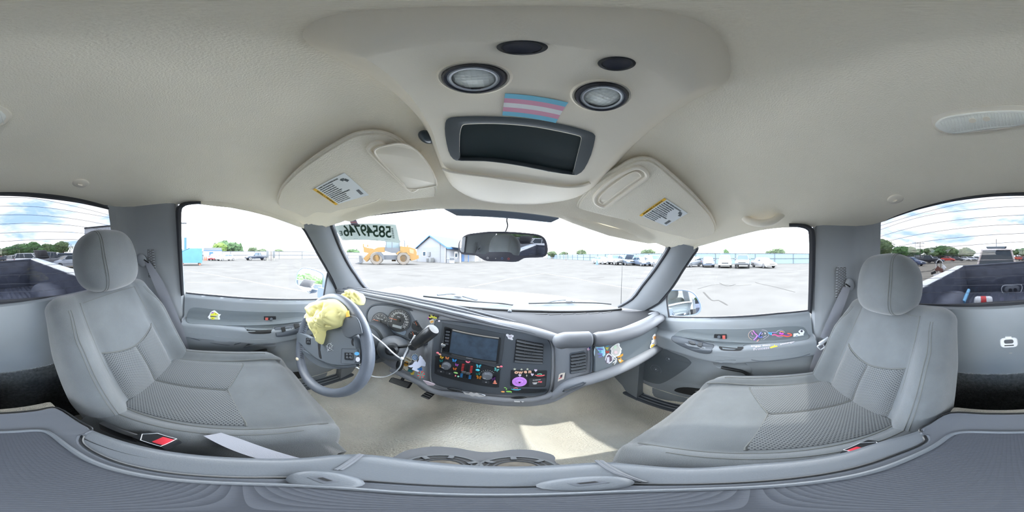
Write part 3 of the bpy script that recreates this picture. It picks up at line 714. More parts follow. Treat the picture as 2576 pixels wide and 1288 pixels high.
# ------------------------------------------------------------------ sun visors
def visor(name, label, out, win, lab, flap, side):
    S = ROOFO(.022)
    pts = [P(u, v, S) for u, v in out]
    c = sum(pts, Vector())/len(pts); t = thing('sun_visor', label, 'sun visor', c)
    # best-fit plane
    n = normal_of(pts); pl = (n, n.dot(c))
    pts = [P(u, v, pl) for u, v in out]
    pts = smooth_loop(pts, 4)
    g = G().prism([p-n*.016 for p in pts], n*.016, inset=.006)
    body = mk('visor_body', g, VISF, t, angle=50)
    g = G().tube([p-n*.007 for p in pts], .0045, 6, loop=True); mk('edge_piping', g, VISF, t)
    # mirror frame
    fr = smooth_loop([P(u, v, pl) for u, v in win], 4)
    cc = sum(fr, Vector())/len(fr)
    g = G().tube([p+n*.0015 for p in fr], .0060, 8, loop=True); f_ = mk('mirror_frame', g, HEADP, t)
    g = G().prism([p+n*.0 for p in fr], n*.002); mk('frame_recess', g, HEADP, f_)
    fl = smooth_loop([P(u, v, pl) for u, v in flap[0]], 4)
    lift = flap[1]
    g = G().prism([p+n*lift for p in fl], n*.003, inset=.002); fm = mk('mirror_cover', g, HEADP, t)
    g = G().tube([p+n*(lift+.003) for p in fl], .0022, 6, loop=True); mk('cover_edge', g, HEADP, fm)
    # warning label
    A, B, C, D = [P(u, v, pl) for u, v in lab]   # A-B yellow edge side ... A,B = yellow edge, C,D opposite
    off = n*.0012
    g = G().prism([A+off, B+off, C+off, D+off], n*.0004); lb = mk('warning_label', g, mat('label_paper', (226, 230, 232), .5), t, smooth=False)
    ya, yb = A.lerp(D, .09), B.lerp(C, .09)
    g = G().prism([A+off*1.4, B+off*1.4, yb+off*1.4, ya+off*1.4], n*.0004); mk('yellow_band', g, mat('label_yellow', (240, 190, 62), .5), lb, smooth=False)
    ink = mat('label_ink', (88, 96, 100), .6)
    # text direction: lines run along A->D? lines of print are perpendicular to the yellow band's short axis
    up = (D-A).normalized()                      # away from the yellow band
    along = (B-A).normalized() if side > 0 else (B-A).normalized()
    wdt = (B-A).length; hgt = (D-A).length
    nn = n
    # print: reads with the band at its top
    X = (D-A).normalized(); Y = n.cross(X); R = Matrix((X, Y, n)).transposed()
    X2 = (B-A).normalized(); Y2 = n.cross(X2); R2 = Matrix((X2, Y2, n)).transposed()
    lines = ['! WARNING  EVEN WITH ADVANCED AIR BAGS', 'Children can be killed or seriously injured by the air bag', 'The back seat is the safest place for children', 'Never put a rear facing child seat in the front', 'Always use seat belts and child restraints', 'See owner manual for more information', 'AVERTISSEMENT', 'MEME AVEC DES SACS GONFLABLES INTELLIGENTS', 'Les enfants peuvent etre tues ou gravement blesses', 'Le siege arriere est le plus sur pour les enfants', 'Toujours utiliser les ceintures de securite', 'Voir le guide du proprietaire']
    H_ = wdt*.92
    ctr = (A+B+C+D)/4
    tg = G()
    for k, s_ in enumerate(lines):
        f_ = .04+.92*(k+.5)/len(lines)
        p = A.lerp(B, f_).lerp(D.lerp(C, f_), .13)+off*1.5
        sz = H_/len(lines)*.85
        q_ = text(s_, sz*(1 if k not in (0, 6, 7) else 1.05), p, R, ink, None, sx=min(1, hgt*.60/(len(s_)*sz*.56)), align='LEFT', bold=.0001 if k in (0, 7) else 0); tg.add(q_.v, q_.f)
    mk('lettering', tg, ink, lb, smooth=False)
    text('WARNING  /!\\  AVERTISSEMENT', wdt*.055, (A.lerp(D, .045)+B.lerp(C, .045))/2+off*2, R2, mat('label_black', (60, 50, 30), .6), lb, sx=1)
    pc_ = A.lerp(B, .2).lerp(D.lerp(C, .2), .86)+off*1.5
    for a_, b_, w_, h_ in ((-.006, .004, .008, .010), (.003, -.003, .009, .012), (.000, .006, .004, .005)): mk('pictogram', G().box(pc_+R @ Vector((a_, b_, .0002)), (w_, h_, .0004), R @ Matrix.Rotation(.4, 3, 'Z'), bev=.0001), ink, lb)
    bc_ = A.lerp(B, .78).lerp(D.lerp(C, .78), .88)+off*1.5
    for k in range(12): mk('barcode_bar', G().box(bc_+R @ Vector((0, (k-5.5)*.0021, .0002)), (.010, .0008+.0005*(k % 3 == 0), .0004), R), ink, lb)
    return t
visor('sun_visor', 'driver side beige sun visor folded up, its vanity mirror cover hanging open', 
  [(698, 510), (702, 490), (712, 470), (745, 435), (790, 400), (840, 368), (890, 342), (925, 335), (960, 336), (1000, 352), (1040, 385), (1070, 420), (1095, 470), (1097, 492), (1092, 496), (1040, 500), (985, 507), (968, 503), (955, 502), (940, 510), (900, 520), (850, 530), (830, 537), (800, 535), (787, 538), (770, 547), (750, 548), (720, 536), (705, 525)],
  [(930, 378), (932, 366), (945, 358), (962, 360), (975, 380), (1060, 460), (1055, 468), (1040, 478), (1028, 474), (1000, 448), (960, 410)],
  [(787, 476), (844, 515), (928, 490), (866, 434)],
  ([(945, 368), (975, 358), (1010, 354), (1040, 366), (1068, 395), (1090, 432), (1097, 452), (1090, 460), (1030, 468), (1010, 450), (975, 415), (948, 385)], .010), -1)
visor('sun_visor', 'passenger side beige sun visor folded up with its slim mirror cover closed', 
  [(1800, 580), (1798, 565), (1785, 540), (1760, 510), (1720, 470), (1680, 435), (1645, 408), (1620, 401), (1590, 406), (1555, 425), (1520, 445), (1490, 470), (1462, 502), (1453, 520), (1460, 526), (1500, 537), (1560, 551), (1578, 553), (1590, 560), (1640, 577), (1690, 591), (1715, 596), (1735, 602), (1755, 604), (1780, 598), (1795, 590)],
  [(1496, 500), (1500, 488), (1530, 458), (1570, 432), (1600, 421), (1618, 425), (1628, 438), (1620, 450), (1580, 478), (1530, 515), (1515, 518), (1500, 510)],
  [(1671, 497), (1608, 541), (1676, 568), (1730, 536)],
  ([(1508, 500), (1515, 487), (1545, 460), (1585, 434), (1603, 430), (1613, 438), (1606, 445), (1570, 470), (1525, 505), (1515, 508)], .003), 1)

# ------------------------------------------------------------------ coat hooks, dome light, grab handle
for (u, v), lab in (((203, 461), 'oval beige coat hook on the headliner above the driver seat'), ((2253, 501), 'oval beige coat hook on the headliner above the passenger seat')):
    c = P(u, v, ROOF); n = (-c).normalized()*.25+Vector((0, 0, -1)); n.normalize()
    t = thing('coat_hook', lab, 'hook', c, group='coat hooks')
    r = (P(u+23, v, ROOF)-P(u-23, v, ROOF)).length/2
    g = G().ellipsoid(c, (r, r*.85, .007), frame(n, (0, 1, 0)), 20, 10); mk('hook_plate', g, HEADP, t)
    g = G().tube([c+n*.006+Vector((-.006, .0, 0)), c+n*.012+Vector((.0, .006, 0)), c+n*.008+Vector((.012, .0, 0))], [.003, .004, .003], 8); mk('hook_tip', g, HEADP, t)
dn = Vector((0, .25, -1)).normalized(); c = P(2471, 302, ROOF); dpl = (dn, dn.dot(c)-.0)
t = thing('dome_light', 'long oval dome light with ribbed clear lens on the rear headliner', 'light', c)
ou = [(2336, 296), (2345, 284), (2380, 274), (2440, 266), (2520, 261), (2576, 262), (15, 267), (29, 278), (32, 290), (20, 308), (0, 316), (2520, 326), (2450, 333), (2400, 337), (2360, 330), (2342, 315)]
li = [(2354, 314), (2356, 304), (2375, 292), (2430, 282), (2500, 276), (2570, 275), (6, 280), (14, 290), (8, 302), (2560, 313), (2500, 320), (2440, 328), (2400, 332), (2370, 326)]
po = smooth_loop([P(u, v, dpl) for u, v in ou], 3); g = G().prism([p-dn*.006 for p in po], dn*.012, inset=.005); mk('light_frame', g, HEADP, t)
pi_ = smooth_loop([P(u, v, dpl) for u, v in li], 3); g = G().prism([p+dn*.004 for p in pi_], dn*.006, inset=.004)
lens2 = mat('dome_lens', (238, 238, 230), .2, bump=.3, scale=300, dist=.002); ln = mk('lens', g, lens2, t)
for k in range(26):
    f_ = (k+1)/27
    a = pi_[0].lerp(pi_[0], 0)
    u0 = 2362+ (k+.5)*8.4; top_v = interp([(2362, 300), (2400, 290), (2450, 281), (2520, 277), (2600, 280)], u0); bot_v = interp([(2362, 316), (2400, 328), (2440, 325), (2500, 317), (2600, 305)], u0)
    g = G().tube([P(u0, top_v+2, dpl)+dn*.010, P(u0+8, bot_v-2, dpl)+dn*.010], .0006, 4); mk('lens_rib', g, lens2, ln)
for u, v in ((2446, 298), (2481, 294)):
    c = P(u, v, dpl); g = G().disc(c+dn*.010, dn, .006, .002, 20); mk('lamp_switch', g, HEADP, ln)
S = ROOFO(.0)
t = thing('grab_handle', 'curved beige grab handle on the headliner above the passenger window', 'handle', P(1912, 552, x=.60))
hp = [(1848, 549), (1856, 541), (1870, 545), (1885, 556), (1915, 562), (1945, 556), (1965, 541), (1975, 531), (1980, 536)]
pts = smooth_loop([P(u, v, x=xx) for (u, v), xx in zip(hp, [.63, .61, .595, .585, .58, .585, .60, .615, .63])], 4, False)
g = G().tube(pts, [.006+.008*min(1, i/5, (len(pts)-1-i)/5) for i in range(len(pts))], 12, flat=1.0); mk('grip', g, HEADP, t)
for u, v in ((1852, 551), (1972, 541)):
    c = P(u, v, x=.625); g = G().ellipsoid(c, (.014, .028, .016), nu=16, nv=10); mk('end_cap', g, HEADP, t)
# ------------------------------------------------------------------ textured seat insert cloth
def insert_mat():
    m = bpy.data.materials.new('seat_insert_cloth'); m.use_nodes = True; nt = m.node_tree; b = nt.nodes['Principled BSDF']
    b.inputs['Roughness'].default_value = 1; b.inputs['Sheen Weight'].default_value = .3
    uv = nt.nodes.new('ShaderNodeUVMap'); mp = nt.nodes.new('ShaderNodeMapping'); mp.inputs['Rotation'].default_value = (0, 0, PI/4); mp.inputs['Scale'].default_value = (150, 190, 1)
    nt.links.new(uv.outputs[0], mp.inputs[0])
    v = nt.nodes.new('ShaderNodeTexVoronoi'); v.inputs['Scale'].default_value = 1; v.inputs['Randomness'].default_value = 0
    nt.links.new(mp.outputs[0], v.inputs['Vector'])
    r = nt.nodes.new('ShaderNodeValToRGB'); r.color_ramp.elements[0].position = .22; r.color_ramp.elements[1].position = .36
    r.color_ramp.elements[0].color = lin((48, 52, 56))+(1,); r.color_ramp.elements[1].color = lin((92, 95, 97))+(1,)
    nt.links.new(v.outputs['Distance'], r.inputs[0]); nt.links.new(r.outputs[0], b.inputs['Base Color'])
    bp = nt.nodes.new('ShaderNodeBump'); bp.inputs['Strength'].default_value = .5; bp.inputs['Distance'].default_value = .002
    nt.links.new(v.outputs['Distance'], bp.inputs['Height']); nt.links.new(bp.outputs[0], b.inputs['Normal'])
    return m
INS = insert_mat()
SEAM = mat('seat_seam', (92, 94, 93), 1)
def uvs(o, fn):
    me = o.data; off = base_loc(o); uv = me.uv_layers.new(name='UVMap')
    for l in me.loops:
        uv.data[l.index].uv = fn(me.vertices[l.vertex_index].co+off)
def clamp(t, a=0, b=1): return max(a, min(b, t))
def ss(t): t = clamp(t); return t*t*(3-2*t)
def make_seat(side, xc, label, hz):
    inb = -side                                  # sign of local x that points inboard
    t = thing('bucket_seat', label, 'seat', (xc, -.05, -.86))
    # ---------- cushion
    W = .226
    def top(x, y):
        z = -.486+.020*ss((abs(x)-.145)/.05)-.006*math.exp(-((abs(x)-.158)/.012)**2)
        z += .010*math.sin(PI*clamp((y+.2)/.4))
        z -= .05*clamp((y-.07)/.13)**2.2
        z -= .028*(1-math.sqrt(1-clamp((abs(x)-.186)/.04)**2))
        z -= .004*math.exp(-(x/.012)**2)*(1 if y < -.03 else 0)
        return z
    def yf(x): return .175-.06*(abs(x)/W)**3.5
    rings = []
    NX = 44
    for i in range(34):
        f_ = i/33; ring = []
        for j in range(NX+1):
            x = W*math.sin((j/NX-.5)*PI); y = -.26+(yf(x)+.26)*f_
            z = top(x, y)
            if f_ > .93: z -= .012*((f_-.93)/.07)**2
            ring.append(Vector((xc+x, y, z)))
        ir, il = (.030, 0) if inb > 0 else (0, .030)
        ring.append(Vector((xc+W*1.01+ir, ring[-1].y, -.535))); ring.append(Vector((xc+W*.97+ir, ring[-2].y, -.66)))
        ring.append(Vector((xc-W*.97-il, ring[0].y, -.66))); ring.append(Vector((xc-W*1.01-il, ring[0].y, -.535)))
        rings.append(ring)
    last = rings[-1]
    for dy, dz in ((.016, -.012), (.022, -.035), (.018, -.08), (.0, -.12)):
        nr = []
        for k, p in enumerate(last):
            if k <= NX: nr.append(Vector((p.x, p.y+dy, max(-.66, p.z+dz))))
            else: nr.append(Vector((p.x, p.y+dy*.6, p.z)))
        rings.append(nr)
    g = G().loft(rings); cush = mk('cushion', g, SEATF, t, angle=60)
    def onc(x, y, d=.0015): return Vector((xc+x, y, top(x, y)+d))
    # insert
    def fb(x): return .012-.042*clamp(1-abs(x)/.14)**1.0
    for a, b in ((-.148, -.004), (.004, .148)):
        g = G().grid(lambda u, v: onc(a+(b-a)*u, -.235+(fb(a+(b-a)*u)+.235)*v, .0012+.003*math.sin(PI*clamp(u*1.0))), 14, 26)
        o = mk('cushion_insert', g, INS, t, angle=70); uvs(o, lambda p: (p.x, p.y))
    def seam(fnp, r=.0022, nm='seam', n=30, m=SEAM, par=cush):
        g = G().tube([fnp(i/n) for i in range(n+1)], r, 6); mk(nm, g, m, par)
    seam(lambda s: onc(.15*(1-2*s), fb(.15*(1-2*s)), .001), .0024)
    for sg in (-1, 1):
        seam(lambda s: onc(sg*(.152+.018*s), -.235+.385*s, .0005), .0024)
        seam(lambda s: onc(sg*.19, -.235+.33*s, .0), .0016)
    seam(lambda s: onc(0, -.235+.20*s, .001), .002)
    # front valance and base
    g = G().loft([[(xc-.20, -.22, -.66), (xc+.20, -.22, -.66), (xc+.20, .15, -.66), (xc-.20, .15, -.66)], [(xc-.18, -.20, -.80), (xc+.18, -.20, -.80), (xc+.18, .12, -.80), (xc-.18, .12, -.80)]])
    mk('seat_base', g, DARK, t)
    for sg in (-1, 1):
        g = G().box((xc+sg*.16, -.03, -.83), (.04, .40, .06), bev=.006); mk('seat_rail', g, BLACK, t)
    # ---------- backrest
    B0 = Vector((0, -.222, -.53)); UP = Vector((0, -.185, .395)); NRM = Vector((0, .906, .424)).normalized(); L = UP.length
    def bol(x, h): return .050*ss((abs(x)-.115)/.085)*ss(h/.12+.4)*(1-.85*ss((h-.62)/.36))
    def wid(h): return .232-.012*ss((h-.55)/.4)-.008*ss((.2-h)/.2)
    def ff(x, h):
        q = bol(x, h)+.006*math.sin(PI*clamp(h))-.005*math.exp(-((abs(x)-.128)/.010)**2)
        if h < .5: q -= .005*math.exp(-(x/.010)**2)*ss((.5-h)/.05)
        q += .012*math.exp(-((h-.30)/.2)**2)*(1-ss((abs(x)-.09)/.05))
        return q
    def onb(x, h, d=.0015):
        w = wid(h); e = (1-min(1, abs(x/w))**7)**(1/3.5)
        return Vector((xc+x, 0, 0))+B0+UP*h+NRM*((ff(x, h)+.05)*e-.05+d)
    rings = []
    hs = [0, .02, .05]+[.05+.87*i/26 for i in range(1, 27)]
    def ring(h, k=1.0, wk=1.0):
        r_ = []; w = wid(h)*wk; n = 40
        for j in range(n+1):
            x = w*math.sin((j/n-.5)*PI); e = (1-min(1, abs(x/w))**7)**(1/3.5)
            r_.append(Vector((xc+x, 0, 0))+B0+UP*h+NRM*((ff(x, h)+.05)*e*k-.05))
        for j in range(1, n):
            x = -w*math.sin((j/n-.5)*PI); e = (1-min(1, abs(x/w))**6)**(1/3)
            r_.append(Vector((xc+x, 0, 0))+B0+UP*h+NRM*(-.05-.06*e*k))
        return r_
    rings.append(ring(-.03, .3, .96)); rings.append(ring(-.02, .75, .985))
    for h in hs: rings.append(ring(h))
    for j in range(1, 8):
        a = j/7*PI/2; rings.append(ring(.92+.10*math.sin(a), max(.05, math.cos(a)), 1-.26*(1-math.cos(a))))
    g = G().loft(rings); back = mk('backrest', g, SEATF, t, angle=60)
    def curve_h(x): return .475+.07*(abs(x)/.12)**1.6
    for a, b in ((-.122, -.003), (.003, .122)):
        def fn(u, v):
            x = a+(b-a)*u; h = -.0+(curve_h(x)-.008)*v; return onb(x, h, .0012+.002*math.sin(PI*u))
        g = G().grid(fn, 12, 26); o = mk('backrest_insert', g, INS, t, angle=70); uvs(o, lambda p: (p.x, p.z*1.08))
    seam(lambda s: onb(.125-.25*s, curve_h(.125-.25*s), .0), .0026, par=back)
    seam(lambda s: onb(0, .47*s, .0), .002, par=back)
    for sg in (-1, 1):
        seam(lambda s: onb(sg*(.128-.03*ss((.35-s)/.35)+.006*math.sin(s*PI)), .93*s, -.0005), .0024, par=back)
        for d_ in (0, .008): seam(lambda s: onb(sg*(.190+d_-.02*ss((s-.75)/.25)), .90*s, .0), .0011, par=back)
    seam(lambda s: onb(-.12+.24*s, .925+.01*math.sin(PI*s), .0), .0012, par=back)
    # ---------- headrest
    c = Vector((xc+side*.015, -.425, -.052+hz)); R = Matrix.Rotation(math.radians(12), 3, 'X')
    g = G().ellipsoid((0, 0, 0), (.132, .058, .105), None, 36, 24, e=.62)
    for p in g.v:
        p.x *= 1-.10*ss((p.z)/.10)-.05*ss(-p.z/.12)
        p.y += .012*(1-(p.x/.13)**2)
    v2 = [R @ p+c for p in g.v]; g.v = v2; hr = mk('headrest', g, SEATF, t, angle=70)
    for d_ in (-.004, .004):
        pts = []
        x = inb*.070+d_
        for i in range(25):
            a = -PI*.52+PI*1.05*i/24; ca, sa = math.cos(a), math.sin(a)
            z = .104*math.copysign(abs(sa)**.62, sa)*.985; kx = (1-abs(x/.132)**3.2)**(1/3.2)
            y = .058*abs(ca)**.62*kx if ca > 0 else -.058*abs(ca)**.62*kx
            p = Vector((x*(1-.10*ss(z/.10)-.05*ss(-z/.12)), y+.012*(1-(x/.13)**2)+.0005, z*kx**.5)); pts.append(R @ p+c)
        g = G().tube(pts, .0012, 6); mk('headrest_seam', g, SEAM, hr)
    for sg in (-1, 1):
        g = G().tube([c+Vector((sg*.055, -.01, -.08)), c+Vector((sg*.055, -.005, -.15))], .006, 10); mk('headrest_post', g, CHROME, t)
    return t
make_seat(-1, -.382, 'grey cloth driver seat with textured inserts behind the steering wheel', .004)
make_seat(1, .382, 'grey cloth passenger seat with textured inserts and a sunlit front edge', -.022)

# ------------------------------------------------------------------ folded centre seat: vinyl armrest with tray
def zt(x, y): return -.42
OUT = [(-.100, -.272), (-.108, -.21), (-.112, -.182), (-.117, -.13), (-.119, -.057), (-.116, .0), (-.106, .052), (-.098, .092), (-.078, .116), (-.045, .127), (-.005, .131), (.044, .129), (.085, .125), (.116, .116), (.133, .094), (.148, .050), (.170, .0), (.177, -.076), (.180, -.138), (.164, -.192), (.158, -.22), (.138, -.278), (.07, -.288), (.0, -.286), (-.06, -.281)]
t = thing('folding_armrest', 'dark grey vinyl centre armrest with ribbed tray mat, folded down between the seats', 'armrest', (.03, -.07, -.62))
ov = [Vector((x, y, -.42)) for x, y in OUT]; cen = Vector((.03, -.08, -.42))
def off(pts, d, z):
    out = []
    n = len(pts)
    for i, p in enumerate(pts):
        tt = (pts[(i+1) % n]-pts[i-1]); nn = Vector((tt.y, -tt.x, 0)).normalized()
        if nn.dot(p-cen) > 0: nn = -nn
        out.append(Vector((p.x+nn.x*d, p.y+nn.y*d, z)))
    return out
sv = smooth_loop(ov, 4)
ARM = mat('armrest_vinyl', (92, 97, 103), .42, bump=.35, scale=600, dist=.0008)
ARMH = mat('armrest_hard_plastic', (84, 88, 95), .45, bump=.2, scale=900, dist=.0006)
CARPL = mat('light_carpet', (178, 174, 164), 1, bump=1, scale=300, dist=.004)
g = G().loft([off(sv, .02, -.62), off(sv, .004, -.56), off(sv, -.002, -.47), off(sv, .0, -.438), off(sv, .006, -.424), off(sv, .016, -.419), off(sv, .03, -.419)])
mk('padded_body', g, ARM, t, angle=60)
# hard tray lid: rear block and recessed field
TR = [(-.098, -.268), (-.106, -.20), (-.105, -.178), (-.088, -.172), (-.070, -.150), (-.062, -.10), (-.058, -.05), (-.055, -.005), (-.050, .028), (-.030, .052), (.0, .062), (.04, .064), (.072, .060), (.092, .035), (.108, .0), (.120, -.045), (.128, -.11), (.124, -.165), (.135, -.185), (.150, -.200), (.150, -.22), (.134, -.272), (.07, -.281), (.0, -.280), (-.06, -.275)]
tv = smooth_loop([Vector((x, y, -.42)) for x, y in TR], 4)
g = G().loft([off(tv, .0, -.424), off(tv, .0005, -.4165), off(tv, .003, -.4135), off(tv, .006, -.4145)])
mk('tray_lid', g, ARMH, t, angle=50)
g = G().tube(off(tv, -.004, -.418), .0022, 6, loop=True); mk('lid_groove', g, BLACK, t)
IN = [(-.088, -.215), (-.05, -.226), (.01, -.230), (.07, -.232), (.105, -.226), (.113, -.212), (.108, -.195), (.112, -.15), (.108, -.08), (.098, -.02), (.085, .015), (.06, .035), (.01, .036), (-.02, .03), (-.038, .0), (-.044, -.06), (-.052, -.12), (-.062, -.165), (-.085, -.19)]
IN = [(-.040, -.208), (.0, -.214), (.05, -.216), (.085, -.213), (.103, -.200), (.108, -.165), (.112, -.11), (.106, -.05), (.096, -.005), (.082, .025), (.058, .042), (.01, .043), (-.02, .035), (-.038, .01), (-.044, -.04), (-.048, -.10), (-.052, -.145), (-.052, -.19)]
iv = smooth_loop([Vector((x, y, -.42)) for x, y in IN], 4)
g = G().tube(off(iv, -.0015, -.4135), .0042, 8, loop=True); mk('tray_rim', g, ARM, t)
def mat_mat():
    m = mat('tray_mat', (96, 104, 116), .6); nt = m.node_tree; b = nt.nodes['Principled BSDF']
    tcn = nt.nodes.new('ShaderNodeTexCoord'); v = nt.nodes.new('ShaderNodeTexVoronoi'); v.inputs['Scale'].default_value = 225; v.inputs['Randomness'].default_value = .0
    nt.links.new(tcn.outputs['Object'], v.inputs['Vector'])
    bp = nt.nodes.new('ShaderNodeBump'); bp.inputs['Strength'].default_value = .9; bp.inputs['Distance'].default_value = .0015
    nt.links.new(v.outputs['Distance'], bp.inputs['Height']); nt.links.new(bp.outputs[0], b.inputs['Normal'])
    r = nt.nodes.new('ShaderNodeValToRGB'); r.color_ramp.elements[0].position = .15; r.color_ramp.elements[1].position = .5
    r.color_ramp.elements[0].color = lin((100, 106, 118))+(1,); r.color_ramp.elements[1].color = lin((58, 62, 70))+(1,)
    nt.links.new(v.outputs['Distance'], r.inputs[0]); nt.links.new(r.outputs[0], b.inputs['Base Color'])
    return m
fv = off(iv, .002, -.4132); g = G(); g.v += fv; g.f += [list(x) for x in tessellate_polygon([fv])]; g.m += [0]*len(g.f)
mk('tray_mat', g, mat_mat(), t, smooth=False)
# stitched seams of the padding
for pts in ([(905, 1142), (880, 1160), (845, 1182)], [(1500, 1158), (1540, 1185), (1575, 1200), (1610, 1212)], [(912, 1143), (890, 1160), (855, 1182)], [(1512, 1158), (1553, 1185), (1590, 1202), (1622, 1213)]):
    g = G().tube(smooth_loop([P(u, v, z=-.4185) for u, v in pts], 4, False), .0022, 6); mk('stitch_seam', g, ARMH, t)
# two latch buttons at the front of the lid
for (u, v), sx in (((812, 1207), .02), ((1480, 1216), .02)):
    c = P(u, v, z=-.4125); 
    g = G().ellipsoid(c, (.024, .018, .004), nu=20, nv=8); l_ = mk('latch_pad', g, ARM, t)
    g = G().box(c+Vector((0, 0, .003)), (.018, .010, .003), bev=.001); mk('latch_button', g, ARMH, l_)
    g = G().box(c+Vector((0, .001, .005)), (.010, .003, .001)); mk('latch_slot', g, BLACKM, l_)
# carpeted rear edge
g = G().box((.02, -.300, -.47), (.25, .03, .07), bev=.01); mk('carpet_edge', g, CARPL, t)
# seat hinge brackets between armrest and seats
for x in (-.150, .190):
    g = G().box((x, -.17, -.50), (.014, .08, .06), bev=.004); mk('hinge_bracket', g, BLACK, t)

# ------------------------------------------------------------------ cup holder unit
t = thing('cup_holder', 'grey two cup holder unit in front of the centre armrest', 'cup holder', (.03, .17, -.72))
CZ = -.615
cupu = [(985, 1152), (1010, 1138), (1035, 1130), (1090, 1123), (1150, 1127), (1200, 1136), (1240, 1137), (1290, 1131), (1340, 1132), (1385, 1142), (1397, 1152), (1400, 1165)]
cp = [P(u, v, z=CZ) for u, v in cupu]; cp += [Vector((cp[-1].x, .10, CZ)), Vector((cp[0].x, .10, CZ))]
cp = smooth_loop(cp, 3)
g = G().prism([p-Vector((0, 0, .11)) for p in cp], (0, 0, .1095)); mk('holder_body', g, ARMH, t, angle=40)
lc = P(1110, 1172, z=CZ); rc = P(1300, 1176, z=CZ)
g = G(); 
for c in (lc, rc):
    g2 = G().lathe(c+Vector((0, 0, .0)), (0, 0, 1), [(.047, .001), (.046, .005), (.042, .005), (.040, .001)], 32, caps=False); cw = mk('cup_rim', g2, ARM, t)
    g2 = G().lathe(c, (0, 0, 1), [(.041, .004), (.041, .0012), (.0005, .0012)], 32, caps=False); mk('cup_well', g2, BLACK, cw)
    for rr in (.034, .026): g2 = G().ring(c+Vector((0, 0, .0022)), (0, 0, 1), rr, .0012, 28, 6); mk('cup_step', g2, ARMH, cw)
    g2 = G().disc(c+Vector((0, 0, .002)), (0, 0, 1), .022, .001, 24); mk('cup_base', g2, mat('cup_grime', (104, 99, 92), .8, vary=.25, vscale=60), cw)
    for a in (.6, 1.57, 2.5, 3.9, 5.4):
        g2 = G().box(c+Vector((math.cos(a)*.037, math.sin(a)*.037, .0045)), (.012, .008, .004), Matrix.Rotation(a, 3, 'Z'), bev=.001); mk('cup_tab', g2, ARM, cw)

# ------------------------------------------------------------------ seat belts
WEB = mat('belt_webbing', (138, 140, 148), .8, bump=.8, scale=900, dist=.0006)
def strap(a, b, m=WEB, th=.0016, nseg=4, **k):
    A = smooth_loop([P(u, v, **k) for u, v in a], nseg, False); B = smooth_loop([P(u, v, **k) for u, v in b], nseg, False)
    n = -(sum(A, Vector())/len(A)).normalized()
    return G().loft([[p, q, q+n*th, p+n*th] for p, q in zip(A, B)])
t = thing('seat_belt', 'driver seat belt hanging straight beside the driver seat, latch at its foot', 'seat belt', P(470, 925, x=-.66))
mk('webbing', strap([(362, 656), (385, 712), (410, 770), (432, 826), (452, 880), (463, 922)], [(377, 658), (412, 712), (437, 770), (460, 826), (476, 880), (484, 922)], x=-.66), WEB, t)
c = P(357, 655, x=-.665); g = G().ellipsoid(c, (.010, .028, .034), Matrix.Rotation(.3, 3, 'X'), 18, 12); mk('belt_guide', g, PILL, t)
g = G().box(P(368, 657, x=-.650), (.004, .030, .006), Matrix.Rotation(-.5, 3, 'X'), bev=.001); mk('guide_slot', g, BLACKM, t)
c = P(475, 920, x=-.655); g = G().box(c, (.010, .055, .010), bev=.002); mk('stop_bar', g, BLACK, t)
c = P(480, 930, x=-.652); g = G().tube(round_loop([c+Vector((0, a, b)) for a, b in [(-.014, .008), (.014, .008), (.010, -.014), (-.010, -.014)]], .004), .0022, 6, loop=True); mk('latch_tongue', g, CHROME, t)
t = thing('seat_belt', 'passenger seat belt with pale latch tongue halfway down the strap', 'seat belt', P(2045, 955, x=.66))
mk('webbing', strap([(2120, 722), (2105, 752), (2088, 790), (2072, 825), (2064, 848)], [(2140, 722), (2127, 762), (2112, 800), (2094, 836), (2086, 860)], x=.655), WEB, t)
mk('lower_webbing', strap([(2062, 855), (2050, 888), (2040, 915), (2034, 942), (2031, 960)], [(2078, 868), (2068, 890), (2060, 920), (2056, 945), (2053, 962)], x=.662), WEB, t)
c = P(2138, 716, x=.665); g = G().ellipsoid(c, (.010, .026, .034), Matrix.Rotation(-.3, 3, 'X'), 18, 12); mk('belt_guide', g, PILL, t)
g = G().box(P(2133, 718, x=.650), (.004, .030, .006), Matrix.Rotation(.6, 3, 'X'), bev=.001); mk('guide_slot', g, BLACKM, t)
c = P(2073, 858, x=.648); Rl = Matrix.Rotation(math.radians(-28), 3, 'X')
g = G().box(c, (.012, .052, .016), Rl, bev=.004); lt = mk('latch_head', g, SILV, t)
c = P(2066, 872, x=.648); g = G().tube(round_loop([c+Rl @ Vector((0, a, b)) for a, b in [(-.013, .014), (.013, .014), (.011, -.014), (-.011, -.014)]], .004), .0035, 6, loop=True); mk('latch_tongue', g, SILV, lt)
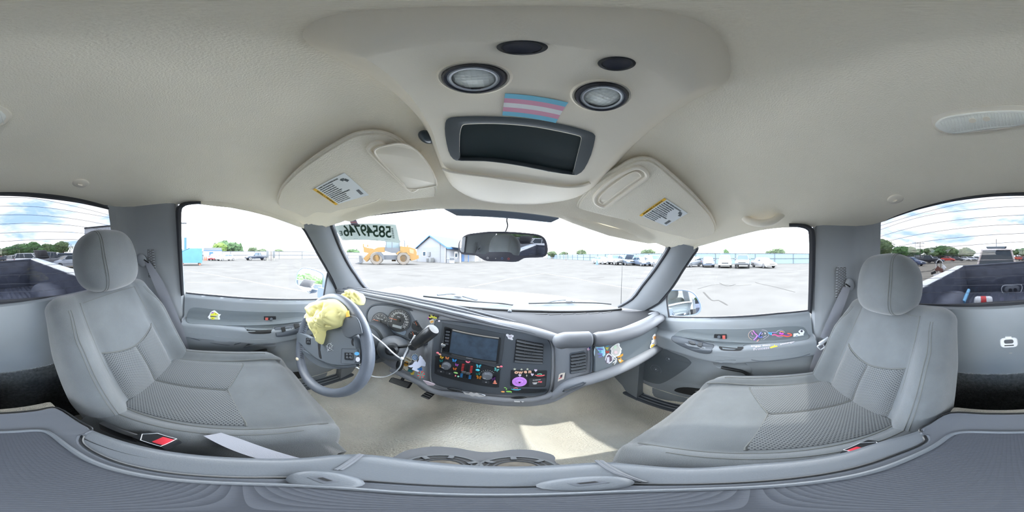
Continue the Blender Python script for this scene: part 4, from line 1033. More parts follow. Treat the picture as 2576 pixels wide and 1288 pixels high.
# lap strap lying on the driver cushion
t = thing('lap_strap', 'loose grey belt strap lying across the inner edge of the driver cushion', 'strap', P(600, 1130, z=-.46))
a = [(512, 1097), (545, 1115), (590, 1135), (640, 1152), (700, 1168)]; b = [(556, 1089), (600, 1103), (650, 1121), (705, 1139), (760, 1154)]
A = smooth_loop([P(u, v, z=-.452) for u, v in a], 4, False); B = smooth_loop([P(u, v, z=-.452) for u, v in b], 4, False)
g = G().loft([[p, q, q+Vector((0, 0, .002)), p+Vector((0, 0, .002))] for p, q in zip(A, B)]); mk('webbing', g, WEB, t)
for (u, v), lab, yaw, sgn in (((403, 1108), 'black seat belt buckle with red button beside the driver cushion', 0, -1), ((2169, 1131), 'black seat belt buckle with red button beside the passenger cushion', 0, 1)):
    c = P(u, v, z=-.448); t = thing('belt_buckle', lab, 'buckle', c-Vector((0, .02, .05)), group='seat belt buckles')
    yaw = -.25 if sgn < 0 else .35
    R = Matrix.Rotation(yaw, 3, 'Z') @ Matrix.Rotation(math.radians(18), 3, 'X')
    g = G().box(c+R @ Vector((0, -.012, -.010)), (.034, .062, .022), R, bev=.006); mk('buckle_body', g, BLACK, t)
    g = G().box(c+R @ Vector((0, .006, .001)), (.022, .020, .006), R, bev=.002); mk('release_button', g, RED, t)
    g = G().box(c+R @ Vector((0, -.062, -.022)), (.026, .07, .014), R, bev=.003); mk('buckle_stalk', g, BLACKM, t)
    g = G().tube([c+R @ Vector((a, b, .002)) for a, b in [(-.015, .016), (.015, .016), (.016, -.02), (0, -.036), (-.016, -.02)]], .0009, 6, loop=True); mk('buckle_edge', g, SILV, t)
# ------------------------------------------------------------------ dashboard
YB = [(-.76, .66), (-.69, .69), (-.52, .775), (-.3, .83), (0, .855), (.34, .828), (.6, .77), (.69, .72), (.76, .67)]
LIP = [(-.76, (.49, -.245)), (-.6, (.54, -.228)), (-.366, (.555, -.212)), (-.2, (.548, -.210)), (-.05, (.53, -.216)), (.10, (.51, -.231)), (.17, (.488, -.246)), (.22, (.462, -.262)), (.28, (.435, -.272)), (.4, (.42, -.262)), (.6, (.43, -.252)), (.76, (.46, -.25))]
FTB = [(-.76, (.53, .50, -.50)), (-.55, (.61, .50, -.50)), (-.37, (.61, .49, -.505)), (-.24, (.60, .485, -.535)), (-.19, (.565, .475, -.575)), (0, (.55, .465, -.585)), (.14, (.53, .45, -.588)), (.20, (.505, .435, -.56)), (.25, (.455, .425, -.50)), (.34, (.445, .425, -.46)), (.5, (.445, .425, -.415)), (.68, (.465, .44, -.40)), (.76, (.48, .45, -.39))]
def dl(x): return [ (a+b+c)/3 for a, b, c in zip(interp(LIP, x-.02), interp(LIP, x), interp(LIP, x+.02))]
def df(x): return [ (a+b+c)/3 for a, b, c in zip(interp(FTB, x-.012), interp(FTB, x), interp(FTB, x+.012))]
def yface(x, z):
    yl, zl = dl(x); yt, yb, zb = df(x); zt = zl-.04
    f_ = clamp((zt-z)/(zt-zb), 0, 1.15)
    if x < -.2:                                 # cluster recess above the knee panel
        k = ss((-.2-x)/.03); s_ = ss((f_-.55)/.15)
        return yt+(yb-yt)*((1-k)*f_+k*(f_*.35*(1-s_)+s_*(.82+.18*f_)))
    return yt+(yb-yt)*f_
DF = lambda p: (p.y-yface(p.x, p.z)) if p.y > .2 else -1
t = thing('dashboard', 'grey moulded truck dashboard running under the windshield, covered in small stickers', 'dashboard', (0, .6, -.6))
rows = []
NXD = 120
for i in range(NXD+1):
    x = -.76+1.52*i/NXD; yl, zl = dl(x); yt, yb, zb = df(x); yw = sm(YB, x, .05)
    r_ = [(x, yw+.08, -.33), (x, yw+.012, -.292), (x, yw-.012, -.279)]
    for k in range(1, 7):
        f_ = k/7; r_.append((x, yw-.012+(yl+.03-yw+.012)*f_, -.279+(zl+.006+.279)*ss(f_)))
    r_ += [(x, yl+.02, zl+.006), (x, yl+.008, zl+.003), (x, yl, zl-.006), (x, yl-.001, zl-.016), (x, yl+.008, zl-.025), (x, yl+.02, zl-.030)]
    zt = zl-.04
    for k in range(0, 19): z = zt+(zb-zt)*k/18; r_.append((x, yface(x, z), z))
    r_ += [(x, yb+.006, zb-.012), (x, yb+.03, zb-.022), (x, yb+.12, zb-.02), (x, .88, zb+.02)]
    rows.append([Vector(p) for p in r_])
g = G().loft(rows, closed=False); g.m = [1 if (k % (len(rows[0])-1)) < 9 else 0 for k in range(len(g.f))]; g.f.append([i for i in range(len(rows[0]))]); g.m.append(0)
n_ = len(rows[0]); g.f.append([n_*NXD+i for i in range(n_)]); g.m.append(0)
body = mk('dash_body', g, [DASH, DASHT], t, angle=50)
def fitplane(pix, extra=.004):
    pts = px(pix, DF); n = normal_of(pts); c = max(n.dot(p) for p in pts)
    m_ = sum(n.dot(p) for p in pts)/len(pts); return (n, min(c, m_+.006)+extra)
CSP = fitplane([(1094, 830), (1106, 806), (1300, 831), (1385, 866), (1385, 960), (1352, 992), (1200, 985), (1088, 946)], .006)
CUR = CSP
def dplate(name, pix, m, par, th=.003, lift=0, smooth=None, r=None, inset=0, **k):
    pts = px(pix, CUR)
    if smooth: pts = smooth_loop(pts, smooth)
    elif r: pts = round_loop(pts, r)
    n = normal_of(pts); g = G().prism([p+n*(lift-.012) for p in pts], n*(th+.012), inset=inset)
    return mk(name, g, m, par, **k)
# centre stack frame
cs = [(1094, 830), (1096, 810), (1106, 804), (1200, 814), (1300, 831), (1350, 842), (1374, 850), (1385, 866), (1388, 900), (1385, 960), (1376, 986), (1352, 994), (1290, 994), (1200, 986), (1120, 973), (1094, 962), (1086, 946), (1088, 890)]
cst = dplate('centre_stack', cs, BEZ, t, .004, .002, smooth=3, inset=.003)
g = G().tube([p+Vector((0, -.006, 0)) for p in smooth_loop(px(cs, DF), 4)], .0055, 8, loop=True); mk('stack_rim', g, DASH, cst)
# radio
rf = [(1113, 818), (1121, 812), (1200, 824), (1266, 838), (1271, 846), (1262, 915), (1255, 922), (1180, 907), (1108, 892), (1103, 884)]
rad = dplate('radio_surround', rf, mat('radio_surround_dark', (62, 67, 74), .5), t, .004, .004, smooth=2, inset=.003)
rb = [(1120, 820), (1261, 848), (1254, 914), (1112, 885)]
rdo = dplate('head_unit', rb, BLACK, t, .006, .006, r=.004, inset=.002)
def sub(name, pix, m, par, lift, th=.0012, r=None, **k):
    pts = px(pix, CUR); pts = round_loop(pts, r) if r else pts; n = normal_of(pts)
    return mk(name, G().prism([p+n*lift for p in pts], n*th), m, par, **k)
scr = sub('screen', [(1141, 832), (1255, 852), (1249, 905), (1134, 884)], mat('screen_glass', (62, 76, 92), .12, vary=.25, vscale=40), rdo, .0125, .0012, r=.002)
sub('disc_slot', [(1142, 827), (1256, 847), (1256, 850), (1142, 830)], mat('slot_grey', (150, 146, 140), .4), rdo, .0125, .0008)
sub('lower_strip', [(1140, 887), (1250, 908), (1249, 912), (1139, 891)], mat('slot_grey2', (70, 72, 76), .3), rdo, .0125, .0008)
sub('maker_plate', [(1176, 896), (1192, 899), (1191, 901), (1175, 898)], GREYM, rdo, .0135, .0006)
sub('button_column', [(1123, 823), (1138, 826), (1131, 883), (1117, 880)], mat('gloss_black', (18, 19, 22), .12), rdo, .0125, .0015)
for k in range(5):
    u, v = 1131-.9*k, 833+7.5*k
    sub('side_button', [(u-5, v-2.4), (u+5, v-1.2), (u+4.6, v+2.6), (u-5.4, v+1.4)], mat('key_grey', (74, 78, 86), .3), rdo, .0145, .0012, r=.001)
g = G(); a = px([(1123, 826), (1114, 882)], CUR); n = Vector((0, -1, .15)).normalized(); g.tube([p+n*.0155 for p in a], .0011, 6); mk('chrome_strip', g, CHROME, rdo)
c = P(1119.5, 864, CUR)+n*.012; g = G().lathe(c, n, [(.0085, 0), (.008, .010), (.006, .0115), (.0005, .0115)], 24); mk('volume_knob', g, CHROME, rdo)
g = G().lathe(c, n, [(.0095, 0), (.009, .006)], 24); mk('knob_collar', g, BLACK, rdo)
# climate panel
cf = [(1097, 900), (1104, 893), (1180, 906), (1254, 924), (1259, 932), (1256, 966), (1249, 973), (1180, 962), (1102, 941), (1095, 932)]
cl = dplate('climate_panel', cf, mat('climate_black', (40, 42, 46), .45), t, .004, .005, smooth=2, inset=.002)
for (u, v), rr in (((1126, 916), .0150), ((1226, 940), .0155)):
    c = P(u, v, CUR)+n*.009
    g = G().lathe(c, n, [(rr*1.2, 0), (rr*1.15, .002)], 32); mk('dial_ring', g, mat('dial_grey', (60, 64, 70), .4), cl)
    g = G()
    prof = []
    for h, q in ((.001, 1.0), (.014, .92), (.017, .80), (.018, .2)): 
        a_, b_ = basis(n); prof.append([c+n*h+(a_*math.cos(2*PI*j/48)+b_*math.sin(2*PI*j/48))*rr*q*(1+.03*(j % 4 < 2)) for j in range(48)])
    g.loft(prof); kn = mk('dial', g, mat('dial_black', (104, 108, 114), .4), cl)
    g = G().box(c+n*.0185+Vector((-rr*.45, 0, -rr*.3)), (rr*.5, .001, .0015), frame(n)); mk('pointer', g, WHITE, kn)
    for j in range(15):
        a_, b_ = basis(n); th_ = -.6+j/14*(PI+1.2); p = c+n*.001+(a_*math.cos(th_)+b_*math.sin(th_))*rr*1.42
        if u > 1200: g = G().box(p, (.0022, .0006, .0012), frame(n)); mk('tick', g, WHITE, cl)
sl = [(1161, 911), (1194, 918), (1190, 951), (1156, 944)]
sb = sub('slider_block', sl, BLACK, cl, .007, .003, r=.002)
for k, (u0, v0, u1, v1) in enumerate([(1168, 914, 1163, 945), (1189, 919, 1184, 949)]):
    for j in range(5):
        f_ = j/8; uu, vv = u0+(u1-u0)*f_, v0+(v1-v0)*f_; sub('red_mark', [(uu-3, vv-1.2), (uu+3, vv-.6), (uu+3, vv+1.3), (uu-3, vv+.8)], mat('mark_red', (222, 58, 58), .5), sb, .0105, .0006)
    for j in range(3):
        f_ = .78+j*.11; uu, vv = u0+(u1-u0)*f_, v0+(v1-v0)*f_; sub('blue_mark', [(uu-3, vv-1.2), (uu+3, vv-.6), (uu+3, vv+1.3), (uu-3, vv+.8)], mat('mark_blue', (58, 142, 214), .5), sb, .0105, .0006)
for u0, u1 in ((1174, 1169), (1181, 1176)):
    sub('slider_track', [(u0-1.5, 916), (u0+1.5, 917), (u1+1.5, 948), (u1-1.5, 947)], BLACKM, sb, .0104, .0005)
for (u, v) in ((1169, 931), (1180, 934)):
    g = G().box(P(u, v, CUR)+n*.016, (.013, .008, .007), frame(n), bev=.001); mk('slider_knob', g, mat('knob_grey', (88, 90, 94), .5), sb)
for (u, v), lab_ in (((1112, 932), 'button'), ((1133, 937), 'button'), ((1223, 958), 'button')):
    b_ = sub('panel_button', [(u-9, v-4.5), (u+9, v-2), (u+9, v+4.5), (u-9, v+2)], mat('key_dark', (58, 61, 66), .4), cl, .007, .0025, r=.002)
    g = G().ring(P(u, v, CUR)+n*.0100, n, .0018, .0004, 12, 4); mk('icon', g, WHITE, b_)
# air vents
def vent(quad, ns, par_label=None, up=None, nb=2):
    pts = px(quad, CUR); n = normal_of(pts); A, B, C, D = pts      # A top-left, B top-right, C bottom-right, D bottom-left
    cen = (A+B+C+D)/4
    vt = mk('air_vent', G().prism(round_loop([p+(p-cen)*.10+n*.001 for p in pts], .008), n*.005, inset=.003), BEZ, t, angle=40)
    mk('vent_cavity', G().prism([p+n*.0062 for p in round_loop(pts, .006)], n*.0005), mat('cavity', (15, 15, 17), .9), vt)
    for k in range(ns):
        f0 = (k+.5)/ns; L_, R_ = A.lerp(D, f0), B.lerp(C, f0)
        up = (A-D).normalized(); dpt = n
        sec = []
        for p in (L_.lerp(R_, .02), L_.lerp(R_, .98)):
            h = (A-D).length/ns*.30; w = .004
            sec.append([p+up*h+dpt*.006, p+up*(h*.2)+dpt*(.006+w*1.7), p-up*h*.6+dpt*(.006+w*2), p-up*h*.5+dpt*.0066])
        mk('vent_slat', G().loft(sec), mat('slat_black', (92, 96, 100), .35), vt, angle=20)
    for k in range(nb):
        f0 = (k+1)/(nb+1); T_, B_ = A.lerp(B, f0), D.lerp(C, f0)
        mk('vent_vane', G().tube([T_+n*.0075, B_+n*.0075], .0012, 4), BLACK, vt)
    p = cen+n*.014; g = G()
    for k in range(5): g.box(p+(B-A).normalized()*(k-2)*.0042, (.0028, .004, .007), frame(n), bev=.0008)
    mk('vent_tab', g, mat('slat_black', (52, 54, 58)), vt)
vent([(1299, 851), (1366, 864), (1364, 914), (1293, 910)], 7)
CUR = fitplane([(1425, 885), (1475, 879), (1479, 934), (1427, 946)], .002)
vent([(1434, 890), (1471, 884), (1472, 931), (1434, 938)], 6, nb=1)
CUR = DF
vent([(1662, 810), (1675, 806), (1678, 851), (1665, 855)], 8, nb=0)
CUR = CSP
# lower right pocket panel
lr = [(1284, 928), (1377, 929), (1373, 972), (1282, 970)]
lp = dplate('pocket_panel', lr, mat('climate_black', (40, 42, 46)), t, .003, .004, r=.006, inset=.002)
sub('badge_panel', [(1331, 950), (1371, 949), (1370, 969), (1330, 970)], mat('panel_dark', (58, 60, 64), .5), lp, .006, .0015, r=.002)
Rn = frame((0, -1, .18))
def dash_text(s, u, v, size, m, par, lift=.012, rot=0, **k):
    c = P(u, v, CUR)+Vector((0, -1, .15)).normalized()*lift
    return text(s, size, c, Rn @ Matrix.Rotation(rot, 3, 'Z'), m, par, **k)
INKW = mat('ink_white', (232, 232, 232), .5)
dash_text('PASSENGER', 1350, 953, .0052, INKW, lp, .0085); dash_text('AIR BAG OFF', 1350, 959, .0052, INKW, lp, .0085)
tray = dplate('lower_tray', [(1284, 975), (1373, 976), (1368, 985), (1355, 989), (1300, 988), (1284, 984)], mat('panel_dark', (58, 60, 64)), t, .002, .004, smooth=2)
# passenger pads and glove box
def pad(path, rr, name):
    pts = [Vector(p) for p in path]; pts = smooth_loop(pts, 5, False); k = len(pts)
    rs = [interp(rr, i/(k-1)) for i in range(k)]
    return mk(name, G().tube(pts, rs, 16, up=(0, 0, 1), flat=1.0), mat('pad_vinyl', (100, 103, 109), .6, bump=.25, scale=800, dist=.0008), t)
pad([P(1402, 862, y=.475), P(1420, 856, y=.455), P(1450, 855, y=.438), P(1487, 853, y=.425)], [(0, .020), (.15, .028), (.8, .0285), (.95, .028), (1, .022)], 'upper_pad')
pad([P(1494, 855, y=.420), P(1530, 851, y=.415), P(1562, 843, y=.415), P(1600, 833, y=.42), P(1632, 818, y=.425), P(1658, 803, y=.435), P(1674, 797, y=.45)], [(0, .022), (.05, .028), (.5, .027), (.8, .022), (1, .020)], 'grab_pad')
g = G().tube(smooth_loop([P(1626, 806, y=.47), P(1634, 794, y=.475), P(1650, 788, y=.475), P(1668, 789, y=.47)], 4, False), [.012]*13, 10); mk('grip_rim', g, DASH, t)
g = G().ellipsoid(P(1630, 806, y=.46), (.03, .012, .008)); mk('grip_recess', g, BEZ, t)
CUR = fitplane([(1494, 872), (1570, 852), (1652, 821), (1658, 866), (1600, 900), (1494, 936)], .0)
gl = dplate('glove_box_door', [(1494, 872), (1530, 864), (1570, 852), (1610, 838), (1652, 821), (1658, 830), (1660, 850), (1658, 866), (1640, 880), (1600, 900), (1550, 920), (1494, 936)], mat('glove_grey', (104, 112, 118), .5, bump=.25, scale=900, dist=.0006), t, .003, .002, r=.006, inset=.002)
g = G().tube(smooth_loop(px([(1486, 936), (1488, 905), (1487, 880), (1489, 866)], CUR), 4, False), .003, 8); mk('panel_joint', g, BEZ, t)
pts = smooth_loop([P(u, v, y=yy) for (u, v), yy in zip([(1388, 1000), (1430, 968), (1480, 955), (1540, 935), (1600, 908), (1640, 885), (1672, 862)], [.44, .418, .408, .402, .41, .42, .435])], 5, False)
g = G().tube(pts, [.012+.010*min(1, i/8) for i in range(len(pts))], 12); mk('lower_roll', g, DASH, t)
g = G().tube(smooth_loop([P(u, v, y=yy-.02) for (u, v), yy in zip([(1420, 979), (1468, 962), (1466, 968), (1425, 985)], [.42, .41, .41, .42])], 2), .003, 6, loop=True); mk('ashtray_pull', g, BEZ, t)
# lower driver trim below the centre stack
lo = smooth_loop([P(u, v, y=yy) for (u, v), yy in zip([(985, 930), (1020, 946), (1060, 966), (1095, 985), (1150, 992), (1220, 1001), (1300, 1006), (1350, 1003), (1392, 990)], [.485, .482, .478, .47, .462, .455, .447, .443, .44])], 4, False)
g = G().tube(lo, .012, 12); mk('lower_trim', g, DASH, t)
for (u, v), w in (((1143, 980), 26), ((1305, 1001), 30)):
    c = P(u, v, y=.448); g = G().ellipsoid(c, (.022, .006, .006), nu=20, nv=8); mk('pull_recess', g, BLACK, t)
g = G().tube([P(a, b, y=.44) for a, b in [(1165, 985), (1185, 988), (1205, 990), (1220, 995)]], .003, 6); mk('catch', g, GREYM, t)
# defroster grille and light sensor on the dash top
def dtop(x, y):
    yl, zl = dl(x); yw = sm(YB, x, .05); f_ = clamp((yw-.012-y)/(yw-.012-yl-.03)); return -.279+(zl+.006+.279)*ss(f_)
TOPS = lambda p: (p.z-dtop(p.x, p.y)) if p.y > .3 else 1
for k in range(6):
    x = .24+.068*k; yy = .775-.012*k-.01*(k > 3)*(k-3)
    g = G().box((x, yy, dtop(x, yy)+.001), (.062, .012, .003), bev=.001); dg = mk('defrost_grille', g, BLACKM, t)
for k in range(9):
    x = -.42+.068*k
    if k in (6, 7, 8): continue
    yy = .80-.35*x*x; g = G().box((x, yy, dtop(x, yy)+.001), (.062, .012, .003), bev=.001); mk('defrost_grille', g, BLACKM, t)
g = G().ellipsoid((.085, .795, dtop(.085, .795)+.006), (.010, .010, .010), nu=14, nv=8); mk('light_sensor', g, BEZ, t)
# driver side edge rolls of the hood above the cluster
for dy, dz, rr in ((0, 0, .0085), (.022, .008, .006), (.042, .012, .006)):
    NR = 23; g = G().tube([Vector((x, dl(x)[0]+dy, dl(x)[1]+dz-(.012*max(0, (x+.10)/.24)))) for x in [-.74+.04*i for i in range(NR)]], [rr*min(1, .15+(NR-1-i)/6) for i in range(NR)], 8); mk('hood_roll', g, mat('pad_vinyl', (100, 103, 109), .6, bump=.25, scale=800, dist=.0008), t)
# ---------- instrument cluster
cluster = [(923, 795), (927, 780), (936, 770), (953, 766), (982, 768), (1030, 778), (1068, 794), (1094, 812), (1094, 826), (1080, 860), (1062, 866), (1040, 858), (1010, 844), (975, 832), (945, 826), (928, 815)]
CLN = Vector((.15, -.92, .35)).normalized(); CC = P(1004, 810, DF)+Vector((0, -.02, 0)); CP = (CLN, CLN.dot(CC))
Rc = frame(CLN)
pts = smooth_loop([P(u, v, CP) for u, v in cluster], 3)
ic = mk('instrument_cluster', G().prism(pts, CLN*.004, inset=.002), mat('cluster_grey', (92, 98, 106), .5), t)
g = G().tube([p+CLN*.004 for p in pts], .005, 8, loop=True); mk('cluster_rim', g, BEZ, ic)
FACE = mat('gauge_face', (46, 49, 54), .45); ORG = mat('needle_orange', (232, 120, 72), .4)
INKG = mat('ink_grey', (205, 208, 210), .5)
def gauge(u, v, rpx, labels, a0, a1, na, name):
    c = P(u, v, CP)+CLN*.005; r = (P(u+rpx, v, CP)-P(u-rpx, v, CP)).length/2
    ga = mk(name, G().disc(c, CLN, r, .0012, 36), FACE, ic); g = G().ring(c+CLN*.001, CLN, r, .0014, 36, 6); mk('gauge_rim', g, BEZ, ga)
    A_, B_ = basis(CLN); gt = G()
    n_ = na
    for i in range(n_):
        th_ = a0+(a1-a0)*i/(n_-1); d_ = A_*math.cos(th_)+B_*math.sin(th_); p = c+CLN*.0018+d_*r*.90
        gt.tube([p, p-d_*r*.10], .0004 if i % 2 else .0007, 4)
    mk('ticks', gt, INKG, ga)
    for i, s_ in enumerate(labels):
        th_ = a0+(a1-a0)*i/(len(labels)-1); d_ = A_*math.cos(th_)+B_*math.sin(th_)
        text(s_, r*.24, c+CLN*.0018+d_*r*.66, Rc, INKG, ga, name='numeral')
    return ga, c, r
def needle(ga, c, r, th_):
    A_, B_ = basis(CLN); d_ = A_*math.cos(th_)+B_*math.sin(th_)
    mk('needle', G().tube([c+CLN*.003, c+CLN*.003+d_*r*.85], [.0012, .0006], 6), ORG, ga); mk('needle_hub', G().disc(c+CLN*.002, CLN, r*.14, .003, 16), BLACK, ga)
ga, c, r = gauge(957, 808, 21, ['0', '1', '2', '3', '4', '5', '6'], math.radians(210), math.radians(20), 19, 'rev_counter'); needle(ga, c, r, math.radians(182))
text('RPM x1000', r*.16, c+CLN*.0018+Vector((0, 0, r*.3)), Rc, INKG, ga, name='lettering')
ga, c, r = gauge(1004, 806, 29, ['0', '10', '20', '30', '40', '50', '60', '70', '80', '90', '100', '110', '120'], math.radians(200), math.radians(-40), 25, 'speedometer'); needle(ga, c, r, math.radians(178))
text('MPH', r*.14, c+CLN*.0018+Vector((0, 0, r*.32)), Rc, INKG, ga, name='lettering')
g = G().box(c+CLN*.002-Rc @ Vector((0, r*.55, 0)), (r*.8, r*.22, .001), Rc); mk('odometer', g, mat('lcd', (150, 156, 160), .3), ga)
ga, c, r = gauge(1051, 820, 15, ['C', 'H'], math.radians(150), math.radians(10), 7, 'temperature_gauge'); needle(ga, c, r, math.radians(125))
ga, c, r = gauge(1043, 845, 15, ['E', 'F'], math.radians(150), math.radians(10), 7, 'fuel_gauge'); needle(ga, c, r, math.radians(120))
q = [P(u, v, CP)+CLN*.0045 for u, v in [(968, 821), (985, 819), (1018, 830), (1022, 838), (1012, 843), (975, 832)]]
mk('message_display', G().prism(smooth_loop(q, 3), CLN*.001), mat('display_blue_grey', (122, 134, 148), .2), ic)
# ---------- column, ignition and knee panel
t2 = thing('gear_lever', 'column gear lever with fat black grip reaching in front of the gauges', 'lever', P(993, 872, y=.42))
a = [P(990, 873, y=.44), P(1012, 872, y=.425), P(1034, 868, y=.41)]; g = G().tube(smooth_loop(a, 4, False), .006, 10); mk('stalk', g, BLACK, t2)
a, b = P(1036, 873, y=.408), P(1090, 829, y=.405)
ax = (b-a).normalized()
g = G().lathe(a, ax, [(.006, -.008), (.011, -.004), (.0155, .004), (.0125, .016), (.0165, .022), (.0190, (b-a).length*.7), (.0195, (b-a).length-.003), (.016, (b-a).length+.003), (.0005, (b-a).length+.004)], 20); mk('grip', g, BLACK, t2)
for k in range(4):
    A_, B_ = basis(ax); d_ = A_*math.cos(PI+.9+k*.5)+B_*math.sin(PI+.9+k*.5)
    mk('grip_groove', G().tube([a+ax*.03+d_*.0165, b-ax*.015+d_*.0185], .0008, 4), BLACKM, t2)
WC = Vector((-.437, .270, -.360)); TAU = math.radians(17); WN = Vector((0, -math.cos(TAU), math.sin(TAU))); WA, WB = basis(WN)
t3 = thing('steering_column', 'dark steering column shroud with ignition lock behind the steering wheel', 'column', WC-WN*.2)
g = G().lathe(WC-WN*.035, -WN, [(.055, 0), (.068, .03), (.072, .10), (.074, .18), (.078, .26)], 28); COLD = mat('column_dark', (64, 68, 73), .55, bump=.2, scale=900, dist=.0006); mk('shroud', g, COLD, t3)
mk('column_boot', G().lathe(WC-WN*.20, -WN, [(.088, 0), (.10, .02), (.10, .06)], 28), COLD, t3)
c = P(974, 883, y=.40); g = G().lathe(c+Vector((0, .03, 0)), Vector((.45, -.85, .2)), [(.024, 0), (.022, .03), (.014, .034), (.012, .026), (.0005, .026)], 24); mk('ignition_lock', g, BLACK, t3)
g = G().ellipsoid(c+Vector((-.012, .05, -.02)), (.055, .06, .05)); mk('lock_housing', g, COLD, t3)
g = G().ellipsoid(P(1006, 918, y=.45), (.012, .016, .035)); mk('tilt_lever', g, BLACK, t3)
# ---------- pedals
def fpl(pix, y_, name, lab, m=BLACKM):
    nn = Vector((0, -.8, .6)).normalized(); c0 = P(*pix[0], y=y_); pl = (nn, nn.dot(c0)); pts = [P(u, v, pl) for u, v in pix]
    tt = thing(name, lab, 'pedal', sum(pts, Vector())/4)
    mk('pad', G().prism(round_loop([p-nn*.012 for p in pts], .006), nn*.012, inset=.002), BLACKM, tt)
    for k in range(5):
        f_ = (k+.5)/5; a, b = pts[0].lerp(pts[3], f_), pts[1].lerp(pts[2], f_)
        mk('rib', G().tube([a.lerp(b, .06)+nn*.001, a.lerp(b, .94)+nn*.001], .0025, 6), mat('pedal_rib', (120, 122, 124), .7), tt)
    c = sum(pts, Vector())/4; mk('arm', G().tube([c-nn*.01, c+Vector((0, .06, .05)), c+Vector((0, .12, .22))], .008, 8), BLACK, tt)
fpl([(984, 949), (1036, 963), (1026, 978), (976, 960)], .56, 'brake_pedal', 'wide ribbed black brake pedal under the dashboard')
fpl([(1082, 977), (1100, 984), (1077, 1006), (1056, 997)], .60, 'accelerator_pedal', 'narrow ribbed accelerator pedal beside the floor hump')
# ------------------------------------------------------------------ steering wheel
t = thing('steering_wheel', 'dark leather wrapped steering wheel with torn open centre in front of the driver seat', 'steering wheel', WC-Vector((0, 0, .19)))
LEA = mat('rim_leather', (96, 102, 112), .38, bump=.35, scale=420, dist=.001, vary=.12, vscale=14)
def wp(x, y, z=0): return WC+WA*x+WB*y+WN*z
RW = .183
ring_ = [wp(RW*math.cos(a), RW*1.0*math.sin(a)) for a in [2*PI*i/72 for i in range(72)]]
rim = mk('rim', G().tube(ring_, [.0168 if 0 else .0172]*72, 16, loop=True), LEA, t)
# lacing on the inner left side of the rim
for i in range(34):
    a = math.radians(120+i*3.4); rr = RW-.0165
    c = wp(rr*math.cos(a), rr*math.sin(a), .003); d_ = (WA*-math.sin(a)+WB*math.cos(a))
    mk('lacing', G().tube([c-d_*.002+WN*.006, c+(WA*math.cos(a)+WB*math.sin(a))*-.0012, c+d_*.002-WN*.006], .0009, 4), BLACKM, rim)
WPL = (WN, WN.dot(WC))
def wpx(pts, dz=0): return [P(u, v, (WN, WN.dot(WC)+dz)) for u, v in pts]
HUBM = mat('hub_plastic', (92, 99, 106), .5, bump=.25, scale=800, dist=.0006)
hub = [(757, 838), (775, 842), (792, 850), (800, 846), (815, 826), (840, 820), (862, 812), (880, 826), (905, 846), (912, 868), (918, 885), (912, 912), (880, 919), (850, 918), (828, 912), (810, 905), (798, 894), (780, 880), (768, 866), (757, 856)]
hb = mk('hub_cover', G().prism(smooth_loop(wpx(hub, -.004), 3), WN*.022, inset=.007), HUBM, t)
mk('right_flap', G().prism(smooth_loop(wpx([(872, 798), (888, 794), (903, 805), (912, 838), (900, 842), (880, 850), (866, 842), (862, 822)], .022), 3), WN*.004, inset=.002), mat('flap_dark', (74, 80, 87), .45), t)
mk('torn_gap', G().prism(smooth_loop(wpx([(800, 862), (806, 866), (805, 880), (809, 902), (803, 898), (801, 880)], .0185), 2), WN*.0008), BLACKM, t)
mk('torn_gap', G().prism(smooth_loop(wpx([(886, 853), (889, 852), (888, 862), (890, 870), (886, 868), (884, 860)], .0185), 2), WN*.0008), BLACKM, t)
mk('hub_fold', G().tube(smooth_loop(wpx([(764, 870), (780, 886), (800, 900), (830, 914), (862, 921), (900, 918)], .006), 4, False), .006, 8), HUBM, t)
mk('lower_spoke', G().prism(smooth_loop(wpx([(764, 880), (785, 905), (815, 922), (850, 927), (900, 922), (905, 916), (850, 916), (800, 898)], -.012), 3), WN*.012), HUBM, t)
for nm, c, w, h in (('left_switch', (776, 858), 10, 17), ('right_switch', (878, 896), 20, 19)):
    u, v = c; 
    b_ = mk(nm, G().prism(round_loop(wpx([(u-w/2, v-h/2), (u+w/2, v-h/2+1), (u+w/2, v+h/2), (u-w/2, v+h/2-1)], .018), .003), WN*.003, inset=.001), BLACK, t)
    for k in range(4):
        du, dv = (-w*.2, w*.2)[k % 2], (-h*.2, h*.2)[k//2]; mk('key', G().ellipsoid(wpx([(u+du, v+dv)], .022)[0], (.0045 if w > 15 else .003, .003, .004)), mat('key_mid', (88, 92, 98), .4), b_)
mk('switch_frame', G().tube(round_loop(wpx([(860, 876), (905, 878), (905, 914), (858, 914)], .018), .004), .0012, 6, loop=True), BEZ, t)
c = wpx([(829, 873)], .0195)[0]; SCR = mat('scratch_white', (196, 204, 210), .7)
mk('drawn_circle', G().ring(c, WN, .0125, .0007, 28, 4), SCR, t)
mk('drawn_line', G().tube([c+WB*.018, c-WB*.02], .0006, 4), SCR, t); mk('drawn_line', G().tube([c+WA*.012+WB*.014, c-WA*.004-WB*.018], .0006, 4), SCR, t)
mk('drawn_line', G().tube([c+WA*.022-WB*.001, c-WA*.018-WB*.005], .0006, 4), SCR, t)
mk('worn_patch', G().ellipsoid(wp(RW*math.cos(math.radians(233)), RW*math.sin(math.radians(233)), .012), (.013, .007, .010)), mat('worn_foam', (212, 200, 176), .9, vary=.15, vscale=80), rim)
mk('tape_scrap', G().ellipsoid(wp(RW*math.cos(math.radians(168)), RW*math.sin(math.radians(168)), .014), (.005, .004, .013)), WHITE, rim)
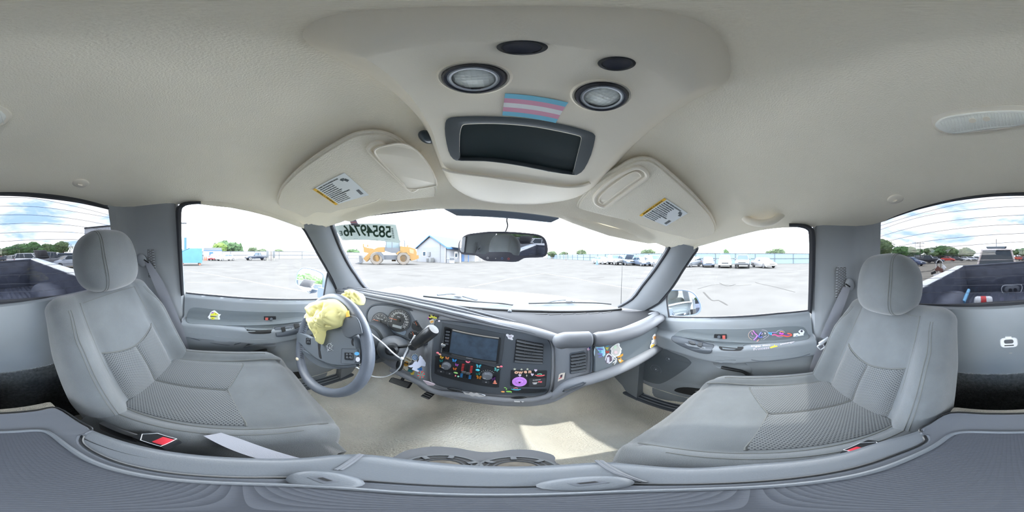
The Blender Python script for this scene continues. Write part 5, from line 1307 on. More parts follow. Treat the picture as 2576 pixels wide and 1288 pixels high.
# spent airbag cloth bursting out of the hub
def cloth(out, dz, bulge, seed, thick=.02):
    pts = smooth_loop(wpx(out, dz), 6); c = sum(pts, Vector())/len(pts); g = G(); rings = []
    def wr(p):
        w_ = Vector((p.x*16+p.z*22, p.y*20, p.z*12-p.x*10))+Vector((seed, 1, 2)); a = abs(noise.noise(w_)); b2 = abs(noise.noise(w_*2.3+Vector((5, 0, seed))))
        return .034*a**.6+.014*b2**.7-.012
    for k in range(25):
        f_ = 1-k/24.5
        ring = []
        for p in pts:
            q = c+(p-c)*f_; h = bulge*math.sqrt(max(0, 1-f_**3)); q = q+WN*h; q = q+WN*wr(q)*(1-f_**6); ring.append(q)
        rings.append(ring)
    bk = [c+(p-c)*.9-WN*thick for p in pts]
    g.loft([bk]+rings); return g
AB = mat('airbag_cloth', (222, 214, 150), .85, bump=.3, scale=900, dist=.0005)
tb = thing('airbag', 'crumpled pale yellow deployed airbag hanging out of the steering wheel hub', 'airbag', wp(-.02, .02, .02))
mk('bag', cloth([(778, 795), (782, 778), (790, 762), (808, 757), (828, 753), (844, 753), (860, 763), (873, 779), (872, 792), (866, 806), (858, 820), (846, 826), (832, 829), (819, 833), (817, 846), (810, 867), (803, 852), (796, 838), (789, 828), (779, 811)], .022, .035, 3), AB, tb, angle=70)
mk('bag_tail', cloth([(866, 744), (874, 734), (886, 728), (895, 733), (906, 738), (912, 752), (907, 768), (898, 764), (888, 757), (876, 752)], -.05, .02, 9), AB, tb, angle=70)
mk('orange_tab', G().prism(wpx([(872, 786), (878, 781), (880, 796), (872, 798)], .03), WN*.002), mat('tab_orange', (238, 178, 52), .6), tb)
# ------------------------------------------------------------------ white cable
cab = mat('cable_white', (214, 217, 222), .4)
def cpts(l): return smooth_loop([P(u, v, y=yy) for u, v, yy in l], 5, False)
g = G().tube(cpts([(930, 836, .36), (944, 848, .37), (966, 866, .38), (990, 889, .385), (1011, 902, .39), (1020, 888, .40), (1027, 874, .40), (1036, 858, .41), (1044, 843, .42)]), .0026, 8)
g.tube(cpts([(1011, 902, .39), (1008, 918, .40), (1000, 930, .41), (985, 941, .41), (965, 948, .40), (940, 947, .38), (918, 938, .36), (900, 926, .33), (886, 917, .30)]), .0024, 8)
g.ellipsoid(P(1011, 902, y=.388), (.006, .006, .006))
solo('charging_cable', 'thin white cable looped between the steering wheel and the gear lever', 'cable', g, cab)
# ------------------------------------------------------------------ rear-view mirror
mn = -ray(1356, 625).normalized(); mc = P(1265, 617, y=.40); MP = (mn, mn.dot(mc))
t = thing('rearview_mirror', 'dark framed rear-view mirror with button strip hanging on the windshield', 'mirror', mc)
ho = [(1153, 618), (1158, 603), (1174, 590), (1205, 585), (1239, 582), (1285, 583), (1325, 586), (1355, 590), (1371, 600), (1378, 620), (1377, 637), (1366, 647), (1324, 649), (1312, 653), (1298, 659), (1262, 658), (1226, 657), (1210, 650), (1197, 643), (1164, 640), (1156, 632)]
gl_ = [(1158, 619), (1160, 606), (1168, 597), (1200, 591), (1239, 588), (1309, 590), (1352, 595), (1366, 604), (1370, 616), (1371, 634), (1365, 642), (1340, 643), (1296, 642), (1288, 637), (1276, 634), (1231, 634), (1222, 639), (1200, 638), (1168, 635), (1160, 630)]
hp = smooth_loop([P(u, v, MP) for u, v in ho], 3); MH = mat('mirror_housing', (84, 84, 96), .4)
n_ = len(hp); cc = sum(hp, Vector())/n_
g = G().loft([[cc+(p-cc)*.6-mn*.035 for p in hp], [cc+(p-cc)*.92-mn*.022 for p in hp], [p-mn*.006 for p in hp], [p+mn*.001 for p in hp], [cc+(p-cc)*.985+mn*.003 for p in hp]], caps=True); mk('housing', g, MH, t, angle=50)
gp = smooth_loop([P(u, v, MP) for u, v in gl_], 3); mk('mirror_glass', G().prism([p+mn*.0035 for p in gp], mn*.0004), MIRR, t, smooth=False)
for (u, v), col in (((1228, 649), INKW), ((1264, 650), mat('ink_blue', (110, 140, 200), .5)), ((1280, 651), mat('ink_red', (230, 90, 80), .5))):
    mk('button_icon', G().ring(P(u, v, MP)+mn*.004, mn, .0022, .0005, 14, 4), col, t)
mk('status_lamp', G().ellipsoid(P(1248, 650, MP)+mn*.004, (.0012, .0012, .0012)), INKW, t)
mk('mount_arm', G().tube([cc-mn*.03, cc-mn*.06+Vector((0, .03, .02)), ws(1270, 585)], .008, 10), MH, t)
mk('mirror_cable', G().tube(smooth_loop([ws(u, v)*.985 for u, v in [(1279, 522), (1277, 540), (1275, 555), (1277, 568), (1272, 582)]], 4, False), .0028, 8), BLACK, t)
# ------------------------------------------------------------------ door mirrors
for s, out, refl, lab in ((-1, [(746, 709), (748, 694), (753, 682), (764, 675), (780, 677), (797, 682), (811, 690), (813, 700), (812, 715), (808, 731), (797, 729), (786, 727), (782, 734), (776, 736), (762, 728), (750, 718)], (-.28, -1, .01), 'grey cased door mirror outside the driver window'),
                     (1, [(1668, 734), (1680, 731), (1700, 730), (1722, 731), (1743, 738), (1757, 757), (1761, 775), (1753, 788), (1731, 793), (1700, 794), (1693, 786), (1686, 779), (1668, 776)], (-.42, -.9, .02), 'grey cased door mirror outside the passenger window')):
    cu = sum(p[0] for p in out)/len(out); cv = sum(p[1] for p in out)/len(out); r_ = ray(cu, cv); n = (Vector(refl).normalized()-r_).normalized()
    c = P(cu, cv, x=s*.97); pl = (n, n.dot(c)); pts = smooth_loop([P(u, v, pl) for u, v in out], 3); cc = sum(pts, Vector())/len(pts)
    t = thing('door_mirror', lab, 'mirror', c-Vector((0, 0, .12)))
    g = G().loft([[cc+(p-cc)*.7-n*.09 for p in pts], [cc+(p-cc)*1.05-n*.06 for p in pts], [cc+(p-cc)*1.08 for p in pts], [cc+(p-cc)*1.05+n*.004 for p in pts], [cc+(p-cc)*1.0+n*.001 for p in pts]]); mk('mirror_shell', g, mat('mirror_shell_grey', (112, 126, 146), .4), t, angle=50)
    mk('mirror_glass', G().prism([cc+(p-cc)*.97+n*.002 for p in pts], n*.0005), MIRR, t, smooth=False)
    mk('mount_foot', G().loft([[(s*.77, .50, -.26), (s*.77, .58, -.26), (s*.77, .58, -.33), (s*.77, .50, -.33)], [cc+Vector((-s*.08, .02, -.02)), cc+Vector((-s*.08, .08, -.02)), cc+Vector((-s*.08, .08, -.09)), cc+Vector((-s*.08, .02, -.09))]]), mat('mirror_shell_grey', (112, 126, 146)), t)
# ------------------------------------------------------------------ outside the windshield: cowl, wipers, hood, antenna
PAINT = mat('white_car_paint', (238, 239, 240))
def hoodz(x, y): return -.305-.125*max(0, y-1.12)-.05*(abs(x)/.86)**2.5-.10*max(0, y-1.95)*3
g = G().grid(lambda u, v: ((u-.5)*1.80*(1-.03*v), 1.12+1.0*v, hoodz((u-.5)*1.72, 1.12+1.0*v)), 30, 30)
g2 = G().grid(lambda u, v: ((u-.5)*1.72*.97, 2.12+.06*math.sin(v*PI/2), hoodz((u-.5)*1.72, 2.12)-.5*v), 20, 4); g.add(g2.v, g2.f)
for s in (-1, 1):
    g2 = G().grid(lambda u, v: (s*(.89+.09*math.sin(v*PI/2)), .80+1.35*u, hoodz(.86, max(1.12, .80+1.35*u))-.01-.45*v), 20, 6); g.add(g2.v, g2.f)
solo('truck_hood', "truck's own plain white hood seen over the dashboard", 'hood', g, PAINT)
t = thing('wiper_cowl', 'grey cowl grille with two wiper arms between windshield and hood', 'cowl', (0, .95, -.36))
COW = mat('cowl_grey', (72, 78, 84), .7, spec=.2)
g = G().grid(lambda u, v: ((u-.5)*1.5, sm(YB, (u-.5)*1.5, .05)+.015+(1.13-sm(YB, (u-.5)*1.5, .05)-.015)*v, -.292-.014*v), 30, 4); mk('cowl_panel', g, COW, t)
for pts, r in (([(1065, 745), (1110, 750), (1180, 757), (1250, 765), (1290, 770)], .005), ([(1330, 766), (1380, 765), (1440, 764), (1500, 765), (1538, 768)], .005)):
    mk('wiper_blade', G().tube(smooth_loop([ws(u, v)*1.03 if v < 760 else P(u, v-3, z=-.285) for u, v in pts], 3, False), r, 8), BLACK, t)
for pts in ([(1100, 744), (1135, 741), (1160, 746), (1200, 757)], [(1365, 764), (1400, 758), (1430, 757), (1445, 762)]):
    mk('wiper_arm', G().tube(smooth_loop([P(u, v-2, z=-.285) for u, v in pts], 3, False), .006, 8), BEZ, t)
for u, v in ((1152, 747), (1432, 759)): mk('wiper_pivot', G().ellipsoid(P(u, v-2, z=-.285), (.03, .014, .010)), GREYM, t)
a = P(1562, 768, y=.93); b_ = P(1566, 636, y=.96); a = a+(a-b_)*.22
solo('antenna', 'thin black radio antenna mast rising from the passenger side fender', 'antenna', G().tube([a, (a+b_)/2, b_], [.0028, .002, .0012], 6), BLACK)
# ------------------------------------------------------------------ lot number sheet and tape on the outside of the windshield
t = thing('lot_number_sticker', 'pale green lot number sheet 58549746E stuck outside the windshield, read from behind', 'sticker', ws(925, 585))
tp = [(839, 569), (862, 565), (885, 563), (908, 562), (935, 562), (965, 563), (996, 565), (1000, 580), (1007, 612), (985, 609), (953, 606), (925, 604), (890, 604), (861, 605), (850, 588)]
def trans_mat(name, rgb, k=.55):
    m = mat(name, rgb, .6); nt = m.node_tree; b = nt.nodes['Principled BSDF']; tl = nt.nodes.new('ShaderNodeBsdfTranslucent'); tl.inputs[0].default_value = lin(rgb)+(1,)
    mx = nt.nodes.new('ShaderNodeMixShader'); mx.inputs[0].default_value = k; o = nt.nodes['Material Output']
    nt.links.new(b.outputs[0], mx.inputs[1]); nt.links.new(tl.outputs[0], mx.inputs[2]); nt.links.new(mx.outputs[0], o.inputs[0]); return m
q0 = [ws(u, v) for u, v in tp]; nn = normal_of(q0); SHP = (nn, min(nn.dot(p) for p in q0)-.004)
q = [P(u, v, SHP) for u, v in tp]
mk('sheet', G().prism([p-nn*.0004 for p in q], nn*.0003), trans_mat('sheet_green', (170, 176, 174)), t, smooth=False)
X = (P(850, 584, SHP)-P(985, 585, SHP)).normalized(); Y = nn.cross(X); Y = Y if Y.z > 0 else -Y; Rr = Matrix((X, Y, X.cross(Y))).transposed()
GRN = mat('print_green', (24, 58, 44), .6)
digs = [(977, 585), (961, 584), (945, 583), (930, 582), (915, 581), (900, 581), (886, 581), (871, 582)]
hh = (P(900, 566, SHP)-P(900, 599, SHP)).length
for ch, (u, v) in zip('58549746', digs): text(ch, hh*1.18, P(u, v, SHP)+nn*.0012, Rr, GRN, t, name='digit', sx=.78, bold=.0012)
text('E', hh*.5, P(858.5, 587, SHP)+nn*.0012, Rr, GRN, t, name='digit', bold=.0005)
tg = G()
for (u, v, s_, z_) in ((975, 602, '--- -----', .10), (940, 602.5, '---- ------ --', .09), (895, 600, '--- ----', .08), (866, 599, '----', .08)):
    q_ = text(s_, hh*z_*1.5, P(u, v, SHP)+nn*.0012, Rr, GRN, None); tg.add(q_.v, q_.f)
mk('small_print', tg, GRN, t, smooth=False, kind='stuff')
for k in range(14):
    u = 985.5-.6*0; v = 574+k*1.9; mk('barcode_bar', G().prism([P(a, b, SHP)+nn*.0008 for a, b in [(984+k*.3, v), (989+k*.3, v+.2), (989+k*.3, v+.9+.5*(k % 3 == 0)), (984+k*.3, v+.7+.5*(k % 3 == 0))]], nn*.0003), GRN, t, smooth=False)
t = thing('tape_strip', 'short printed tape strip above the lot number sheet on the windshield', 'tape', ws(888, 556))
q = [P(u, v, SHP)*.996 for u, v in [(874, 546), (892, 545), (903, 567), (884, 567)]]
mk('tape', G().prism([p-nn*.0004 for p in q], nn*.0003), trans_mat('tape_mauve', (140, 132, 142)), t, smooth=False)
for k, col in enumerate([(120, 90, 110), (80, 80, 90), (190, 110, 110), (80, 80, 90)]):
    f_ = .15+.22*k; a, b_, c, d_ = q[0].lerp(q[3], f_), q[1].lerp(q[2], f_), q[1].lerp(q[2], f_+.09), q[0].lerp(q[3], f_+.09)
    mk('print_line', G().prism([p+nn*.0006 for p in (a.lerp(b_, .1), a.lerp(b_, .9), d_.lerp(c, .9), d_.lerp(c, .1))], nn*.0004), mat('tape_ink_%d' % k, col, .6), t, smooth=False)
# ------------------------------------------------------------------ stickers and charms
def scol(rgb): return mat('print_%d_%d_%d' % tuple(rgb), rgb, .5)
def locpl(u, v, surf, up):
    c = P(u, v, surf)
    if isinstance(surf, tuple): n = surf[0]; n = n if n.dot(-c) > 0 else -n
    else:
        a, b = P(u+4, v, surf), P(u, v+4, surf); n = (a-c).cross(b-c).normalized(); n = n if n.dot(-c) > 0 else -n
    c = c+n*up
    return (n, n.dot(c)), c
def stk(label, u, v, layers, surf=None, up=.001, group=None, name='sticker', cat='sticker'):
    """layers: (pixel outline, colour, part name); every layer lies on the one below"""
    surf = surf or DF
    pl, c = locpl(u, v, surf, up); n = pl[0]
    t = thing(name, label, cat, c, group)
    for k, L in enumerate(layers):
        pts = [P(a, b, pl)+n*(.0005*k) for a, b in L[0]]
        if len(L) > 3 and L[3]: pts = smooth_loop(pts, L[3])
        mk(L[2], G().prism(pts, n*.0006), scol(L[1]), t, smooth=False)
    return t, pl, c
def sc_(pts, ou, ov, s): return [(ou+a/s, ov+b/s) for a, b in pts]
def ell(u, v, a, b, n=20, r=0): return [(u+a*math.cos(2*PI*i/n)*math.cos(r)-b*math.sin(2*PI*i/n)*math.sin(r), v+a*math.cos(2*PI*i/n)*math.sin(r)+b*math.sin(2*PI*i/n)*math.cos(r)) for i in range(n)]
def poly(u, v, pts, s=1, rot=0): c, q = math.cos(rot), math.sin(rot); return [(u+s*(a*c-b*q), v+s*(a*q+b*c)) for a, b in pts]
BFL = [(0, -1), (-2.2, -3.4), (-5.4, -3.8), (-5.2, -.6), (-3.4, .4), (-4, 3.2), (-1.4, 3.2), (0, 1.2), (1.4, 3.2), (4, 3.2), (3.4, .4), (5.2, -.6), (5.4, -3.8), (2.2, -3.4)]
CLP = (CSP[0], CSP[1]+.0105)
def butterfly(u, v, col, rot, s, lab, surf=CLP, up=.0, dark=(40, 40, 50)):
    t, pl, c = stk(lab, u, v, [(poly(u, v, BFL, s*1.06, rot), [int(x*.45) for x in col], 'edge'), (poly(u, v, BFL, s*.86, rot), col, 'wings'), (poly(u, v, [(-.5, -2), (.5, -2), (.4, 2.4), (-.4, 2.4)], s, rot), dark, 'body')], surf, up, 'butterfly stickers on the heater panel' if surf is CLP else None, 'butterfly_sticker')
for u, v, col, rot, s, lab in [(1111, 899, (232, 188, 60), .5, 1.0, 'yellow butterfly sticker in the top left corner of the heater panel'), (1125, 901, (228, 140, 92), .2, 1.0, 'coral butterfly sticker above the left heater dial'), (1143, 907, (60, 152, 226), .2, 1.15, 'bright blue butterfly sticker right above the left dial'), (1149, 918, (178, 92, 188), .3, .9, 'purple butterfly sticker with pink centre beside the left dial'), (1144, 928, (222, 120, 56), .1, .95, 'orange-brown butterfly sticker at lower right of the left dial'), (1110, 908, (30, 120, 122), 0, .95, 'dark teal butterfly sticker left of the left dial'), (1110, 922, (204, 150, 50), .3, 1.0, 'gold butterfly sticker under the teal one'),
 (1204, 921, (84, 186, 208), .1, 1.3, 'pale blue butterfly sticker beside the red and blue sliders'), (1203, 941, (36, 132, 118), -.3, 1.1, 'green-teal butterfly sticker left of the right dial'), (1205, 949, (238, 150, 52), .15, 1.4, 'orange butterfly sticker under the green-teal one'), (1249, 930, (94, 176, 176), .4, 1.3, 'teal butterfly sticker with yellow spots at the panel right edge'), (1241, 953, (96, 46, 120), -.2, 1.2, 'dark purple butterfly sticker below the right dial')]:
    butterfly(u, v, col, rot, s, lab)
def charm(lab, u, v, blobs, surf=CLP, name='charm', group='rubber charms on the centre stack'):
    pl, c = locpl(u, v, surf, 0); t = thing(name, lab, 'charm', c, group); k = .0086*.5/4.3
    Rm = frame(pl[0])
    for a, b, rx, ry, col, nm in blobs:
        q = P(a, b, pl); sz = (P(a+1, b, pl)-q).length
        mk(nm, G().ellipsoid(q+pl[0]*sz*min(rx, ry)*.5, (rx*sz, ry*sz, min(rx, ry)*sz*.8), Rm, 14, 8), scol(col), t)
    return t
charm('pair of pink and peach shell charms at the panel top left', 1104, 889, [(1101.6, 887.4, 3.6, 3, (242, 128, 142), 'pink_shell'), (1107, 891, 3.6, 2.3, (250, 190, 160), 'peach_shell')])
charm('pair of pink and peach shell charms at the panel top right', 1257, 922, [(1261, 921.5, 3.8, 3.2, (242, 118, 140), 'pink_shell'), (1253, 922.7, 3.8, 2.2, (252, 208, 176), 'peach_shell')])
charm('small pink puppy charm above the red and blue sliders', 1176, 910, [(1177, 911, 4.6, 2.4, (242, 120, 146), 'body'), (1173, 908.6, 1.9, 1.7, (242, 120, 146), 'ear'), (1181.5, 909.6, 1.9, 1.7, (242, 120, 146), 'ear')])
charm('green capped mushroom charm with red stem beside the sliders', 1147, 938, [(1147, 937.5, 5.6, 2.8, (170, 224, 132), 'cap'), (1146, 945, 1.9, 3.2, (232, 130, 140), 'stem'), (1153, 946.5, 3, 2.8, (160, 224, 206), 'mint_blob')])
charm('orange swirl shaped charm at the panel bottom right', 1245, 962, [(1245, 964, 5.8, 2.6, (236, 140, 116), 'lower_swirl'), (1245, 960.5, 3.6, 2.6, (240, 150, 126), 'middle_swirl'), (1245, 957.5, 1.8, 2, (240, 156, 132), 'top_swirl')])
charm('cyan leaf shaped charm next to the pale blue butterfly', 1202, 931, [(1202, 930.5, 5.4, 3.8, (70, 204, 226), 'leaf')])
LRP = (CSP[0], CSP[1]+.0085)
charm('red and mint dinosaur charm on the pocket panel', 1358, 944, [(1358, 945, 9.5, 2.4, (238, 96, 106), 'body'), (1348.5, 943.6, 3.4, 1.4, (240, 120, 124), 'head'), (1367.5, 943.6, 3.4, 1.4, (240, 120, 124), 'tail')]+[(1353+3*k, 941.4-(k in (1, 2))*.8, 1.7, 1.8, (134, 222, 190), 'spike') for k in range(4)], LRP)
charm('blue and pink dinosaur charm in the lower tray', 1298, 979, [(1298, 980, 9.5, 2.4, (86, 190, 222), 'body'), (1288.5, 978.8, 3.4, 1.3, (86, 190, 222), 'tail'), (1307.5, 979.4, 3, 1.6, (86, 190, 222), 'head')]+[(1293+3*k, 976.6-(k in (1, 2))*.8, 1.7, 1.8, (240, 150, 160), 'spike') for k in range(4)], LRP)
charm('green long necked dinosaur charm with orange block at the foot of the stack', 1276, 983, [(1280, 984.5, 7.6, 3.2, (146, 214, 92), 'body'), (1274, 978.5, 1.6, 4.6, (150, 218, 100), 'neck'), (1270.5, 975, 3, 1.9, (166, 224, 120), 'head'), (1286, 987, 2, 1.4, (146, 214, 92), 'foot'), (1265, 985, 5.2, 2.8, (250, 176, 100), 'orange_block')], LRP)
charm('tiny red heart charm beside the air bag light', 1358.6, 961, [(1356, 960, 2.4, 2, (240, 100, 110), 'left_lobe'), (1360.5, 960.5, 3.2, 2.8, (240, 100, 110), 'right_lobe')], LRP)
# purple knob disc, white plug, name letters
pl, c = locpl(1306.6, 959.8, LRP, 0); t = thing('purple_disc', 'round lilac rubber cap with a small hole in the pocket panel', 'cap', c)
rd = (P(1325, 959.8, pl)-c).length; PUR = mat('lilac_rubber', (206, 142, 236), .5)
mk('cap', G().lathe(c, pl[0], [(rd, 0), (rd, .004), (rd*.9, .006), (rd*.5, .005), (rd*.4, .008), (rd*.2, .0085), (rd*.13, .005), (.0004, .005)], 36), PUR, t); mk('hole', G().disc(c+pl[0]*.0075, pl[0], rd*.13, .0005, 16), BLACKM, t)
c = P(1345.7, 965.3, LRP); solo('key_slot', 'silver key slot under the air bag light', 'lock', G().ellipsoid(c, (.0062, .003, .0024), None, 16, 8), SILV)
t = thing('name_letters', 'peach plastic letters spelling owen on the pocket panel', 'lettering', P(1315, 936, LRP))
nb = mat('letter_peach', (236, 188, 160), .5)
for ch, u, v, s in (('o', 1299, 936, .019), ('w', 1309.5, 936.5, .017), ('e', 1322, 935, .018), ('n', 1333, 934.5, .018)):
    text(ch, s, P(u, v, LRP)+CSP[0]*.0005, frame(CSP[0]), nb, t, name='letter', extrude=.0012, bold=.0009)
HEART = [(0, 3.2), (-3.4, -.4), (-2.6, -2.6), (-.9, -2.6), (0, -1.4), (.9, -2.6), (2.6, -2.6), (3.4, -.4)]
STAR = [(3.6*math.sin(i*PI/5)*(1 if i % 2 == 0 else .45), -3.0*math.cos(i*PI/5)*(1 if i % 2 == 0 else .45)) for i in range(10)]
for u, v, lab in ((1347.6, 932, 'lilac heart sticker right of the letter n'), (1339, 942.4, 'lilac heart sticker below the letter n'), (1307.8, 944.3, 'lilac heart sticker below the letter w')):
    stk(lab, u, v, [(poly(u, v, HEART, 1.15, .1), (222, 206, 228), 'heart')], LRP, 0, 'lilac heart stickers around the name', 'heart_sticker')
for u, v, lab, s in ((1294.8, 928.7, 'pale green star sticker above the letter o', 1.2), (1312, 929.4, 'pale green star sticker above the letter w', 1.0), (1327, 928.6, 'pale green star sticker above the letter e', 1.0), (1325, 944.8, 'thin pale sparkle sticker below the letter e', 1.0)):
    p_ = STAR if v < 940 else [(0, -3.8), (.8, -.8), (2.2, 0), (.8, .8), (0, 3.8), (-.8, .8), (-2.2, 0), (-.8, -.8)]
    stk(lab, u, v, [(poly(u, v, p_, s), (206, 210, 190), 'star')], LRP, 0, 'pale star stickers around the name', 'star_sticker')
STP = (CSP[0], CSP[1]+.0065)
stk('white bird shaped sticker between radio and air vent', 1282, 848, [(sc_([(1255, 372), (1275, 368), (1295, 382), (1320, 375), (1345, 385), (1342, 405), (1325, 410), (1338, 435), (1325, 440), (1300, 430), (1280, 425), (1272, 400), (1258, 390)], 1000, 760, 4.6), (226, 226, 232), 'sheet'), (sc_([(1280, 385), (1325, 388), (1315, 415), (1290, 412)], 1000, 760, 4.6), (178, 172, 184), 'print')], STP, 0)
stk('tiny pale round sticker at the upper left corner of the centre stack', 1104.7, 807.5, [(ell(1104.7, 807.5, 2.8, 2.4), (226, 214, 226), 'dot')], STP, 0)
# graffiti style lettering sticker above the radio
def seg(a, b, w):
    dx, dy = b[0]-a[0], b[1]-a[1]; L = math.hypot(dx, dy); nx, ny = -dy/L*w/2, dx/L*w/2; return [(a[0]+nx, a[1]+ny), (b[0]+nx, b[1]+ny), (b[0]-nx, b[1]-ny), (a[0]-nx, a[1]-ny)]
t, pl, c = stk('black edged graffiti lettering sticker in yellow and magenta beside the gauges', 1085, 796, [(sc_([(310, 300), (430, 340), (480, 470), (580, 610), (690, 530), (770, 640), (930, 640), (980, 520), (1080, 480), (1170, 560), (1330, 590), (1380, 690), (1300, 760), (1050, 790), (830, 850), (790, 940), (680, 970), (570, 900), (360, 640), (210, 560), (160, 420), (200, 340)], 1060, 775, 32.2), (44, 34, 44), 'backing'),
   (ell(1069.8, 789, 3.2, 3.6), (214, 206, 170), 'ring'), (ell(1069.8, 789.6, 1.8, 2.2), (44, 120, 150), 'eye'), (seg((1072.5, 793.5), (1079.5, 801.5), 3.2), (196, 62, 172), 'magenta_stroke'), (seg((1079.5, 797.5), (1086, 799.5), 2.4), (228, 226, 92), 'yellow_stroke')], up=.002)
text('Sandra', .0155, P(1092.5, 797.4, pl)+pl[0]*.003, frame(pl[0]) @ Matrix.Rotation(.16, 3, 'Z'), scol((230, 228, 90)), t, name='lettering', bold=.0007)
stk('small orange and white tag sticker under the graffiti lettering', 1087, 809, [(sc_([(610, 1050), (640, 990), (980, 900), (1040, 1130), (990, 1200), (800, 1260)], 1060, 775, 32.2), (226, 214, 196), 'sheet'), (sc_([(730, 1090), (960, 1010), (1010, 1130), (790, 1210)], 1060, 775, 32.2), (232, 168, 72), 'print')], up=.002)
# knee panel stickers
S2 = lambda l: sc_(l, 1000, 880, 14.31)
st8 = [(math.sin(i*PI/8)*(10 if i % 2 == 0 else 7.2), -math.cos(i*PI/8)*(10 if i % 2 == 0 else 7.2)) for i in range(16)]
stk('blue eight pointed star badge sticker left of the centre stack', 1043.7, 899, [(poly(1043.7, 899, st8, 1, .2), (212, 218, 214), 'border'), (poly(1043.7, 899, st8, .84, .2), (62, 108, 158), 'badge'), (ell(1043.7, 899, 4.2, 4.2), (206, 214, 222), 'ring'), (ell(1043.7, 899, 3.1, 3.1), (62, 108, 158), 'disc'), (poly(1043.7, 899, STAR, .55), (206, 214, 222), 'star')], up=.002)
t, pl, c = stk('cream sticker of a yellow face in sunglasses with banner text', 1021, 914, [(S2([(310, 245), (420, 270), (500, 330), (510, 400), (490, 450), (440, 470), (430, 540), (370, 610), (400, 690), (340, 755), (200, 715), (50, 620), (60, 545), (190, 530), (200, 470), (250, 400), (240, 330)]), (216, 210, 190), 'sheet'), (ell(1022, 915.2, 5.6, 6.6, 20, .4), (228, 166, 66), 'face'), (S2([(255, 430), (400, 480), (395, 525), (350, 520), (320, 480), (290, 495), (250, 465)]), (70, 56, 40), 'sunglasses')], up=.002)
text('I TRIED', .0075, P(1027.5, 903.6, pl)+pl[0]*.002, frame(pl[0]) @ Matrix.Rotation(-.28, 3, 'Z'), scol((120, 112, 90)), t, bold=.0002); text('AND FAILED UP', .0056, P(1013.5, 925.5, pl)+pl[0]*.002, frame(pl[0]) @ Matrix.Rotation(-.46, 3, 'Z'), scol((120, 112, 90)), t, bold=.0002)
stk('large pale lavender winged animal silhouette sticker on the knee panel', 1050, 918, [(S2([(815, 200), (905, 280), (900, 310), (960, 370), (1035, 500), (1020, 570), (975, 600), (860, 575), (770, 650), (690, 690), (780, 760), (740, 795), (510, 705), (560, 620), (480, 635), (385, 600), (400, 570), (530, 530), (610, 420), (690, 400), (715, 460), (770, 350), (775, 250)]), (202, 208, 228), 'silhouette')], up=.002)
stk('small blue star burst sticker under the lavender silhouette', 1058, 928, [(S2([(690, 690), (800, 660), (870, 620), (890, 700), (860, 750), (820, 750)]), (46, 112, 176), 'print'), (ell(1058, 929, 1.8, 1.6), (24, 66, 140), 'centre')], up=.002)
stk('little teal sticker next to the yellow anchor', 1032, 931.7, [(S2([(390, 690), (540, 730), (520, 800), (380, 780)]), (36, 124, 134), 'print')], up=.002)
stk('yellow anchor sticker on the knee panel', 1038, 938.7, [(S2([(600, 765), (625, 790), (570, 840), (610, 850), (590, 885), (510, 900), (470, 870), (490, 810), (520, 850), (545, 800)]), (240, 216, 84), 'anchor')], up=.002)
t, pl, c = stk('round red and teal candy swirl sticker on the knee panel', 1059.4, 942.5, [(ell(1059.4, 942.5, 9.4, 9.2, 28), (238, 112, 116), 'disc')]+[([(1059.4, 942.5)]+[(1059.4+9*math.cos(a0+.15*j)*(.45+.55*(j > 0)), 942.5+9*math.sin(a0+.15*j)*(.45+.55*(j > 0))) for j in range(4)], (88, 204, 192), 'teal_swirl') for a0 in [k*PI/3 for k in range(6)]], up=.002)
a = [P(u, v, y=.455) for u, v in ((1065, 956), (1080, 960), (1095, 966), (1092, 969), (1077, 968))]
solo('plastic_shard', 'pale pink triangular plastic piece stuck under the knee panel', 'plastic piece', G().prism(a, normal_of(a)*.003), mat('shard_pink', (222, 206, 216), .4), smooth=False)
stk('white barbed shape sticker on the trim below the heater panel', 1193, 992, [([(1165, 986), (1178, 990), (1185, 986), (1192, 990), (1200, 988), (1206, 993), (1221, 997), (1205, 998), (1196, 995), (1188, 997), (1180, 993), (1170, 992)], (206, 206, 208), 'shape')], lambda p: p.y-.436)
stk('small white block sticker under the pocket panel', 1304, 1009, [([(1293, 1008), (1308, 1009), (1308, 1012), (1294, 1011)], (232, 232, 234), 'block'), ([(1311, 1009), (1318, 1009), (1315, 1012.5)], (232, 232, 234), 'triangle')], lambda p: p.y-.43)
t, pl, c = stk('cream square portrait sticker by the second air vent', 1411, 948, [(sc_([(340, 680), (430, 620), (590, 600), (540, 860), (410, 905), (290, 960)], 1385, 900, 16.1), (230, 220, 206), 'sheet'), (sc_([(400, 700), (490, 670), (470, 790), (385, 800)], 1385, 900, 16.1), (92, 76, 88), 'portrait'), (sc_([(340, 820), (450, 780), (450, 810), (340, 855)], 1385, 900, 16.1), (222, 92, 100), 'red_line')], up=.004)
# glove box stickers
S5 = lambda l: sc_(l, 1480, 855, 14.31)
GP = lambda p: (p.y-yface(p.x, p.z)) if p.y > .2 else -1
GUP = .010
t, pl, c = stk('oval pale blue bottle label sticker on the glove box', 1508.3, 886, [(ell(1508.3, 886.5, 14.2, 20.6, 30, .04), (230, 242, 248), 'border'), (ell(1508.3, 886.5, 12.6, 18.8, 30, .04), (150, 208, 230), 'oval'), (ell(1509, 878, 8.2, 2.4, 16, .1), (118, 116, 182), 'upper_banner'), (ell(1509, 890, 7, 2.2, 16, .05), (118, 116, 182), 'lower_banner'), (ell(1509, 884.5, 3, 3.4, 16), (92, 170, 186), 'drop'), (ell(1509, 896.5, 5.5, 1.3, 16, -.2), (118, 116, 182), 'flourish')], up=GUP)
stk('cyan sea creature sticker tucked under the grab pad', 1529.6, 868, [(S5([(550, 180), (640, 150), (780, 130), (870, 120), (860, 170), (760, 200), (680, 240), (600, 230)]), (64, 188, 228), 'print')], up=GUP)
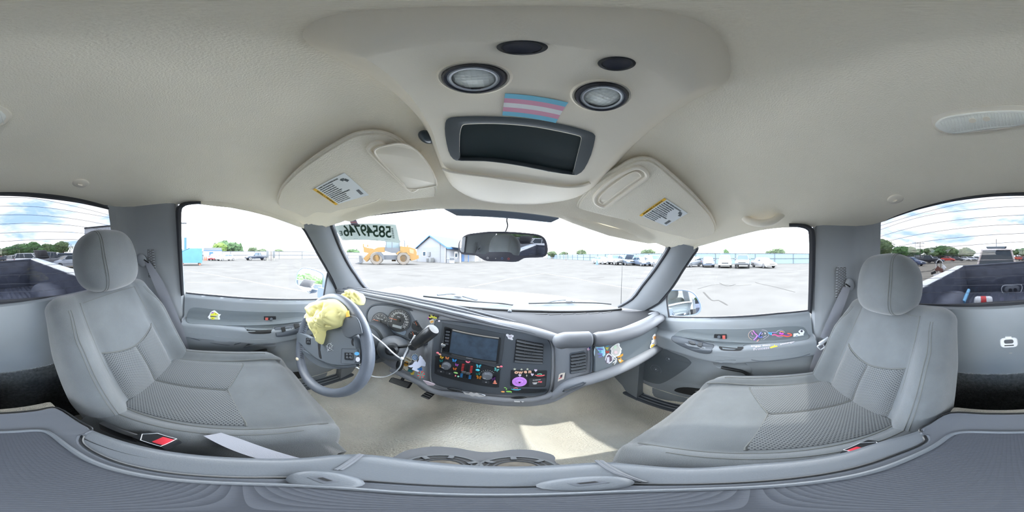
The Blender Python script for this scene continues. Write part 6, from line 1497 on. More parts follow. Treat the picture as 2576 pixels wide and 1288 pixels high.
stk('tiny olive yellow leaf sticker on the glove box', 1526, 876, [(S5([(600, 270), (740, 270), (700, 330), (670, 380), (640, 330)]), (190, 190, 84), 'print')], up=GUP)
butterfly(1527.9, 885.6, (214, 84, 66), 0, .85, 'small red butterfly sticker on the glove box', GP, GUP)
butterfly(1507.6, 910.5, (238, 134, 62), .05, 1.15, 'orange butterfly sticker below the oval label on the glove box', GP, GUP)
t, pl, c = stk('white map shaped sticker with faint green and pink print on the glove box', 1549, 880, [(S5([(1080, 100), (1130, 150), (1120, 220), (1165, 280), (1210, 330), (1180, 380), (1185, 440), (1130, 560), (960, 620), (870, 570), (810, 500), (830, 380), (780, 330), (850, 240), (980, 160)]), (232, 232, 232), 'sheet'), (S5([(1060, 150), (1090, 230), (1160, 330), (1130, 420), (1090, 520), (960, 580), (850, 500), (870, 390), (820, 330), (900, 240)]), (196, 194, 190), 'print'), (ell(1547, 873, 3.8, 4.6), (190, 214, 190), 'green_patch'), (ell(1548, 886, 4.4, 4, 16), (222, 200, 202), 'pink_patch')], up=GUP)
stk('brown and white hooded shape sticker in the middle of the glove box', 1531, 902, [(S5([(740, 485), (860, 560), (885, 720), (840, 800), (700, 885), (585, 875), (600, 700), (640, 560), (690, 500)]), (232, 230, 236), 'border'), (S5([(740, 520), (840, 600), (850, 740), (700, 850), (620, 840), (630, 700), (665, 580)]), (98, 84, 100), 'hood'), (S5([(660, 620), (750, 610), (750, 820), (650, 820)]), (206, 204, 214), 'panel')], up=GUP+.001)
stk('white edged sticker of a long dark sleeve with a pale hand', 1545, 912, [(S5([(890, 570), (1030, 670), (1015, 790), (905, 930), (915, 1010), (850, 1035), (780, 1045), (680, 990), (670, 920), (830, 850), (960, 760), (970, 700), (910, 715), (880, 640)]), (236, 236, 240), 'border'), (S5([(920, 620), (1000, 690), (985, 780), (880, 920), (870, 960), (720, 960), (730, 920), (860, 860), (985, 780), (990, 700), (930, 680)]), (98, 100, 92), 'sleeve')], up=GUP)
stk('plain yellow blob sticker with a white border low on the glove box', 1508, 923, [(S5([(400, 850), (520, 875), (600, 890), (610, 960), (540, 1060), (480, 1105), (350, 1100), (190, 1175), (350, 1040), (340, 1005), (215, 955), (225, 925), (370, 955), (390, 900)]), (236, 236, 222), 'border'), (S5([(440, 890), (590, 910), (580, 970), (480, 1080), (370, 1080), (380, 990)]), (238, 208, 66), 'blob')], up=GUP)
stk('orange and yellow splash sticker near the glove box centre', 1561, 907, [(S5([(1170, 620), (1190, 700), (1285, 760), (1210, 780), (1240, 820), (1170, 840), (1100, 800), (1060, 690), (1140, 690)]), (238, 178, 80), 'splash'), (ell(1559, 907, 2.6, 2.6), (206, 216, 206), 'pale_centre')], up=GUP)
stk('small orange leaf sprig sticker above the splash sticker', 1560, 896, [(S5([(1250, 490), (1250, 560), (1180, 610), (1060, 640), (1030, 610), (1140, 570), (1160, 530)]), (224, 164, 66), 'print')], up=GUP)
stk('tiny blue, pink and white strip sticker on the joint left of the glove box', 1482, 877, [(sc_([(575, 680), (620, 655), (625, 680), (590, 705)], 1360, 740, 4.953), (214, 176, 200), 'strip'), (sc_([(600, 665), (620, 655), (622, 675), (606, 682)], 1360, 740, 4.953), (62, 70, 150), 'blue_end')], up=.006)
S9 = lambda l: sc_(l, 1620, 830, 18.4)
stk('white sticker with orange and yellow print at the far end of the glove box', 1644, 858, [(S9([(510, 170), (580, 270), (590, 350), (650, 380), (630, 560), (560, 690), (440, 760), (310, 850), (260, 820), (290, 700), (340, 620), (350, 480), (420, 450), (385, 340), (430, 240)]), (240, 236, 234), 'sheet'), (S9([(430, 300), (550, 280), (560, 350), (520, 440), (440, 430)]), (240, 168, 96), 'orange_patch'), (S9([(330, 700), (480, 640), (470, 730), (330, 820), (300, 790)]), (240, 196, 84), 'yellow_patch'), (S9([(370, 620), (430, 590), (430, 620), (380, 645)]), (70, 90, 150), 'blue_mark')], up=GUP)
# wheel stickers
WS = (WN, WN.dot(WC)+.0185)
stk('little blue blob sticker beside the right wheel switches', 898, 889.6, [(ell(898, 889.6, 6.4, 4.6, 9), (92, 168, 216), 'blob')], WS, 0)
stk('little white blob sticker below the blue one on the wheel', 900.5, 904, [(ell(900.5, 904, 5.4, 6.4, 9), (214, 214, 222), 'blob')], WS, 0)
# door stickers
SL, SR = SIDE(-1), SIDE(1)
S7 = lambda l: sc_(l, 510, 770, 21.47)
t, pl, c = stk('white edged yellow flower sticker on the driver door', 539, 799, [(S7([(630, 225), (700, 270), (880, 430), (985, 440), (900, 560), (935, 660), (885, 1000), (800, 1025), (560, 990), (330, 940), (345, 740), (300, 680), (350, 650), (265, 600), (370, 450), (400, 350), (500, 270)]), (240, 242, 244), 'border'), (S7([(640, 320), (840, 440), (850, 960), (760, 970), (400, 900), (400, 760), (420, 450), (480, 340)]), (206, 210, 178), 'sheet'), (S7([(640, 330), (850, 440), (700, 500), (430, 520), (440, 420), (580, 400)]), (230, 228, 66), 'upper_flower'), (S7([(430, 590), (640, 580), (660, 660), (580, 730), (470, 700)]), (230, 228, 66), 'middle_flower'), (S7([(620, 850), (840, 800), (840, 900), (690, 955), (580, 930)]), (230, 228, 66), 'lower_flower'), (S7([(450, 370), (520, 310), (620, 320), (560, 380)]), (176, 120, 180), 'violet_patch'), (S7([(730, 950), (840, 890), (850, 970), (760, 980)]), (176, 120, 180), 'violet_patch'), (S7([(430, 870), (560, 850), (580, 890), (450, 910)]), (222, 120, 90), 'coral_patch')], SL, .004)
for k, (u, v) in enumerate(((543, 788.5), (535.5, 800.5), (543, 810.5))): mk('flower_eye', G().disc(P(u, v, pl)+pl[0]*.004, pl[0], .0022, .0005, 10), scol((120, 100, 60)), t)
text('DRIVING', .0075, P(537, 795.5, pl)+pl[0]*.0042, frame(pl[0]), scol((70, 62, 60)), t, bold=.0002)
S6 = lambda l: sc_(l, 1870, 820, 15.15)
t = thing('door_drawing', 'colourful linework sticker of a winged fairy shape on the passenger door', 'sticker', P(1910, 843, SR))
def lines(t, strokes, surf, lift, up=None):
    for pts, col, w in strokes:
        q = [P(u, v, surf) for u, v in S6(pts)]; q = [p-p.normalized()*lift for p in q]
        mk('line', G().tube(smooth_loop(q, 3, False), w, 5), scol(col), t)
lines(t, [([(220, 260), (300, 190), (400, 180)], (206, 176, 176), .0008), ([(220, 260), (195, 350), (230, 450), (350, 540), (410, 500)], (226, 196, 170), .0008), ([(380, 180), (440, 270), (540, 370), (500, 420)], (204, 130, 208), .0026), ([(320, 250), (360, 330)], (214, 140, 196), .0024), ([(540, 380), (480, 470), (420, 520), (440, 560)], (168, 110, 214), .0034), ([(400, 590), (460, 640), (590, 520)], (236, 160, 150), .0024), ([(700, 160), (760, 150), (880, 190), (960, 290), (960, 370), (880, 440), (720, 540), (690, 500)], (196, 186, 200), .0008), ([(690, 240), (640, 300), (590, 400), (650, 430), (720, 410)], (112, 118, 218), .0028), ([(730, 280), (700, 330)], (196, 170, 210), .002), ([(820, 250), (840, 310)], (222, 214, 210), .0024), ([(740, 440), (880, 370)], (206, 206, 220), .001), ([(270, 380), (330, 430), (420, 440)], (178, 160, 200), .001)], SR, .006)
t = thing('door_drawing', 'colourful linework sticker of a swimming shape in a ring on the passenger door', 'sticker', P(1962, 842, SR))
lines(t, [([(960, 250), (1060, 330), (1070, 270), (960, 270)], (84, 174, 240), .0026), ([(1080, 250), (1260, 250)], (150, 130, 214), .0016), ([(1090, 350), (1200, 330), (1330, 380), (1450, 370)], (236, 110, 160), .003), ([(1260, 240), (1330, 180), (1440, 160), (1540, 200), (1580, 260)], (196, 206, 214), .0009), ([(1270, 400), (1400, 430), (1500, 400)], (180, 180, 210), .0009), ([(1390, 220), (1470, 210), (1530, 250)], (236, 160, 120), .002), ([(1380, 270), (1460, 300), (1530, 290)], (206, 90, 230), .0040), ([(1440, 360), (1560, 380), (1700, 400), (1840, 350), (1780, 300), (1680, 290)], (240, 110, 92), .0030), ([(1560, 340), (1640, 350), (1740, 350)], (150, 70, 200), .0016)], SR, .006)
t, pl, c = stk('white line art figure sticker at the rear end of the passenger door panel', 2010, 843, [(S6([(2180, 135), (2280, 150), (2330, 210), (2310, 280), (2280, 320), (2350, 400), (2370, 460), (2280, 520), (2130, 510), (2080, 560), (1960, 575), (1900, 520), (1930, 470), (1900, 420), (1910, 290), (2080, 270), (2130, 320), (2170, 300), (2095, 220), (2110, 190)]), (232, 236, 240), 'sheet'), (ell(2016.5, 833, 3, 2.6), (52, 52, 70), 'dark_patch'), (ell(2002, 853.4, 3, 1.8, 14), (150, 156, 170), 'dark_patch'), (ell(2016, 849, 5, 1.2, 14, -.1), (110, 124, 134), 'dark_patch'), (ell(2004, 845, 2.6, 2.8, 14), (150, 160, 176), 'dark_patch')], SR, .004)
t = thing('pen_writing', 'white pen handwriting on the passenger door armrest beside a yellow crown', 'writing', P(1935, 871, SR))
def dtext(s, u, v, size, rot): 
    pl, c = locpl(u, v, SR, .003); text(s, size, c, frame(pl[0]) @ Matrix.Rotation(rot, 3, 'Z'), scol((220, 212, 226)), t, name='word', sx=1.2)
dtext('angel', 1901.5, 871.5, .016, .08); dtext('own', 1928, 869.3, .015, .06); dtext('passenger', 1981, 863.6, .013, .14); dtext('Princess', 1915, 876.5, .016, .14)
pl, c = locpl(1946, 872, SR, .004); mk('crown', G().prism([P(u, v, pl) for u, v in S6([(1000, 800), (1040, 850), (1310, 780), (1270, 740), (1220, 770), (1190, 710), (1140, 780), (1090, 760), (1060, 800)])], pl[0]*.001), scol((240, 216, 60)), t, smooth=False)
# pillar stickers
def bp(s): 
    n_ = Vector((-s*.72, .69, .05)).normalized(); return (n_, n_.dot(Vector((s*.640, -.535, .12))))
S8 = lambda l: sc_(l, 315, 530, 25.76)
stk('round blue burger sticker peeling off the driver side rear pillar', 340, 557, [(S8([(430, 250), (700, 470), (1000, 710), (1085, 800), (1060, 950), (900, 1150), (700, 1165), (540, 1080), (300, 830), (205, 600), (250, 400)]), (56, 132, 202), 'disc'), (S8([(540, 480), (700, 620), (900, 740), (800, 900), (640, 960), (600, 1030), (520, 1000), (310, 780), (330, 680), (430, 640)]), (228, 232, 238), 'emblem_border'), (S8([(560, 540), (800, 720), (620, 840), (540, 960), (350, 740), (460, 660)]), (176, 164, 146), 'emblem'), (S8([(840, 740), (860, 800), (760, 880), (640, 920), (640, 850)]), (212, 152, 84), 'bun'), (S8([(460, 280), (1000, 710), (850, 750), (640, 620), (520, 470)]), (226, 222, 232), 'peeled_corner')], bp(-1), .006)
S10 = lambda l: sc_(l, 2120, 575, 23.4)
stk('white teardrop shaped sticker with robed figure line art on the passenger side pillar', 2145, 603, [(S10([(850, 240), (890, 300), (870, 650), (890, 720), (820, 920), (700, 1085), (500, 1095), (400, 1050), (300, 930), (280, 750), (440, 540), (520, 500), (650, 330)]), (216, 220, 230), 'sheet'), (S10([(760, 330), (820, 420), (790, 620), (680, 880), (440, 900), (470, 760), (560, 600), (660, 440)]), (134, 140, 156), 'shadow_shape'), (S10([(740, 370), (780, 460), (760, 620), (640, 880), (480, 870), (560, 700), (660, 500)]), (216, 222, 230), 'robe'), (ell(2151.5, 592, 1.6, 1.8), (206, 212, 222), 'face')], bp(1), .006)
# ================================================================== the yard outside
def dim(rgb, k):                               # colour darkened so that things outside are not overexposed
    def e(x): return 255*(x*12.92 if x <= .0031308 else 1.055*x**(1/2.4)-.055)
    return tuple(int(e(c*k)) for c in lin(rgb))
ASPH = mat('asphalt', (76, 75, 74), .95, spec=0, bump=.3, scale=12, vary=.10, vscale=.6)
g = G().grid(lambda u, v: ((u-.5)*600, (v-.5)*600, 0), 4, 4); solo('ground', '', '', g, ASPH, ext=True, kind='structure', smooth=False)
YARD = mat('lightened_yard', (150, 144, 134), .95, spec=0, bump=.4, scale=9, vary=.10, vscale=.5)  # tan rear ground, lightened to make up for the dark rear glass
q = [polar(u, D, .004) for u, D in [(250, 4.5), (235, 250), (60, 280), (2500, 280), (2300, 280), (2170, 250), (2150, 4.5), (2300, 3.4), (2500, 3.2), (100, 3.2)]]
solo('ground_rear', '', '', G().prism(q, (0, 0, .002)), YARD, ext=True, kind='structure', smooth=False)
PAINTL = mat('line_paint', (96, 95, 91), .9, spec=0)
def gline(name, lab, pix, w, m=PAINTL, group=None):
    pts = [ground(u, v) for u, v in pix]; g = G()
    for a, b in zip(pts, pts[1:]):
        d_ = (b-a).normalized(); s_ = Vector((-d_.y, d_.x, 0))*w/2
        g.prism([a+s_, b+s_, b-s_, a-s_], (0, 0, .006))
    return solo(name, lab, 'marking', g, m, ext=True, smooth=False, group=group)
gline('parking_line', 'long pale painted line crossing the asphalt beyond the driver window', [(468, 681), (540, 692), (620, 706), (700, 722), (770, 734)], .13)
gline('parking_line', 'short pale painted line near the foot of the driver window view', [(470, 710), (600, 711)], .10)
gline('parking_line', 'faint painted line running to a bend in front of the hood', [(1180, 722), (1290, 700), (1370, 688)], .12)
gline('parking_line', 'faint painted line running away from the bend to the passenger side', [(1372, 688), (1450, 701), (1560, 722), (1600, 728)], .12)
gline('parking_line', 'pale line on the asphalt behind the truck bed on the passenger side', [(2300, 688), (2345, 680), (2352, 676)], .12)
CRK = mat('crack_dark', (60, 59, 58), .95, spec=0)
g = G()
for pix in ([(1755, 727), (1800, 716), (1850, 719), (1890, 716)], [(1770, 735), (1790, 755), (1808, 756), (1830, 768)], [(1900, 710), (1912, 714), (1950, 722), (2000, 735)], [(1810, 712), (1830, 720), (1850, 715)], [(1000, 690), (1060, 694)], [(1480, 700), (1520, 697)], [(560, 686), (580, 687)], [(1600, 700), (1640, 703)]):
    pts = [ground(u, v) for u, v in pix]; pts = smooth_loop(pts, 5, False)
    for a, b in zip(pts, pts[1:]):
        d_ = (b-a).normalized(); s_ = Vector((-d_.y, d_.x, 0))*(.02+.02*random.random()); g.prism([a+s_, b+s_, b-s_, a-s_], (0, 0, .004))
o = solo('asphalt_crack', 'thin dark cracks meandering over the bleached asphalt', 'crack', g, CRK, ext=True, smooth=False, kind='stuff')
o = None
# ---------- cars
GLS = mat('car_glass', (44, 56, 66), .08); TYRE = mat('tyre_rubber', (44, 44, 46), .9); RIMM = mat('alloy_rim', (176, 178, 182), .3, metal=.6)
HLT = mat('headlight', (225, 230, 235), .1); TLT = mat('taillight_red', (208, 40, 44), .25); GRL = mat('grille_black', (28, 30, 33), .5); TRIMB = mat('bumper_dark', (62, 64, 68), .6)
KIND = {
 'sedan': dict(L=4.6, W=1.80, zb=.28, top=[(-2.3, .78), (-2.2, .98), (-1.5, 1.02), (.9, .98), (1.9, .80), (2.3, .62)], gh=(-1.75, -.95, .35, 1.15, 1.42), r=.33),
 'hatch': dict(L=4.0, W=1.74, zb=.28, top=[(-2.0, .85), (-1.95, 1.02), (.8, 1.0), (1.6, .88), (2.0, .62)], gh=(-1.95, -1.6, .2, 1.05, 1.52), r=.32),
 'suv': dict(L=4.7, W=1.90, zb=.36, top=[(-2.35, .95), (-2.3, 1.12), (.85, 1.12), (2.0, 1.02), (2.35, .72)], gh=(-2.28, -2.0, .35, 1.05, 1.76), r=.38),
 'pickup': dict(L=5.4, W=1.95, zb=.48, top=[(-2.7, 1.15), (-1.0, 1.16), (.9, 1.18), (2.3, 1.10), (2.7, .80)], gh=(-.95, -.75, .45, 1.05, 1.82), r=.42),
}
def car(u, D, head, kind, rgb, label, group, hood=False, rough=.25, sc_=1.0, d_open=False, z0=0):
    k = KIND[kind]; p = polar(u, D); t = thing('pickup_truck' if kind == 'pickup' else 'car', label, 'car', p, group, True, math.radians(head))
    L, W, zb = k['L'], k['W'], k['zb']; fr = 300 < u < 2100; rgb = dim(rgb, .26) if fr else rgb; pm = mat('car_paint_%d_%d_%d' % rgb, rgb, rough)  # cars seen through the clear glass get colours darkened against overexposure
    g = G(); xs = sorted(set([-L/2, -L/2+.05, -L/2+.25, L/2-.35, L/2-.12, L/2] + [x for x, z in k['top']] + [-L/2+L*i/14 for i in range(15)])); rings = []
    for x in xs:
        z = sm(k['top'], x, .04); e = min(1, ((L/2-abs(x))/.35+.0)) ; e = .84+.16*math.sqrt(max(0, 1-(1-max(0, min(1, e)))**2)); w = W/2*e; zl = zb+(.10 if abs(abs(x)-L/2) < .06 else 0)
        rings.append([(x, -w*.96, zl), (x, -w, zl+.15), (x, -w, z-.28), (x, -w*.95, z-.08), (x, -w*.86, z), (x, 0, z+.03), (x, w*.86, z), (x, w*.95, z-.08), (x, w, z-.28), (x, w, zl+.15), (x, w*.96, zl)])
    g.loft(rings); b_ = mk('body', g, pm, t, local=True, angle=50)
    a0, a1, a2, a3, zr = k['gh']
    def zz(x): return sm(k['top'], x, .04)
    w0, w1 = W/2*.88, W/2*.70
    base = [(a0, -w0, zz(a0)-.02), (a3, -w0, zz(a3)-.02), (a3, w0, zz(a3)-.02), (a0, w0, zz(a0)-.02)]
    topr = [(a1, -w1, zr), (a2, -w1, zr), (a2, w1, zr), (a1, w1, zr)]
    mk('windows', G().loft([base, topr]), GLS, t, local=True, smooth=False)
    g = G().loft([[(a1-.06, -w1-.02, zr-.03), (a2+.06, -w1-.02, zr-.03), (a2+.06, w1+.02, zr-.03), (a1-.06, w1+.02, zr-.03)], [(a1-.02, -w1, zr+.01), (a2, -w1, zr+.01), (a2, w1, zr+.01), (a1-.02, w1, zr+.01)], [(a1+.2, -w1*.7, zr+.045), (a2-.2, -w1*.7, zr+.045), (a2-.2, w1*.7, zr+.045), (a1+.2, w1*.7, zr+.045)]]); mk('roof', g, pm, t, local=True)
    for i in range(4): mk('pillar', G().tube([base[i], topr[i]], .045, 6), pm, t, local=True)
    for sy in (-1, 1):
        m0 = (a0+a3)/2; mk('pillar', G().tube([(m0, sy*w0, zz(m0)), ((a1+a2)/2-.05, sy*w1, zr)], .035, 6), pm, t, local=True)
    r = k['r']
    for sx in (-1, 1):
        for sy in (-1, 1):
            c = Vector((sx*(L/2-.85), sy*(W/2-.10), r)); ax = Vector((0, sy, 0))
            wh = mk('wheel', G().lathe(c, ax, [(r*.7, -.10), (r*.97, -.09), (r, -.04), (r, .06), (r*.94, .10), (r*.66, .11), (r*.62, .09)], 20), TYRE, t, local=True)
            mk('rim', G().lathe(c, ax, [(r*.63, .085), (r*.5, .10), (r*.2, .07), (.001, .09)], 12), RIMM, wh, local=True)
    zf = interp(k['top'], L/2-.02)
    for sy in (-1, 1):
        mk('headlight', G().box((L/2-.08, sy*W*.35, zf-.02), (.16, .36, .15), bev=.03), HLT, t, local=True)
        mk('taillight', G().box((-L/2+.04, sy*W*.40, zz(-L/2+.1)-.22), (.10, .22, .22), bev=.02), TLT, t, local=True)
        mk('door_mirror', G().ellipsoid((a3-.25, sy*(W/2+.06), zz(a3-.2)+.06), (.08, .12, .08), nu=8, nv=6), pm, t, local=True)
    mk('grille', G().box((L/2-.0, 0, zf-.05), (.08, W*.48, .20 if kind in ('suv', 'pickup') else .11), bev=.02), GRL, t, local=True)
    mk('front_bumper', G().box((L/2-.02, 0, zb+.16), (.16, W*.92, .20), bev=.04), TRIMB if kind == 'pickup' else pm, t, local=True)
    mk('rear_bumper', G().box((-L/2+.02, 0, zb+.14), (.16, W*.92, .20), bev=.04), TRIMB if kind == 'pickup' else pm, t, local=True)
    if kind == 'pickup': mk('bed_well', G().box((-1.83, 0, 1.14), (1.55, 1.55, .10)), GRL, t, local=True)
    if hood:
        R = Matrix.Rotation(math.radians(-48), 3, 'Y'); mk('open_hood', G().box((1.35, 0, zz(1.3)+.42), (1.15, W*.82, .04), R, bev=.01), pm, t, local=True)
        mk('engine_bay', G().box((1.5, 0, zz(1.5)+.02), (.9, W*.7, .04)), GRL, t, local=True)
    if d_open: mk('open_door', G().box((.35, -W/2-.40, .75), (.9, .05, .8), Matrix.Rotation(.9, 3, 'Z'), bev=.02), pm, t, local=True)
    return t
def face(u, off=0):                           # heading that points the nose at the camera, plus an offset in degrees
    q = polar(u, 1); return math.degrees(math.atan2(-q.y, -q.x))+off
GA = 'cars parked along the fence on the passenger side'
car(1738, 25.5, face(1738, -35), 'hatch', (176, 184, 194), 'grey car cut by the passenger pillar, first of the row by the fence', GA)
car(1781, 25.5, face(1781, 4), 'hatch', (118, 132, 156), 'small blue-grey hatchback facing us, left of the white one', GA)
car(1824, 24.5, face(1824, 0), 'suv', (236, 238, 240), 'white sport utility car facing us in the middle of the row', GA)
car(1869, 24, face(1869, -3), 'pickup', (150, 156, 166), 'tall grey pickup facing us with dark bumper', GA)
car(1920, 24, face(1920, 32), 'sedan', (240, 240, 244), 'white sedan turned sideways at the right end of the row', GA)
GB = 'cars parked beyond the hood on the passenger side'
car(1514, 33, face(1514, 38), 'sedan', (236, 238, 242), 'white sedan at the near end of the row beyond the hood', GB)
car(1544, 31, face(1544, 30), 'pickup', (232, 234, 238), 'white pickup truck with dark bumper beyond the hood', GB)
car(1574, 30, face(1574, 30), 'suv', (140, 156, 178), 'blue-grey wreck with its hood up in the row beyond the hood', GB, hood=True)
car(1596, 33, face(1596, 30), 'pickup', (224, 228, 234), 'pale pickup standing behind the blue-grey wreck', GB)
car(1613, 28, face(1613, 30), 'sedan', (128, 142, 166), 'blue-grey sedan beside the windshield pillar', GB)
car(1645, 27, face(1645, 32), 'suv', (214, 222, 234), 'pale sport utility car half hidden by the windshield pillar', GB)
GC = 'vehicles across the yard outside the driver window'
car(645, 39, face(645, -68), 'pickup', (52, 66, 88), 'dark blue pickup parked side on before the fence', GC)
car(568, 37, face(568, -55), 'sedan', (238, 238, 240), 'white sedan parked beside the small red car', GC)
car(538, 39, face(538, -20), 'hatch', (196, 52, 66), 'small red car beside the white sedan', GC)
GD = 'salvage cars behind the truck on the driver side'
car(171, 19, face(171, -62), 'sedan', (176, 182, 190), 'silver sedan with an open dark door beside the driver headrest', GD, d_open=True)
car(150, 25, face(150, -70), 'suv', (64, 76, 104), 'dark blue van body behind the silver sedan', GD)
car(119, 18.5, face(119, -28), 'pickup', (112, 112, 116), 'grey wrecked pickup with its hood open', GD, hood=True)
car(80, 22, face(80, 60), 'suv', (234, 234, 236), 'white sport utility car beside the wrecked pickup', GD)
car(52, 25, face(52, 10), 'suv', (134, 142, 156), 'blue-grey sport utility car left of the white one', GD)
car(36, 27, face(36, 20), 'hatch', (200, 196, 198), 'small pale car with red corner behind the tailgate', GD)
car(66, 45, face(66, 80), 'suv', (222, 168, 60), 'yellow van far behind the white car', GD)
car(135, 31, face(135, 85), 'suv', (226, 226, 228), 'white van behind the wrecked pickup', GD)
car(16, 46, face(16, 60), 'sedan', (72, 78, 92), 'dark sedan far off above the tailgate', GD)
car(2, 50, face(2, 60), 'sedan', (204, 74, 58), 'red sedan far off above the tailgate', GD)
GE = 'salvage cars behind the truck on the passenger side'
car(2507, 9.5, face(2507, 180), 'suv', (214, 200, 194), 'pale beige sport utility car with roof rack, close behind the tailgate', GE)
car(2336, 36, face(2336, 75), 'pickup', (40, 42, 50), 'black pickup far behind on the passenger side', GE)
car(2352, 40, face(2352, 80), 'sedan', (60, 66, 84), 'dark sedan next to the black pickup', GE)
car(2292, 27, face(2292, 60), 'sedan', (70, 82, 112), 'dark blue sedan just beside the passenger headrest', GE)
car(2276, 30, face(2276, 60), 'sedan', (226, 228, 232), 'white sedan half hidden by the passenger headrest', GE)
car(2208, 30, face(2208, 70), 'suv', (80, 96, 132), 'blue van roof showing above the passenger headrest', GE)
car(2180, 24, face(2180, 60), 'sedan', (172, 60, 74), 'dark red sedan in the corner of the rear window', GE)
car(2168, 20, face(2168, 60), 'sedan', (232, 232, 234), 'white sedan at the very corner of the rear window', GE)
for i, (u, rgb, nm) in enumerate([(2385, (196, 60, 50), 'red'), (2408, (60, 64, 72), 'dark grey'), (2428, (225, 225, 228), 'white'), (2444, (200, 204, 210), 'silver'), (2458, (84, 88, 96), 'charcoal'), (2566, (214, 84, 50), 'orange')]):
    car(u, 52+i*2, face(u, 75), 'sedan', rgb, nm+' sedan in the farthest row behind the truck', GE)
# roof rack and aerial of the close car
q = polar(2507, 9.5); rk = [r for r, e in ROOTS if r.get('label', '').startswith('pale beige sport')][0]
g = G(); 
for y in (-.45, .45): g.tube([(-1.6, y, 1.86), (-.2, y, 1.86)], .03, 6)
for x in (-1.5, -.9, -.3): g.tube([(x, -.5, 1.90), (x, .5, 1.90)], .03, 6)
mk('roof_rack', g, GRL, rk, local=True); mk('hatch_panel', G().box((-1.98, 0, 1.16), (.45, 1.55, .30), bev=.05), rk.children[0].data.materials[0], rk, local=True); mk('aerial', G().tube([(-1.9, 0, 1.8), (-1.95, 0, 2.25)], .012, 5), GRL, rk, local=True)

# ---------- wheel loader
u0, D0 = 980, 25.0
pc = polar(u0, D0); hd = face(u0, -90)
t = thing('wheel_loader', 'big yellow wheel loader with fork carriage, parked left of the pale house', 'loader', pc, None, True, math.radians(hd))
YEL = mat('loader_yellow', dim((226, 166, 60), .17), .5); DKL = mat('loader_dark', dim((74, 80, 88), .6), .6)
sx_ = .0600
def lx(u): return (980-u)*sx_                 # nose (+x) at the left of the photo
def lz(v): return (664-v)*.0600
def lpoly(name, pts, y0, y1, m, par=None, bev=0):
    q = [Vector((lx(u), y0, lz(v))) for u, v in pts]; return mk(name, G().prism(q, (0, y1-y0, 0)), m, par or t, local=True, smooth=False)
for u in (948, 1014):
    for sy in (-1, 1):
        c = Vector((lx(u), sy*1.05, .93)); ax = Vector((0, sy, 0)); r = .93
        prof = [(r*.55, -.26), (r*.92, -.28), (r, -.2), (r, .2), (r*.92, .28), (r*.58, .26), (r*.55, .2)]
        wh = mk('wheel', G().lathe(c, ax, prof, 36), mat('loader_tyre', dim((150, 142, 134), 0.3), .95), t, local=True)
        mk('rim', G().lathe(c, ax, [(r*.56, .20), (r*.5, .10), (r*.3, .08), (r*.28, .18), (.01, .20)], 28), YEL, wh, local=True)
        for k in range(22):
            a = 2*PI*k/22; mk('tread_lug', G().box(c+Vector((math.cos(a)*r*.985, 0, math.sin(a)*r*.985)), (.10, .5, .09), Matrix.Rotation(-a, 3, 'Y') @ Matrix.Rotation(.3, 3, 'X')), mat('loader_tyre', dim((150, 142, 134), 0.3)), wh, local=True)
lpoly('rear_body', [(1006, 618), (1030, 620), (1044, 624), (1048, 632), (1048, 642), (1030, 641), (1026, 632), (1006, 630)], -.85, .85, YEL)
lpoly('counterweight', [(1026, 640), (1052, 640), (1053, 648), (1042, 652), (1034, 654), (1030, 648)], -1.0, 1.0, YEL)
for y in (-1.35, 1.15): lpoly('rear_fender', [(996, 636), (1002, 631), (1024, 631), (1030, 640), (1026, 640), (1021, 634), (1004, 634), (999, 640)], y, y+.2, YEL)
lpoly('radiator_grille', [(1029, 624), (1040, 627), (1040, 637), (1030, 635)], -.87, .87, mat('loader_grille', (120, 96, 72), .8))
lpoly('frame', [(950, 640), (1026, 640), (1026, 652), (950, 652)], -.5, .5, DKL)
lpoly('cab_base', [(968, 622), (1007, 622), (1006, 636), (985, 635), (968, 630)], -.7, .7, DKL)
lpoly('cab_glass', [(972, 606), (1004, 606), (1007, 622), (968, 622)], -.66, .66, mat('loader_glass', (58, 74, 82), .1))
lpoly('cab_roof', [(970, 603), (1006, 603), (1007, 606.5), (969, 606.5)], -.72, .72, DKL)
for u in (971, 986, 1004):
    for y in (-.70, .62): mk('cab_post', G().box((lx(u), y+.04, lz(614)), (.10, .08, 1.1)), DKL, t, local=True)
for y in (-.62, .44): lpoly('lift_arm', [(968, 620), (950, 621), (930, 632), (914, 650), (922, 658), (934, 646), (952, 634), (968, 633)], y, y+.18, YEL)
lpoly('front_linkage', [(912, 618), (924, 622), (938, 624), (946, 632), (934, 640), (926, 636), (914, 634)], -.25, .25, YEL)
for u, v, h in ((913, 616, .5), (924, 617, .4)): mk('linkage_pin', G().box((lx(u), 0, lz(v)), (.18, .5, h)), YEL, t, local=True)
mk('lift_cylinder', G().tube([(lx(962), 0, lz(640)), (lx(928), 0, lz(628))], .10, 10), DKL, t, local=True)
for y in (-1.36, 1.16): lpoly('front_fender', [(946, 634), (958, 633), (966, 642), (968, 652), (964, 652), (960, 643), (950, 637)], y, y+.2, DKL)
lpoly('step_ladder', [(986, 640), (997, 640), (997, 657), (986, 657)], -1.15, -1.05, YEL)
for v in (644, 649, 654): mk('step', G().box((lx(991.5), -1.12, lz(v)), (.7, .22, .05)), DKL, t, local=True)
lpoly('fork_carriage', [(904, 642), (910, 642), (912, 660), (906, 662)], -1.1, 1.1, DKL)
for y in (-.8, -.2, .2, .8): mk('fork_tine', G().loft([[(lx(908), y-.07, .10), (lx(908), y+.07, .10), (lx(908), y+.07, 1.3), (lx(908), y-.07, 1.3)], [(lx(906), y-.07, .08), (lx(906), y+.07, .08), (lx(906), y+.07, .3), (lx(906), y-.07, .3)], [(lx(894), y-.05, .08), (lx(894), y+.05, .08), (lx(894), y+.05, .13), (lx(894), y-.05, .13)]]), DKL, t, local=True)
